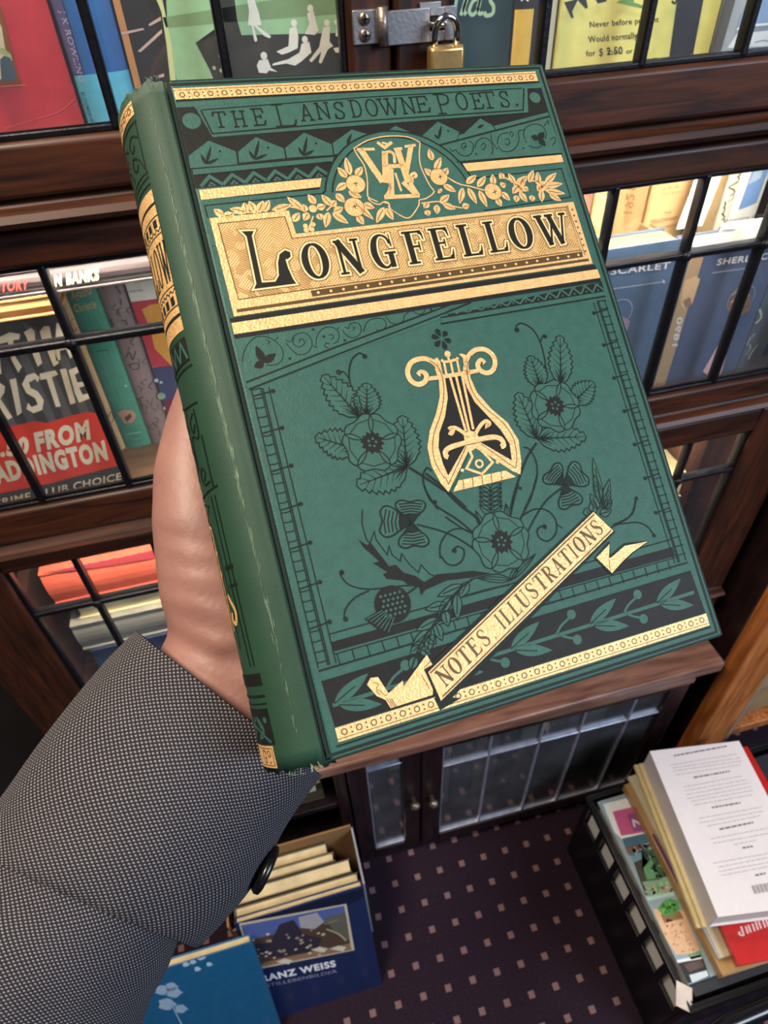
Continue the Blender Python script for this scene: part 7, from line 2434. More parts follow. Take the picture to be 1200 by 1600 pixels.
def book(nm, label, O, ax, ay, az, w, h, t, col, page=None, rough=.4, group=None, shape='cover', prt='cover_print', kind='book', cat='book', matl=None, artnm=None, board=.002, coat=.2, root=None):
    """a book whose printed face is the rectangle O + ax*w + ay*h, az pointing OUT of that face ; t = depth behind the face
       shape 'cover': face is the front board, spine at ax=0 ; 'spine': face is the spine"""
    O, ax, ay, az = Vector(O), Vector(ax).normalized(), Vector(ay).normalized(), Vector(az).normalized()
    cm = matl or mat('cover_' + (artnm or nm) + str(len(MC)), col, rough, nscale=90, nvar=.02 if min(lin(col)) > .4 else .08, coat=coat)
    pg = page or M_page
    c = O + ax * w / 2 - az * t / 2
    r = thing(nm, label, cat, Matrix.Translation(c if abs(ay.z) < .5 else O + ax * w / 2 - az * t / 2), group)
    mb = MB()
    if shape == 'cover':
        mb.obox(O, ax * w, ay * h, -az * board, cm, min(.0008, board * .3)); mb.obox(O - az * t, ax * w, ay * h, az * board, cm, min(.0008, board * .3))
        mb.obox(O - az * (board * .9), ax * .0035, ay * h, -az * (t - board * 1.8), cm, .0006)
        mb.build('cover', r)
        i = .003; mb = MB(); mb.obox(O + ax * .003 + ay * i - az * board, ax * (w - .003 - i), ay * (h - 2 * i), -az * (t - 2 * board), pg); mb.build('page_block', r)
    else:
        # rounded spine with boards running back
        prof = []; n_ = 8; bl = min(.004, w * .16)
        for k in range(n_ + 1):
            a = PI * k / n_; prof.append((w / 2 - math.cos(a) * w / 2, -bl + bl * math.sin(a)))
        for k in range(n_):
            (x0, y0), (x1, y1) = prof[k], prof[k + 1]
            P_ = [O + ax * x0 + az * y0, O + ax * x1 + az * y1]; mb.face([P_[0], P_[1], P_[1] + ay * h, P_[0] + ay * h], cm, True)
            Q = [O + ax * (w * .12 + .76 * x0) + az * (y0 - .003), O + ax * (w * .12 + .76 * x1) + az * (y1 - .003)]; 
            mb.face([P_[0] + ay * h, P_[1] + ay * h, Q[1] + ay * h, Q[0] + ay * h], cm); mb.face([P_[0], P_[1], Q[1], Q[0]], cm)
        mb.obox(O - az * bl, ax * board, ay * h, -az * t, cm, .0004); mb.obox(O + ax * (w - board) - az * bl, ax * board, ay * h, -az * t, cm, .0004)
        mb.build('cover', r)
        i = .003; mb = MB(); mb.obox(O + ax * board + ay * i - az * (bl + .003), ax * (w - 2 * board), ay * (h - 2 * i), -az * (t - i), pg); mb.build('page_block', r)
    if artnm != 0:
        its = [i for i in ART if i[0] == (artnm or nm)]
        if its:
            clip(artnm or nm, w * 1000, h * 1000)
            if shape == 'spine':
                bl = min(.004, w * .16)
                def f(x, y, hh):
                    q = min(max(x / 1000 / w, 0), 1); e = -bl + bl * math.sin(math.acos(1 - 2 * q)) if 0 < q < 1 else -bl
                    return O + ax * (x / 1000) + ay * (y / 1000) + az * (e + .0006 + hh / 1000)
            else:
                f = lambda x, y, hh: O + ax * (x / 1000) + ay * (y / 1000) + az * (.0003 + hh / 1000)
            p = Painter(f, {}, 1.5 if shape == 'spine' else 0)
            for it in its: p.item(it)
            p.build(prt, r)
    return r
X, Z, YM = (1, 0, 0), (0, 0, 1), (0, -1, 0)
g1 = 'books on the upper tier'; g2 = 'books on the middle tier'; g3 = 'books on the lower tier'
def up(art, nm, label, w, h, t, col, shape='cover', group=None, **k):
    O = PLN[art][0]; return book(nm, label, O, X, Z, YM, w, h, t, col, group=group, shape=shape, artnm=art, **k)
up('red_book', 'hardback_book', 'glossy red hardback facing out in upper left tier, framed picture at its edge', .134, .205, .035, '#b8323a', group=g1, coat=.6)
up('blue_spine', 'hardback_book', 'blue spine with paler turquoise foot beside the red hardback', .0355, .205, .13, '#2f5f9f', 'spine', g1)
up('schoolgirl_jacket', 'hardback_book', 'green and black jacket with white seated figures, upper tier left of the hasp', .140, .205, .03, '#2b2624', group=g1)
up('teal_book', 'hardback_book', 'dark teal cover with pale green script behind the padlock', .103, .205, .03, '#1f3f42', group=g1)
up('yellow_black_spine', 'hardback_book', 'narrow yellow and black spine between the dark teal and bright yellow covers', .033, .21, .12, '#1c1b1d', 'spine', g1)
up('yellow_flyer_book', 'hardback_book', 'bright yellow cover printed with black advertising lines in upper right tier', .129, .205, .03, '#efe384', group=g1)
up('plastic_wrapped_book', 'hardback_book', 'grey and white plastic wrapped cover at far right of upper tier', .105, .205, .03, '#a9aeb8', group=g1, coat=.8)
# middle tier, left
up('crime_novel', 'crime_novel', 'black and red crime novel cover with dripping cream capitals in the left middle tier', .1405, .19, .03, '#3d3d40', group=g2)
def lying(art, nm, label, x0, x1, y0, dep, z0, z1, col, page, group, rough=.4):
    return book(nm, label, (x0, y0, z0), X, Z, YM, x1 - x0, z1 - z0, dep, col, page, rough, group, 'lying', artnm=art)
def flat_book(art, nm, label, x0, x1, y, dep, z0, z1, cm, page, group=None, spine_front=True, rotz=0, cat='book'):
    """book lying flat, z0..z1 thick ; spine (or fore edge) faces the viewer"""
    r = thing(nm, label, cat, (((x0 + x1) / 2), y + dep / 2, z0), group); mb = MB(); b = .0022
    mb.box((x0, y, z0), (x1, y + dep, z0 + b), cm, .0006); mb.box((x0, y, z1 - b), (x1, y + dep, z1), cm, .0006)
    if spine_front:
        n_ = 6; pr = [(y + .004 - .004 * math.sin(PI * k / n_), z0 + (z1 - z0) * k / n_) for k in range(n_ + 1)]; mb.prism_x(pr + [(y + .006, z1 - .0005), (y + .006, z0 + .0005)], x0, x1, cm)
    mb.build('cover', r)
    i = .003; mb = MB(); mb.box((x0 + i, y + (.006 if spine_front else i), z0 + b), (x1 - i, y + dep - i, z1 - b), page); mb.build('page_block', r)
    its = [q for q in ART if q[0] == art]
    if its:
        O = Vector(PLN[art][0]); clip(art, (x1 - x0) * 1000, (z1 - z0) * 1000 + 2)
        p = Painter(lambda a, b_, h: Vector((O.x + a / 1000, y - .0005 - h / 1000, O.z + b_ / 1000)), {})
        for it in its: p.item(it)
        p.build('spine_lettering', r)
    return r
M_dark_spine = mat('dark_laminated_spine', '#3b3236', .35, nscale=30, nvar=.35, stretch=(1, 6, 30), coat=.5)
flat_book('factory_book', 'paperback_book', 'dark flat-lying book with red lettering above the crime novel', -.262, -.127, .523, .12, 1.2035, 1.2235, M_dark_spine, M_page, 'flat books on top of the middle tier row')
flat_book('', 'paperback_book', 'orange-buff book lying flat just above the crime novel', -.262, -.1285, .523, .12, 1.1865, 1.2030, mat('buff_cloth', '#c58a52', .6, nscale=30, nvar=.2, stretch=(1, 5, 20)), M_page, 'flat books on top of the middle tier row')
flat_book('banks_book', 'paperback_book', 'dark flat-lying book with cream lettering above the green spine', -.1265, .02, .523, .06, 1.2025, 1.2245, M_dark_spine, M_page, 'flat books on top of the middle tier row')
up('cream_spine', 'hardback_book', 'thin cream spine left of the green spine, middle tier', .0165, .205, .12, '#c9a578', 'spine', g2)
up('green_spine', 'hardback_book', 'sea green spine with gold author lettering, middle tier', .027, .206, .12, '#4f9a82', 'spine', g2)
up('marbled_spine', 'hardback_book', 'mottled pinkish grey spine between green spine and red and white cover', .0245, .21, .12, '#a58f8c', 'spine', g2)
up('red_white_book', 'hardback_book', 'red, white and navy jacket just left of the held green book', .11, .2, .03, '#d9d2c6', group=g2)
# middle tier, right
up('study_book', 'hardback_book', 'navy cover with a pale roundel beside the right edge of the held book', .1175, .1715, .03, '#465a76', group=g2, page=M_page_y)
up('tan_dark_spine', 'hardback_book', 'narrow tan spine between the two navy covers', .0115, .16, .1, '#a58a66', 'spine', g2)
up('sherlock_book', 'hardback_book', 'navy and brown cover with pale capitals, right of the narrow tan spine', .1035, .161, .03, '#4b5672', group=g2, page=M_page_w)
up('mottled_book', 'hardback_book', 'mottled cream and blue cover at far right of middle tier', .07, .155, .03, '#5a6270', group=g2)
g2b = 'tall spines at the back of the middle tier'
book('hardback_book', 'dull red spine at left end of the tall back row', (.325, .6, .996), X, Z, YM, .035, .215, .1, '#b06a5c', shape='spine', group=g2b, artnm=0)
up('wizard_spine', 'hardback_book', 'cream spine with sideways lettering beside the dull red spine', .0245, .218, .1, '#c9b583', 'spine', g2b)
up('wood_pattern_spine', 'hardback_book', 'wood-patterned tan spine in the tall back row', .033, .217, .1, '#b08a62', 'spine', g2b)
up('fellowship_spine', 'hardback_book', 'pale tan spine with small brown lettering beside the hanging white tag', .0465, .217, .1, '#bd9a70', 'spine', g2b)
up('tolkien_spine', 'hardback_book', 'dull tan spine to the right of the hanging white tag', .0345, .216, .1, '#a08560', 'spine', g2b)
up('marbled_dark_spine', 'hardback_book', 'cream spine with black marbled streaks, tall back row', .0135, .216, .1, '#cfc8b8', 'spine', g2b)
up('white_blue_spine', 'hardback_book', 'white and blue spine at right end of the tall back row', .035, .215, .1, '#c9ccd0', 'spine', g2b)
M_card = mat('white_card', '#e6e4e0', .6, nscale=30, nvar=.03)
t = thing('price_tag', 'white paper tag hanging over the tan spines', 'tag', (.475, .59, 1.15))
mb = MB(); mb.obox((.453, .589, 1.150), (.030, 0, 0), (.010, .004, .052), (0, .0008, 0), M_card, .0003); mb.build('card', t)
its = [q for q in ART if q[0] == 'name_tag']; O = Vector(PLN['name_tag'][0]); p = Painter(lambda a, b, h: O + Vector((a / 1000, .002 - h / 1000 - .0012, b / 1000)), {})
for it in its: p.item(it)
p.build('handwriting', t)
t = thing('label_card', 'white printed card standing behind the navy and brown cover', 'card', (.50, .528, 1.153))
mb = MB(); mb.box((.4545, .5282, 1.1545), (.531, .529, 1.1765), M_card); mb.build('card', t); art_on('label_card', t, 'lettering', .0002)
# lower tier, left
flat_book('', 'hardback_book', 'navy book at bottom of the stack in the lower left tier', -.255, -.09, .545, .12, .6405, .752, mat('navy_cloth', '#24365c', .5), M_page_w, g3)
flat_book('', 'hardback_book', 'grey book with white edges lying on the navy book', -.262, -.10, .548, .12, .7525, .800, mat('grey_paper', '#8a857c', .6, nscale=20), M_page_w, g3)
flat_book('', 'hardback_book', 'thin cream booklet between the grey and red books', -.25, -.09, .555, .12, .8005, .822, mat('cream_cloth', '#c9b890', .6), M_page, g3, False)
flat_book('', 'hardback_book', 'thin dark brown book under the red book', -.262, -.09, .553, .12, .8225, .8405, mat('brown_cloth', '#4a3524', .6), M_page, g3)
flat_book('red_gilt_book', 'hardback_book', 'red cloth book with embossed scrolls lying on top of the lower left stack', -.262, -.09, .548, .13, .841, .893, mat('red_cloth', '#b9503c', .55, nscale=80, nvar=.12), M_page, g3)
mb = MB(); mb.obox((-.316, .56, .6405), (.014, 0, 0), (0, .15, 0), (.004, 0, .20), mat('brown_board', '#7a4a34', .6), .001); o = mb.build('hardback_book', origin=(-.30, .6, .6405)); tag(o, 'thin brown book standing at left end of lower left tier', 'book', g3)
# lower tier, right
cz = .6405
for k, (x0, x1, h, lab) in enumerate([(.44, .556, .055, 'bottom cream book of the stack in the lower right tier'), (.435, .550, .048, 'second cream book in the lower right stack, offset to the left'), (.452, .546, .035, 'third pale book in the lower right stack'), (.43, .552, .042, 'topmost cream book of the lower right stack')]):
    flat_book('', 'hardback_book', lab, x0, x1, .55 + .008 * (k % 2), .12, cz, cz + h, mat('cream_boards_%d' % k, ('#cdbf96', '#d2c8a8', '#b8a888', '#d4c89c')[k], .6, nscale=25), M_page, 'cream books in the lower right tier', False); cz += h + .0005
book('hardback_book', 'brown cloth book leaning behind the cream stack, lower right tier', (.566, .60, .6405), X, Z, YM, .044, .24, .1, '#8a5a42', shape='spine', group=g3, artnm=0)
# behind the low cabinet's glass
rng = random.Random(4); x = .186; k = 0
shades = ['#6a6a70', '#3a3f50', '#57565a', '#2c3042', '#7a7878', '#4a4248', '#60606c']
for k, lab in enumerate(['pale grey book at left end behind the right cabinet door', 'slate book second from left behind the right cabinet door', 'stone grey book third from left behind the right cabinet door', 'dark blue-grey book fourth behind the right cabinet door', 'cream grey book fifth behind the right cabinet door', 'brown book sixth behind the right cabinet door', 'silver grey book seventh behind the right cabinet door', 'faint pale book eighth behind the right cabinet door', 'dark slate book ninth behind the right cabinet door']):
    w = .036 + .006 * (k % 3); book('hardback_book', lab, (x, .525, .0405), X, Z, YM, w, .27 - .02 * ((k * 7) % 5) / 2, .12, shades[k % 7], shape='spine', group='books behind the low cabinet glass', artnm=0); x += w + .003
for k, (x0, lab) in enumerate([(.030, 'pale book at left behind the narrow cabinet door'), (.068, 'blue-grey book in the middle behind the narrow cabinet door'), (.104, 'light book at right behind the narrow cabinet door')]):
    book('hardback_book', lab, (x0, .53, .0405), X, Z, YM, .034, .25 - .03 * k % 2, .12, ('#7d8496', '#5a6680', '#8a8f9c')[k], shape='spine', group='books behind the low cabinet glass', artnm=0)
# open bay, left of the narrow door
flat_book('', 'hardback_book', 'cream-edged book lying on the open bay shelf below the held book', -.2, -.018, .49, .14, .3005, .33, mat('bay_brown', '#4a3a2a', .6), M_page, 'books in the open bay')
flat_book('', 'hardback_book', 'second book lying in the open bay, dark cover and cream pages', -.2, -.026, .488, .14, .3305, .362, mat('bay_dark', '#2c2620', .6), M_page, 'books in the open bay', False)
flat_book('', 'hardback_book', 'topmost pale book of the open bay pile', -.2, -.02, .489, .14, .3625, .395, mat('bay_cream', '#a89878', .6), M_page, 'books in the open bay', False)

# =====================================================================
# BOX OF BOOKS, LEANING BOOKS ON THE FLOOR
# =====================================================================
M_cardboard = mat('brown_cardboard', '#8a6640', .8, nscale=15, nvar=.15)
bx = thing('cardboard_box', 'open brown cardboard box of books on the carpet before the low cabinet', 'box', (-.1, .40, 0))
mb = MB()
mb.box((-.20, .352, 0), (.014, .355, .235), M_cardboard); mb.box((-.20, .439, 0), (.014, .442, .285), M_cardboard); mb.box((-.203, .352, 0), (-.20, .442, .26), M_cardboard); mb.box((-.20, .355, 0), (.014, .439, .003), M_cardboard)
mb.build('box_body', bx)
mb = MB(); mb.obox((.014, .352, 0), (.003, 0, 0), (0, .09, 0), (0, 0, .272), mat('grey_lining', '#8f93a0', .6)); mb.build('end_panel', bx)
for k, (y0, t_, h, x1, lab) in enumerate([(.357, .018, .262, .010, 'first cream-edged book in the cardboard box'), (.377, .022, .262, .002, 'second book in the cardboard box, broad cream page edge'), (.401, .015, .262, -.022, 'third book in the cardboard box, shorter cream edge'), (.418, .018, .255, -.03, 'fourth book in the cardboard box, against its back')]):
    book('hardback_book', lab, (-.19, y0, .0035), X, Z, YM, x1 + .19, h, 0.0 + t_, ('#5a4a3a', '#3a3a34', '#6a5a44', '#4a4a40')[k], shape='cover', group='books standing in the cardboard box', artnm=0) if False else None
    r = thing('hardback_book', lab, 'book', (-.1, y0 + t_ / 2, .0035), 'books standing in the cardboard box'); mb = MB(); cm = mat('boxed_cover_%d' % k, ('#5a4a3a', '#3a3a34', '#6a5a44', '#4a4a40')[k], .5)
    mb.box((-.19, y0, .0035), (x1, y0 + .002, h), cm, .0005); mb.box((-.19, y0 + t_ - .002, .0035), (x1, y0 + t_, h), cm, .0005); mb.box((-.19, y0 + .002, .0035), (-.187, y0 + t_ - .002, h), cm); mb.build('cover', r)
    mb = MB(); mb.box((-.187, y0 + .002, .006), (x1 - .003, y0 + t_ - .002, h - .003), M_page); mb.build('page_block', r)
def leaning(art, nm, label, w, h, t, col, **k):
    O, a, b, n = plane(art); return book(nm, label, O, a, b, n, w, h, t, col, artnm=art, **k)
leaning('franz_book', 'art_book', 'dark blue art book with a still life picture leaning against the cardboard box', .203, .283, .0115, '#16264e', page=M_page, coat=.4)
leaning('teal_lean', 'picture_book', 'bright blue picture book with pale flowers leaning at lower left under the sleeve', .262, .283, .014, '#12567f', coat=.4)

# =====================================================================
# CRATE AND ITS STACK
# =====================================================================
M_plastic = mat('black_crate_plastic', '#0d0e13', .35, nscale=50, nvar=.2)
cr = thing('plastic_crate', 'black plastic crate with slotted sides on the carpet at lower right', 'crate', (.60, .24, 0))
x0, x1, y0, y1, zt = .428, .80, .078, .390, .246
mb = MB(); t = .006
mb.box((x0, y0, 0), (x1, y1, .006), M_plastic)
mb.box((x0, y0, .006), (x1, y0 + t, zt), M_plastic, .001); mb.box((x0, y1 - t, .006), (x1, y1, zt), M_plastic, .001); mb.box((x1 - t, y0 + t, .006), (x1, y1 - t, zt), M_plastic, .001)
# slotted left side
mb.box((x0, y0 + t, .006), (x0 + t, y1 - t, .165), M_plastic, .001); mb.box((x0, y0 + t, .222), (x0 + t, y1 - t, zt), M_plastic, .001)
n = 6
for k in range(n + 1):
    yy = y0 + t + (y1 - y0 - 2 * t) * k / n; mb.box((x0, max(y0 + t, yy - .006), .165), (x0 + t, min(y1 - t, yy + .006), .222), M_plastic)
mb.build('crate_body', cr)
mb = MB()
for a, b in (((x0 - .005, y0 - .004, zt - .010), (x0 + .001, y1 + .004, zt + .001)), ((x0 - .005, y0 - .005, zt - .010), (x1, y0 + .001, zt + .001)), ((x0 - .005, y1 - .001, zt - .010), (x1, y1 + .004, zt + .001))): mb.box(a, b, M_plastic, .002)
mb.build('rim', cr)
for k in range(6):
    yy = y0 + t + (y1 - y0 - 2 * t) * (k + .5) / 6
    o = MB().box((x0 + .0075, yy - .0155, .1), (x0 + .010, yy + .0155, .236), M_card).build('record_card', origin=(x0 + .009, yy, .1))
    o['label'] = 'pale grey card showing through ' + ['the nearest slot', 'the second nearest slot', 'the third nearest slot', 'the fourth nearest slot', 'the fifth nearest slot', 'the farthest slot'][k] + ' of the black crate'; o['category'] = 'card'; o['group'] = 'cards inside the crate slots'
tg = thing('paper_tag', 'cream paper tag stuck out at the near corner of the black crate', 'tag', (.426, .086, .235))
mb = MB(); mb.obox((.408, .088, .2488), (.018, -.014, -.004), (.017, .026, 0), (0, 0, .0008), mat('cream_tag_paper', '#cdbfb4', .7)); mb.build('tag_card', tg)
# filler books inside the crate carrying the pile
M_fill = mat('filler_dark', '#24262c', .6)
flat_book('', 'hardback_book', 'dark book flat in the crate under the garden magazine', .44, .79, .09, .285, .0065, .12, M_fill, M_page_w, 'books inside the crate')
flat_book('', 'hardback_book', 'upper dark book in the crate, directly under the garden magazine', .442, .79, .09, .285, .1205, .244, M_fill, M_page_w, 'books inside the crate')
def slab(art, nm, label, zt, t, w, h, col, page, cat='book', group='pile on the black crate', **k):
    O, a, b, n = plane(art); return book(nm, label, O, a, b, n, w, h, t, col, page=page, artnm=art, cat=cat, group=group, **k)
slab('garden_magazine', 'garden_magazine', 'glossy magazine with a garden photograph at bottom of the crate pile', .25, .0055, .21, .272, '#8fa6b4', M_page_w, 'magazine', coat=.5, board=.0006)
def pile(nm, label, O, ax, ay, w, h, t, col, page, artnm=0, board=.002, **k):
    ax = Vector(ax).normalized(); ay = Vector(ay); ay = (ay - ax * ay.dot(ax)).normalized(); return book(nm, label, O, ax, ay, (0, 0, 1), w, h, t, col, page=page, artnm=artnm, group='pile on the black crate', board=board, **k)
pile('hardback_book', 'worn tan book lying on the garden magazine', (.4835, .100, .2708), (1, -.02, 0), (.01, .28, 0), .17, .285, .0202, '#a8824f', M_page_y)
r = pile('paperback_book', 'paperback with cream, purple and white edge on the tan book', (.490, .118, .2798), (1, -.03, 0), (.005, .28, 0), .16, .275, .0088, '#c9bda0', M_page)
mb = MB(); mb.obox((.4885, .222, .2712), (.001, 0, 0), (.0013, .075, 0), (0, 0, .0084), ink('#7a2f86')); mb.obox((.4877, .118, .2712), (.001, 0, 0), (.002, .102, 0), (0, 0, .0084), ink('#cfd0d4')); mb.build('coloured_edge', r)
slab('red_jacket_book', 'hardback_book', 'glossy red jacketed book under the white paperback', .293, .013, .185, .300, '#c0211f', M_page, coat=.6)
pile('paperback_book', 'thin cream book on the red jacketed book', (.471, .158, .3012), (.1535, -.0243, 0), (.04, .24, 0), .15, .246, .0078, '#d8c797', M_page, board=.0012)
pile('paperback_book', 'second thin cream book directly under the white paperback', (.476, .156, .3096), (.1535, -.0243, 0), (.04, .24, 0), .15, .245, .0080, '#dccb9c', M_page, board=.0012)
slab('white_paperback', 'paperback_book', 'white paperback with grey text and a barcode at top of the pile', .36, .050, .153, .244, '#e6dfe2', M_page_w, board=.0008, coat=.3)
# trolley rail
mb = MB(); mb.tube([(.36, .028, .012), (.36, .028, .20), (.372, .032, .243), (.41, .041, .262), (.46, .050, .264), (.56, .053, .264), (.76, .053, .264), (.80, .053, .22), (.80, .053, .012)], .012, mat('glossy_black_tube', '#101218', .18, nscale=40), 16)
o = mb.build('trolley_rail', origin=(.60, .05, 0)); tag(o, 'shiny black tubular rail in front of the crate at lower right corner', 'trolley')

# =====================================================================
# NEIGHBOURING SHELF AT RIGHT
# =====================================================================
ns = thing('shelf_unit', 'orange oak shelf unit with a broad upright at far right', 'shelf', (.95, .6, 0))
MB().box((.668, .430, 0), (.738, .462, 1.3), M_wood_o, .003).build('upright', ns)
MB().box((.738, .440, 0), (.762, .452, 1.3), mat('pale_edge_strip', '#9a8672', .6, nscale=20), .001).build('edge_strip', ns)
MB().box((.762, .44, .20), (1.3, .78, .225), M_wood_o, .002).build('shelf', ns); MB().box((.762, .44, .62), (1.3, .78, .64), M_wood_o, .002).build('shelf', ns)
MB().box((1.3, .43, 0), (1.37, .462, 1.3), M_wood_o, .003).build('upright', ns)
MB().box((.70, .77, 0), (1.34, .785, 1.3), M_wood_d, .001).build('back_panel', ns)  # dark wood here stands for the shade behind the shelves
MB().box((.668, .462, 0), (.684, .785, 1.3), M_wood_d, .001).build('side_panel', ns)  # dark side added so the gap beside the cabinet reads as shade
mb = MB(); mb.obox((.77, .455, .2255), (.24, .02, 0), (-.01, .2, 0), (0, 0, .115), mat('brown_wrapping', '#9a7d58', .75, nscale=12, nvar=.2, bump=.6, bscale=25), .012); o = mb.build('paper_parcel', origin=(.89, .55, .2255)); tag(o, 'buff paper parcel on the low shelf of the oak unit', 'parcel')
book('hardback_book', 'dark blue book standing above the buff parcel at right edge', (.80, .46, .6405), X, Z, YM, .05, .2, .13, '#1a2f6a', shape='spine', artnm=0)

# =====================================================================
# THE HELD BOOK
# =====================================================================
T0 = Vector((-0.00712554, 0.23240132, 1.38056086))
UA = Vector((0.99481253, 0.08269064, -0.05924769)); VA = Vector((0.02841041, -0.78510106, -0.61871574)); NA = Vector((-0.09767743, 0.61382292, -0.78337765))
def BK(u, v, n): return T0 + UA * (u / 1000) + VA * (v / 1000) + NA * (n / 1000)
BM = Matrix(((UA.x, -VA.x, -NA.x), (UA.y, -VA.y, -NA.y), (UA.z, -VA.z, -NA.z))).to_4x4(); BM.translation = BK(62, 196, 18)
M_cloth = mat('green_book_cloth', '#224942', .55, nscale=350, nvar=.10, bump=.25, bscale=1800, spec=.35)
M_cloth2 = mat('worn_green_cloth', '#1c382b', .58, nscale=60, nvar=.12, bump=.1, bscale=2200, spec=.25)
M_relief = mat('green_relief', '#254c44', .55, nscale=350, nvar=.10, bump=.25, bscale=1800, spec=.35)
M_black = mat('black_stamping', '#111211', .6, nscale=200, nvar=.2, bump=.08, bscale=900, spec=.25)
M_line = mat('dark_stamped_line', '#0a1714', .6, nscale=200, nvar=.2, spec=.25)
M_gold = mat('gilt_stamping', '#d6ae78', .42, .45, 500, .12, .4, 1300)
M_goldline = mat('gilt_dark_line', '#4a3a1c', .5, .2)
def gilt_hatch():
    m = bpy.data.materials.new('hatched_gilt'); m.use_nodes = True; nt = m.node_tree; b = nt.nodes['Principled BSDF']
    tc = nt.nodes.new('ShaderNodeTexCoord'); hs = []
    for ang in (.78, -.95):
        mp = nt.nodes.new('ShaderNodeMapping'); mp.inputs['Rotation'].default_value = (0, 0, ang); nt.links.new(tc.outputs['Object'], mp.inputs[0])
        w = nt.nodes.new('ShaderNodeTexWave'); w.inputs['Scale'].default_value = 480; w.inputs['Distortion'].default_value = 1.2; w.inputs['Detail'].default_value = 2; nt.links.new(mp.outputs[0], w.inputs[0]); hs.append(w)
    ck = nt.nodes.new('ShaderNodeTexVoronoi'); ck.inputs['Scale'].default_value = 420; nt.links.new(tc.outputs['Object'], ck.inputs[0])
    sp = nt.nodes.new('ShaderNodeSeparateColor'); nt.links.new(ck.outputs['Color'], sp.inputs[0])
    th = nt.nodes.new('ShaderNodeMath'); th.operation = 'GREATER_THAN'; th.inputs[1].default_value = .5; nt.links.new(sp.outputs[0], th.inputs[0])
    mx = nt.nodes.new('ShaderNodeMix'); mx.data_type = 'FLOAT'; nt.links.new(th.outputs[0], mx.inputs[0]); nt.links.new(hs[0].outputs['Fac'], mx.inputs[2]); nt.links.new(hs[1].outputs['Fac'], mx.inputs[3])
    r = nt.nodes.new('ShaderNodeValToRGB'); r.color_ramp.elements[0].position = .15; r.color_ramp.elements[1].position = .6; r.color_ramp.elements[0].color = lin('#9c7a4a') + (1,); r.color_ramp.elements[1].color = lin('#cfaa72') + (1,); nt.links.new(mx.outputs[0], r.inputs[0])
    nt.links.new(r.outputs[0], b.inputs['Base Color']); b.inputs['Metallic'].default_value = .5; b.inputs['Roughness'].default_value = .42
    bp = nt.nodes.new('ShaderNodeBump'); bp.inputs['Strength'].default_value = .5; bp.inputs['Distance'].default_value = .0004; nt.links.new(mx.outputs[0], bp.inputs['Height']); nt.links.new(bp.outputs[0], b.inputs['Normal'])
    return m
BMATS = {'K': M_black, 'G': M_relief, 'L': M_line, 'O': M_gold, 'D': M_goldline, 'T': gilt_hatch(), 'Y': mat('pale_gilt_outline', '#ecd09a', .4, .4, 500, .08)}
bk = thing('green_cloth_book', 'antique green cloth book with black and gilt stamped cover held up in the hand', 'book', BM)
def bbox(mb, u0, u1, v0, v1, n0, n1, m, bev=0): return mb.obox(BK(u0, v1, n1), UA * (u1 - u0) / 1000, -VA * (v1 - v0) / 1000, -NA * (n1 - n0) / 1000, m, bev)
mb = MB(); bbox(mb, 2.2, 125, 0, 196, 0, 3, M_cloth, .0009); fb = mb.build('front_board', bk)
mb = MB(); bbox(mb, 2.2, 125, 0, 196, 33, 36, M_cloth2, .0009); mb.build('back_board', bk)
mb = MB(); bbox(mb, 4, 121, 3.5, 192.5, 3.0, 33.0, M_page); mb.build('page_block', bk)
# spine: rounded, hollow, with joints
EA, EB = 14., 18.
ths = [PI * k / 28 for k in range(29)]
outer = [(3.6, .9), (2.2, 1.3), (1.2, .5), (.4, -.15)] + [(-EA * math.sin(t_), EB * (1 - math.cos(t_))) for t_ in ths] + [(.4, 36.15), (1.2, 35.5), (2.2, 34.7), (3.6, 35.1)]
inner = [(3.6, 2.6), (1.5, 2.6)] + [(-(EA - 1.3) * math.sin(t_), 1.3 + (EB - 1.3) * (1 - math.cos(t_))) for t_ in ths] + [(1.5, 33.4), (3.6, 33.4)]
rn = random.Random(5)
mb = MB(); nv = 40
rows = []
for j in range(nv + 1):
    v = 196 * j / nv; row = []
    for (u, n_) in outer:
        e = 0
        if j in (0, nv): e = rn.uniform(-.8, .9)
        row.append(mb.bm.verts.new(BK(u, v + e, n_)))
    rows.append(row)
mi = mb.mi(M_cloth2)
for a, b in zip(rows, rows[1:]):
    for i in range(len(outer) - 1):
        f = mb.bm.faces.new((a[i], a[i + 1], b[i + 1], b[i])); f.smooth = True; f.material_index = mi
irow = [[mb.bm.verts.new(BK(u, v, n_)) for u, n_ in inner] for v in (1.5, 194.5)]
for i in range(len(inner) - 1):
    f = mb.bm.faces.new((irow[0][i], irow[0][i + 1], irow[1][i + 1], irow[1][i])); f.material_index = mi
# close the head and tail
for row, ir in ((rows[0], irow[0]), (rows[-1], irow[1])):
    ec = []
    n_o, n_i = len(row), len(ir)
    for i in range(n_o - 1):
        k0 = round(i * (n_i - 1) / (n_o - 1)); k1 = round((i + 1) * (n_i - 1) / (n_o - 1))
        vs = [row[i], row[i + 1], ir[k1]] + ([ir[k0]] if k0 != k1 else [])
        try: f = mb.bm.faces.new(vs); f.material_index = mi
        except ValueError: pass
sp = mb.build('spine', bk)
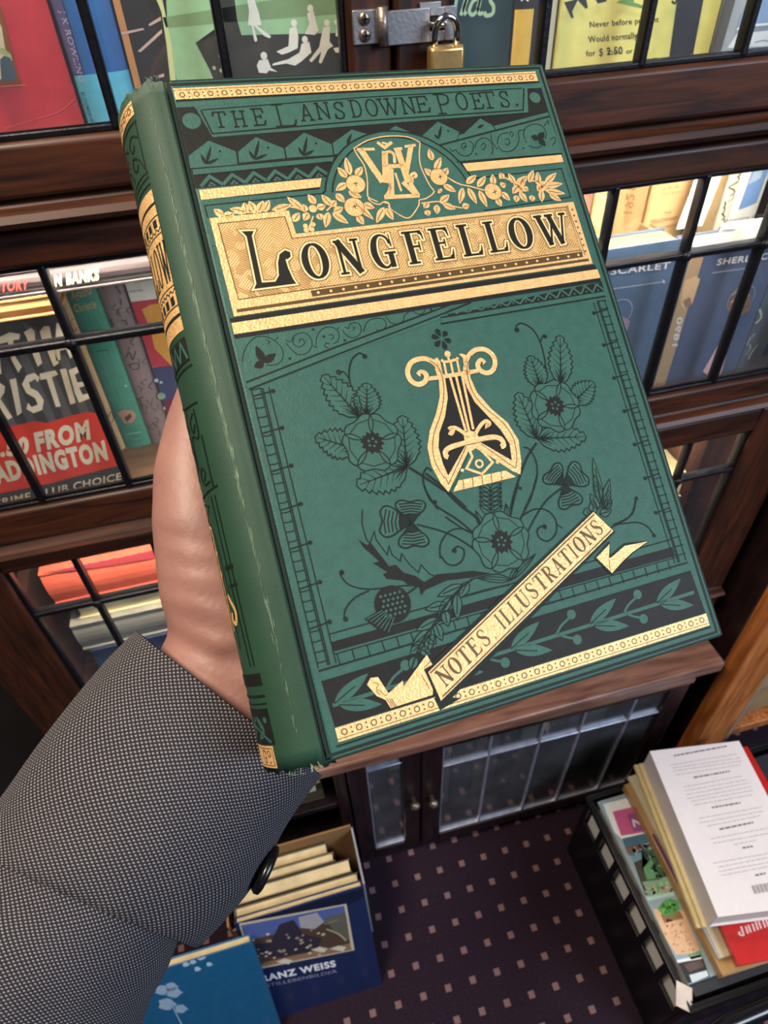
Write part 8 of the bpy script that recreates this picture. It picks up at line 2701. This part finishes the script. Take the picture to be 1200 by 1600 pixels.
# frayed threads at head and tail
M_fray = mat('frayed_threads', '#6a8068', .8)
for v, sgn in ((196, 1), (0, -1)):
    mb = MB()
    for k in range(10):
        th = rn.uniform(.0, 1.1) if k < 5 else rn.uniform(0, .25); u = -EA * math.sin(th) + rn.uniform(-.3, .3); n_ = EB * (1 - math.cos(th)) - .1
        a = BK(u, v - sgn * rn.uniform(0, 1.2), n_ - .1); L = rn.uniform(.3, .9)
        b = BK(u + rn.uniform(-.7, .7), v + sgn * L * .6, n_ - rn.uniform(.2, .8)); c = BK(u + rn.uniform(-1.2, 1.2), v + sgn * L, n_ - rn.uniform(0, 1))
        mb.tube([a, b, c], [.0001, .00009, .00005], M_fray, 5)
    mb.build('frayed_edge', sp)
TR = decode(TRACE_S)
groups = []
for it in TR:
    if it[0] not in groups: groups.append(it[0])
def bmap(u, v, h): return BK(u, v, -(.03 + h))
for g_ in groups:
    its = [it for it in TR if it[0] == g_]; ax_ = {'gilt_border': 1, 'ladder_border': 0}.get(g_)
    for half in ([its] if ax_ is None else [[i for i in its if (i[5][0][ax_] > (98, 98)[ax_]) == b_] for b_ in (False, True)] if g_ == 'gilt_border' else [[i for i in its if (i[5][0][0] > 62) == b_] for b_ in (False, True)]):
        p = Painter(bmap, BMATS)
        for it in half: p.item(it)
        p.build(g_, fb)
# spine stamping ; s = arc length from the front joint (mm)
tab = [0]; NT = 400
for k in range(NT):
    a, b = PI * k / NT, PI * (k + 1) / NT
    tab.append(tab[-1] + math.hypot(EA * (math.sin(b) - math.sin(a)), EB * (math.cos(a) - math.cos(b))))
def smap(s, v, h):
    lo, hi = 0, NT
    while hi - lo > 1:
        m_ = (lo + hi) // 2
        if tab[m_] < s: lo = m_
        else: hi = m_
    t_ = PI * (lo + (s - tab[lo]) / max(1e-9, tab[hi] - tab[lo])) / NT
    nx, nz = math.sin(t_) / EA, (math.cos(t_)) / EB; l = math.hypot(nx, nz); h = h + .12
    return BK(-EA * math.sin(t_) - nx / l * h, v, EB * (1 - math.cos(t_)) - nz / l * h)
M_wear_light = mat('worn_cloth_highlight', '#47614e', .7, nscale=300, nvar=.3)  # pale strokes hold cloth wear and the highlight painted along the ridge
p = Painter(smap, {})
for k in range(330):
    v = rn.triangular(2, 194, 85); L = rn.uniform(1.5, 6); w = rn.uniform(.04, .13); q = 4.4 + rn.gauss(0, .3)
    p.mats['W'] = M_wear_light; p.poly([(q - w, v), (q - w * .3, v - L * .5), (q + w, v - L * .1), (q + w * .4, v + L * .5)], 'W', 1 + k % 3)
p.build('worn_highlight_ridge', sp)
p = Painter(smap, BMATS)
def srect(s0, s1, v0, v1, k, lv):
    n = max(1, int((s1 - s0) / 1.2)); pts = [(s0 + (s1 - s0) * i / n, v) for v in (v0, v1) for i in range(n + 1)]
    p.tris(pts, [(i, i + 1, n + 2 + i, n + 1 + i) for i in range(n)], k, lv)
def sline(pts, w, k, lv):
    q = []
    for a, b in zip(pts, pts[1:]):
        m_ = max(1, int(math.hypot(b[0] - a[0], b[1] - a[1]) / 1.5)); q += [(a[0] + (b[0] - a[0]) * i / m_, a[1] + (b[1] - a[1]) * i / m_) for i in range(m_)]
    p.stroke(q + [pts[-1]], w, k, lv)
def scurve(pts, w, k, lv): p.stroke([(v.x, v.y) for v in catmull([(a, b, 0) for a, b in pts], 6)], w, k, lv)
S0, S1 = 10.2, 40.4
srect(S0, S1, 2.8, 7.2, 'O', 2)
for k in range(9): p.ring((S0 + 2 + 3.3 * k, 5.2), .8, .35, 'D', 4); p.disc((S0 + 3.6 + 3.3 * k, 5.2), .3, 'D', 4)
sline([(S0, 3.9), (S1, 3.9)], .25, 'D', 4)
sline([(S0, 9), (S1, 9)], .6, 'L', 2); sline([(S0 + .5, 9), (S0 + .5, 27)], .35, 'L', 2)
for s in (14, 21, 28, 35): scurve([(s - 3, 24), (s - 1, 20), (s + 2, 18), (s + 2.6, 21), (s + .8, 22.4), (s - .4, 21)], .55, 'L', 2); scurve([(s - 3, 14), (s, 12), (s + 2.4, 14), (s + 1, 16.4), (s - .6, 15)], .5, 'L', 2)
for v in (25.5, 27.2, 29.3): sline([(S0, v), (S1, v)], .45, 'L', 2)
sb = p.build('black_stamping', sp)
p = Painter(smap, BMATS)
srect(S0, S1, 31.2, 74.2, 'O', 2)
for v, w in ((35.5, .9), (39.2, .4), (44.6, .35), (60.9, .35), (66.8, .4), (69.6, 1.0)): sline([(S0, v), (S1, v)], w, 'L', 4)
for k in range(10):
    s = S0 + 1.0 + 2.95 * k; srect(s, s + 1.7, 40.0, 42.4, 'L', 4); srect(s, s + 1.7, 63.6, 66.2, 'L', 4)
for v in (43.4, 62.3): sline([(S0 + .95 * k, v + (.5 if k % 2 else -.5)) for k in range(32)], .35, 'L', 4)
x = S0 + .8
for ch in 'LONGFELLOW':
    w = {'W': 4.0, 'O': 2.9, 'N': 3.0, 'G': 2.9}.get(ch, 2.45)
    p.glyph(ch, (S0 + S1 - x, 59.3), (-w, 0), (0, -12.4), 'L', 5, 0, .55); x += w + .2
p.build('gilt_title_label', sp)
p = Painter(smap, BMATS)
srect(S0 + .5, S1, 76, 83, 'K', 2)
for k in range(8): sline([(S0 + 1 + 3.8 * k, 82.3), (S0 + 2.9 + 3.8 * k, 77), (S0 + 4.8 + 3.8 * k, 82.3)], .8, 'G', 3)
sline([(S0, 84.5), (S1, 84.5)], .6, 'L', 2)
for q in [[(11.5, 95), (20, 94), (25, 92)], [(14, 96), (14.5, 104), (19, 103), (19.5, 112)], [(19, 95), (22, 100), (21, 108), (25, 114)], [(13, 104), (13, 119)], [(11, 119), (20, 119.5), (30, 119.5)], [(17, 116), (15.4, 114), (17, 112.4), (18.6, 114), (17.4, 117), (14, 117)], [(24, 97), (22, 103), (26, 109), (23, 117)], [(15, 97), (18, 99), (17, 102), (15, 100)], [(20, 99), (24, 104), (20, 110), (24, 116)], [(27, 94), (29, 106), (26, 118)], [(32, 94), (30, 104), (33, 117)]]: scurve(q, .55, 'L', 2)
sline([(13.2, 121), (13.0, 168)], .4, 'L', 2); sline([(15.2, 121), (15.2, 150), (14.8, 168)], .4, 'L', 2); sline([(12.4, 141), (16.4, 141)], 1.2, 'L', 2); sline([(12.4, 146), (16.4, 146)], .7, 'L', 2)
sline([(18, 123), (25, 121), (24, 127), (18, 123)], .4, 'L', 2)
p.poly([(18.5, 131), (21, 127.5), (25, 126), (31, 126), (32, 131), (32, 160), (28, 165), (19, 163), (17.6, 152)], 'K', 2)
srect(11.5, 39, 170, 173.2, 'K', 2); sline([(11.5, 176), (39, 176)], .7, 'L', 2); sline([(11.5, 178), (39, 178)], .4, 'L', 2); srect(11.8, 39, 179.2, 190 - 1.4, 'K', 2)
scurve([(13, 188), (20, 184), (28, 183), (38, 184)], .8, 'G', 3)
for s in (15, 21, 27, 33): p.leaf((s, 185), (s + 3.5, 181), 1.8, 'd', 'G', 3); p.leaf((s, 185), (s + 4, 187.4), 1.6, 'd', 'G', 3); p.disc((s - 1.2, 182.2), .8, 'G', 3)
p.build('figure_stamping', sp)
p = Painter(smap, BMATS)
sline([(22.5, 128), (20.2, 129), (21.0, 141), (20.8, 152), (20.4, 158)], .8, 'O', 4)
for v in (136, 142): p.disc((20.6, v), .9, 'O', 4)
scurve([(18.8, 148), (17.6, 150), (16.0, 153), (17.2, 156), (19, 155.2), (18.6, 153)], 1.3, 'O', 4)
for v in (131, 133, 137.5, 144, 147, 149): sline([(23, v), (31, v)], 1.1, 'O', 4)
sline([(24, 129), (24, 160)], .8, 'O', 4); sline([(27.5, 129), (27.5, 160)], .8, 'O', 4); srect(22.4, 30, 150.5, 156, 'O', 4)
srect(12.8, 38, 186.9 + 2, 194.6, 'O', 4)
sline([(13.5, 189.6), (37.2, 189.6), (37.2, 194), (13.5, 194), (13.5, 189.6)], .25, 'D', 5)
p.glyph('G', (19.6, 193.6), (-2.6, 0), (0, -3.6), 'D', 5, 0, .4); p.ring((15.4, 191.0), .75, .35, 'D', 5); p.disc((15.4, 193.3), .35, 'D', 5)
p.build('gilt_stamping', sp)

# =====================================================================
# THE PERSON: HAND AND FOREARM, JACKET SLEEVE
# =====================================================================
M_skin = mat('skin', '#825f59', .5, nscale=45, nvar=.10, bump=.18, bscale=420, spec=.4, sub=.12)
def bt(mb, pts, rad, n=16, squash=1, up=None):
    mb.tube([BK(*q) for q in pts], [r_ / 1000 for r_ in rad], M_skin, n, True, squash, up)
mb = MB()
NUP = tuple(NA)
# forearm to palm : an oval column flattened towards the book
def oval(mb, st):
    rings = []
    for (c, ax, hw, hd) in st:
        A = (UA * ax[0] + VA * ax[1]).normalized(); C = BK(*c)
        rings.append([mb.bm.verts.new(C + A * (math.copysign(abs(math.cos(t_)) ** .8, math.cos(t_)) * hw / 1000) + NA * (math.copysign(abs(math.sin(t_)) ** .8, math.sin(t_)) * hd / 1000)) for t_ in [2 * PI * k / 20 for k in range(20)]])
    mi = mb.mi(M_skin)
    for a, b in zip(rings, rings[1:]):
        for k in range(20): f = mb.bm.faces.new((a[k], a[(k + 1) % 20], b[(k + 1) % 20], b[k])); f.material_index = mi
    for r_ in (rings[0], rings[-1]): mb.bm.faces.new(r_).material_index = mi
oval(mb, [((-105, 247, 78), (.61, .79), 29, 25), ((-62, 214, 69), (.61, .79), 28, 24), ((-22, 184, 60), (.61, .79), 30, 24), ((-5, 166, 55), (.72, .69), 31, 20), ((1, 147, 52.5), (.9, .44), 36, 17), ((5, 125, 52), (.99, .1), 37.5, 16), ((12, 105, 51), (1, -.1), 37, 14.5), ((20, 88, 49), (1, -.2), 31, 12)])
bt(mb, [(-13, 160, 53), (-16, 141, 50.5), (-15.5, 120, 48), (-13, 103, 49), (-8, 88, 49), (-2, 74, 46.4), (5, 60, 46)], [20, 18.5, 16.5, 15, 13, 10.6, 8.2])
fing = [([(24, 98, 50), (34, 74, 46.5), (44, 54, 46), (53, 40, 45.5), (60, 28, 44.6)], 9.5), ([(32, 104, 50), (52, 86, 46.6), (72, 73, 46), (86, 64, 45.5), (98, 57, 44.6)], 9.7), ([(36, 116, 50), (56, 108, 46.5), (76, 103, 46), (90, 100, 45.4), (101, 98, 44.4)], 9.2), ([(34, 130, 50), (52, 132, 46), (66, 134, 45.4), (77, 135, 44.8), (86, 136, 44)], 8.0)]
for pts, r_ in fing: bt(mb, pts, [r_ * 1.08, r_, r_ * .98, r_ * .92, r_ * .74])
hand = mb.build('person', origin=tuple(BK(-105, 247, 76)))
tag(hand, 'left hand gripping the green book from behind, arm in a grey woven jacket sleeve', 'person')
md = hand.modifiers.new('r', 'REMESH'); md.mode = 'VOXEL'; md.voxel_size = .0017; md.use_smooth_shade = True
ms = hand.modifiers.new('s', 'SMOOTH'); ms.factor = .6; ms.iterations = 14
dg = bpy.context.evaluated_depsgraph_get(); dg.update()
me = bpy.data.meshes.new_from_object(hand.evaluated_get(dg)); hand.modifiers.clear(); old = hand.data; hand.data = me; bpy.data.meshes.remove(old); me.name = 'person'
if not me.materials: me.materials.append(M_skin)
HM = Matrix.Translation(hand.location)
creases = [([(-42, 131), (-30, 140), (-16, 147), (0, 150)], .55, 2.2), ([(-42, 141), (-28, 150), (-14, 158), (2, 163)], .9, 2.6), ([(-42, 146), (-30, 156), (-16, 166), (0, 172)], .7, 2.2), ([(-30, 122), (-20, 128), (-8, 132)], .35, 2.0), ([(-36, 126), (-24, 135), (-10, 139)], .3, 1.8), ([(-36, 150), (-26, 160), (-14, 170)], .45, 1.6)]
cp = [([(v.x, v.y) for v in catmull([(a, b, 0) for a, b in l], 8)], d, w) for l, d, w in creases]
for v in me.vertices:
    wv = HM @ v.co - T0; u, vv, nn = wv.dot(UA) * 1000, wv.dot(VA) * 1000, wv.dot(NA) * 1000
    if u < 12 and nn < 58 and 105 < vv < 190:
        off = 0
        for l, d, w in cp:
            dd = min((u - a) ** 2 + (vv - b) ** 2 for a, b in l); off += d * math.exp(-dd / (w * w)) - d * .35 * math.exp(-(math.sqrt(dd) - 2.2 * w) ** 2 / (w * w))
        v.co += NA * (off * .7 / 1000)
for p_ in me.polygons: p_.use_smooth = True

def weave():
    m = bpy.data.materials.new('coarse_woven_jacket'); m.use_nodes = True; nt = m.node_tree; b = nt.nodes['Principled BSDF']; b.inputs['Roughness'].default_value = .9; b.inputs['Specular IOR Level'].default_value = .15
    uv = nt.nodes.new('ShaderNodeUVMap'); uv.uv_map = 'weave'; nz = nt.nodes.new('ShaderNodeTexNoise'); nz.inputs['Scale'].default_value = .5; nt.links.new(uv.outputs[0], nz.inputs[0])
    s = nt.nodes.new('ShaderNodeSeparateXYZ'); nt.links.new(uv.outputs[0], s.inputs[0])
    def M(op, a, v=None):
        n = nt.nodes.new('ShaderNodeMath'); n.operation = op
        for i, q in enumerate((a, v)):
            if q is None: continue
            if isinstance(q, (int, float)): n.inputs[i].default_value = q
            else: nt.links.new(q, n.inputs[i])
        return n.outputs[0]
    # basket weave : light crossings on a dark ground
    w = M('MULTIPLY', M('SINE', M('MULTIPLY', s.outputs[0], PI / .78)), M('SINE', M('MULTIPLY', s.outputs[1], PI / .76)))
    n2 = nt.nodes.new('ShaderNodeTexNoise'); n2.inputs['Scale'].default_value = 2.2; n2.inputs['Detail'].default_value = 3; nt.links.new(uv.outputs[0], n2.inputs[0])
    w2 = M('ADD', w, M('MULTIPLY', M('SUBTRACT', n2.outputs['Fac'], .5), .9))
    r = nt.nodes.new('ShaderNodeValToRGB'); r.color_ramp.elements[0].position = .12; r.color_ramp.elements[1].position = .75; r.color_ramp.elements[0].color = lin('#252429') + (1,); r.color_ramp.elements[1].color = lin('#7d7b81') + (1,)
    nt.links.new(w2, r.inputs[0]); nt.links.new(r.outputs[0], b.inputs['Base Color'])
    bp = nt.nodes.new('ShaderNodeBump'); bp.inputs['Strength'].default_value = .5; bp.inputs['Distance'].default_value = .0006; nt.links.new(M('ABSOLUTE', w), bp.inputs['Height']); nt.links.new(bp.outputs[0], b.inputs['Normal'])
    return m
M_weave = weave()
_e = EYE - T0; EB_ = Vector((_e.dot(UA) * 1000, _e.dot(VA) * 1000, _e.dot(NA) * 1000))
def sleeve_mesh(name, st, parent, close_hem, thick=1.4, wr=0):
    """st: list of (left(u,v), right(u,v), n centre, half depth) ; ellipse rings"""
    N = 64; mb = MB(); mi = mb.mi(M_weave); uvl = mb.bm.loops.layers.uv.new('weave')
    def ring(l, r, nc, hd, shrink):
        L, Rr = Vector(l), Vector(r); c = (L + Rr) / 2; a = (Rr - L) / 2; hw = a.length; a = a / hw; hw -= shrink; hd -= shrink
        o = []
        for k in range(N):
            t_ = 2 * PI * k / N; x = -math.cos(t_); y = math.sin(t_)
            q = c + a * (x * hw); nv_ = nc - y * hd
            f_ = .92 * (1 - (nv_ - EB_.z) / (nc - EB_.z))       # the cuff is cut on the slant
            q = q + (EB_.xy - q) * f_
            o.append((q.x, q.y, nv_))
        return o
    # resample stations smoothly
    P = [Vector((*l, 0)) for l, r, n_, h in st]; Q = [Vector((*r, 0)) for l, r, n_, h in st]; Nn = [Vector((n_, h, 0)) for l, r, n_, h in st]
    P, Q, Nn = catmull(P, 8), catmull(Q, 8), catmull(Nn, 8)
    rings = []; al = 0; prev = None
    for i, (l, r, n_) in enumerate(zip(P, Q, Nn)):
        pts = ring(l.xy, r.xy, n_.x, n_.y, 0)
        c = (l.xy + r.xy) / 2
        if prev is not None: al += (c - prev).length
        prev = c; per = PI * ((r.xy - l.xy).length / 2 + n_.y)
        vs = []
        for k, q in enumerate(pts):
            e = wr * (noise.noise(Vector((q[0] * .035, q[1] * .035, k * .02))) + .5 * noise.noise(Vector((q[0] * .09, q[1] * .09, 3.3 + q[2] * .02)))) * min(1, i / 6)
            vs.append(mb.bm.verts.new(BK(q[0], q[1], q[2] + e)))
        rings.append((vs, al, per))
    def uvface(f, us):
        f.smooth = True; f.material_index = mi
        for lp, u in zip(f.loops, us): lp[uvl].uv = u
    for (a, la, pa), (b, lb, pb) in zip(rings, rings[1:]):
        for k in range(N):
            k1 = (k + 1) % N; u0 = (k / N) * 190; u1 = ((k + 1) / N) * 190
            uvface(mb.bm.faces.new((a[k], a[k1], b[k1], b[k])), ((u0, la), (u1, la), (u1, lb), (u0, lb)))
    # inner lining at the hem
    l, r, n_, h = st[0]; l1, r1, n1_, h1 = P[10].xy, Q[10].xy, Nn[10].x, Nn[10].y
    i0 = [mb.bm.verts.new(BK(*q)) for q in ring(l, r, n_, h, thick)]; i1 = [mb.bm.verts.new(BK(*q)) for q in ring(l1, r1, n1_, h1, thick)]
    for k in range(N):
        k1 = (k + 1) % N; u0 = k / N * 190; u1 = (k + 1) / N * 190
        uvface(mb.bm.faces.new((rings[0][0][k1], rings[0][0][k], i0[k], i0[k1])), ((u1, 0), (u0, 0), (u0, -1), (u1, -1)))
        uvface(mb.bm.faces.new((i0[k1], i0[k], i1[k], i1[k1])), ((u1, 0), (u0, 0), (u0, 20), (u1, 20)))
    if not close_hem: mb.bm.faces.new(rings[-1][0]).material_index = mi
    return mb.build(name, parent, recalc=True)
sl = sleeve_mesh('sleeve', [((-76, 178), (-33, 228), 65, 28), ((-84, 185), (-39, 235), 65.5, 29), ((-90, 190), (-45, 241), 66, 29), ((-99, 197), (-51, 248), 68, 31), ((-110, 206), (-58, 258), 70, 34), ((-124, 214), (-65, 266), 73, 38), ((-150, 238), (-74, 284), 80, 40), ((-190, 268), (-90, 330), 92, 43), ((-270, 335), (-150, 410), 118, 50), ((-390, 425), (-250, 515), 155, 56), ((-520, 520), (-370, 620), 195, 60)], hand, False, wr=1.5)
cf = sleeve_mesh('cuff', [((-44.3, 149.5), (4, 212.2), 60, 31), ((-55, 156.5), (-3.5, 218), 61, 33), ((-65.4, 164.7), (-12, 225.6), 62, 35), ((-79, 176), (-19, 233), 63.5, 37), ((-91.7, 187.7), (-27.5, 241), 65, 38), ((-103, 197.5), (-42.5, 251), 67, 38), ((-107, 199.5), (-47, 253), 68, 36.5)], sl, True, wr=1.6)
mb = MB(); bc = BK(-21.0, 233.5, 58); zax = (UA * .72 + VA * .62 - NA * .12).normalized(); q = zax.to_track_quat('Z', 'Y').to_matrix().to_4x4()
mb.lathe([(.0001, -.001), (.0068, -.0008), (.0076, .0004), (.0074, .0018), (.0060, .0024), (.0050, .0017), (.0001, .0016)], mat('black_button', '#0c0c0e', .25, nscale=200), 28, Matrix.Translation(bc) @ q); mb.build('button', sl)
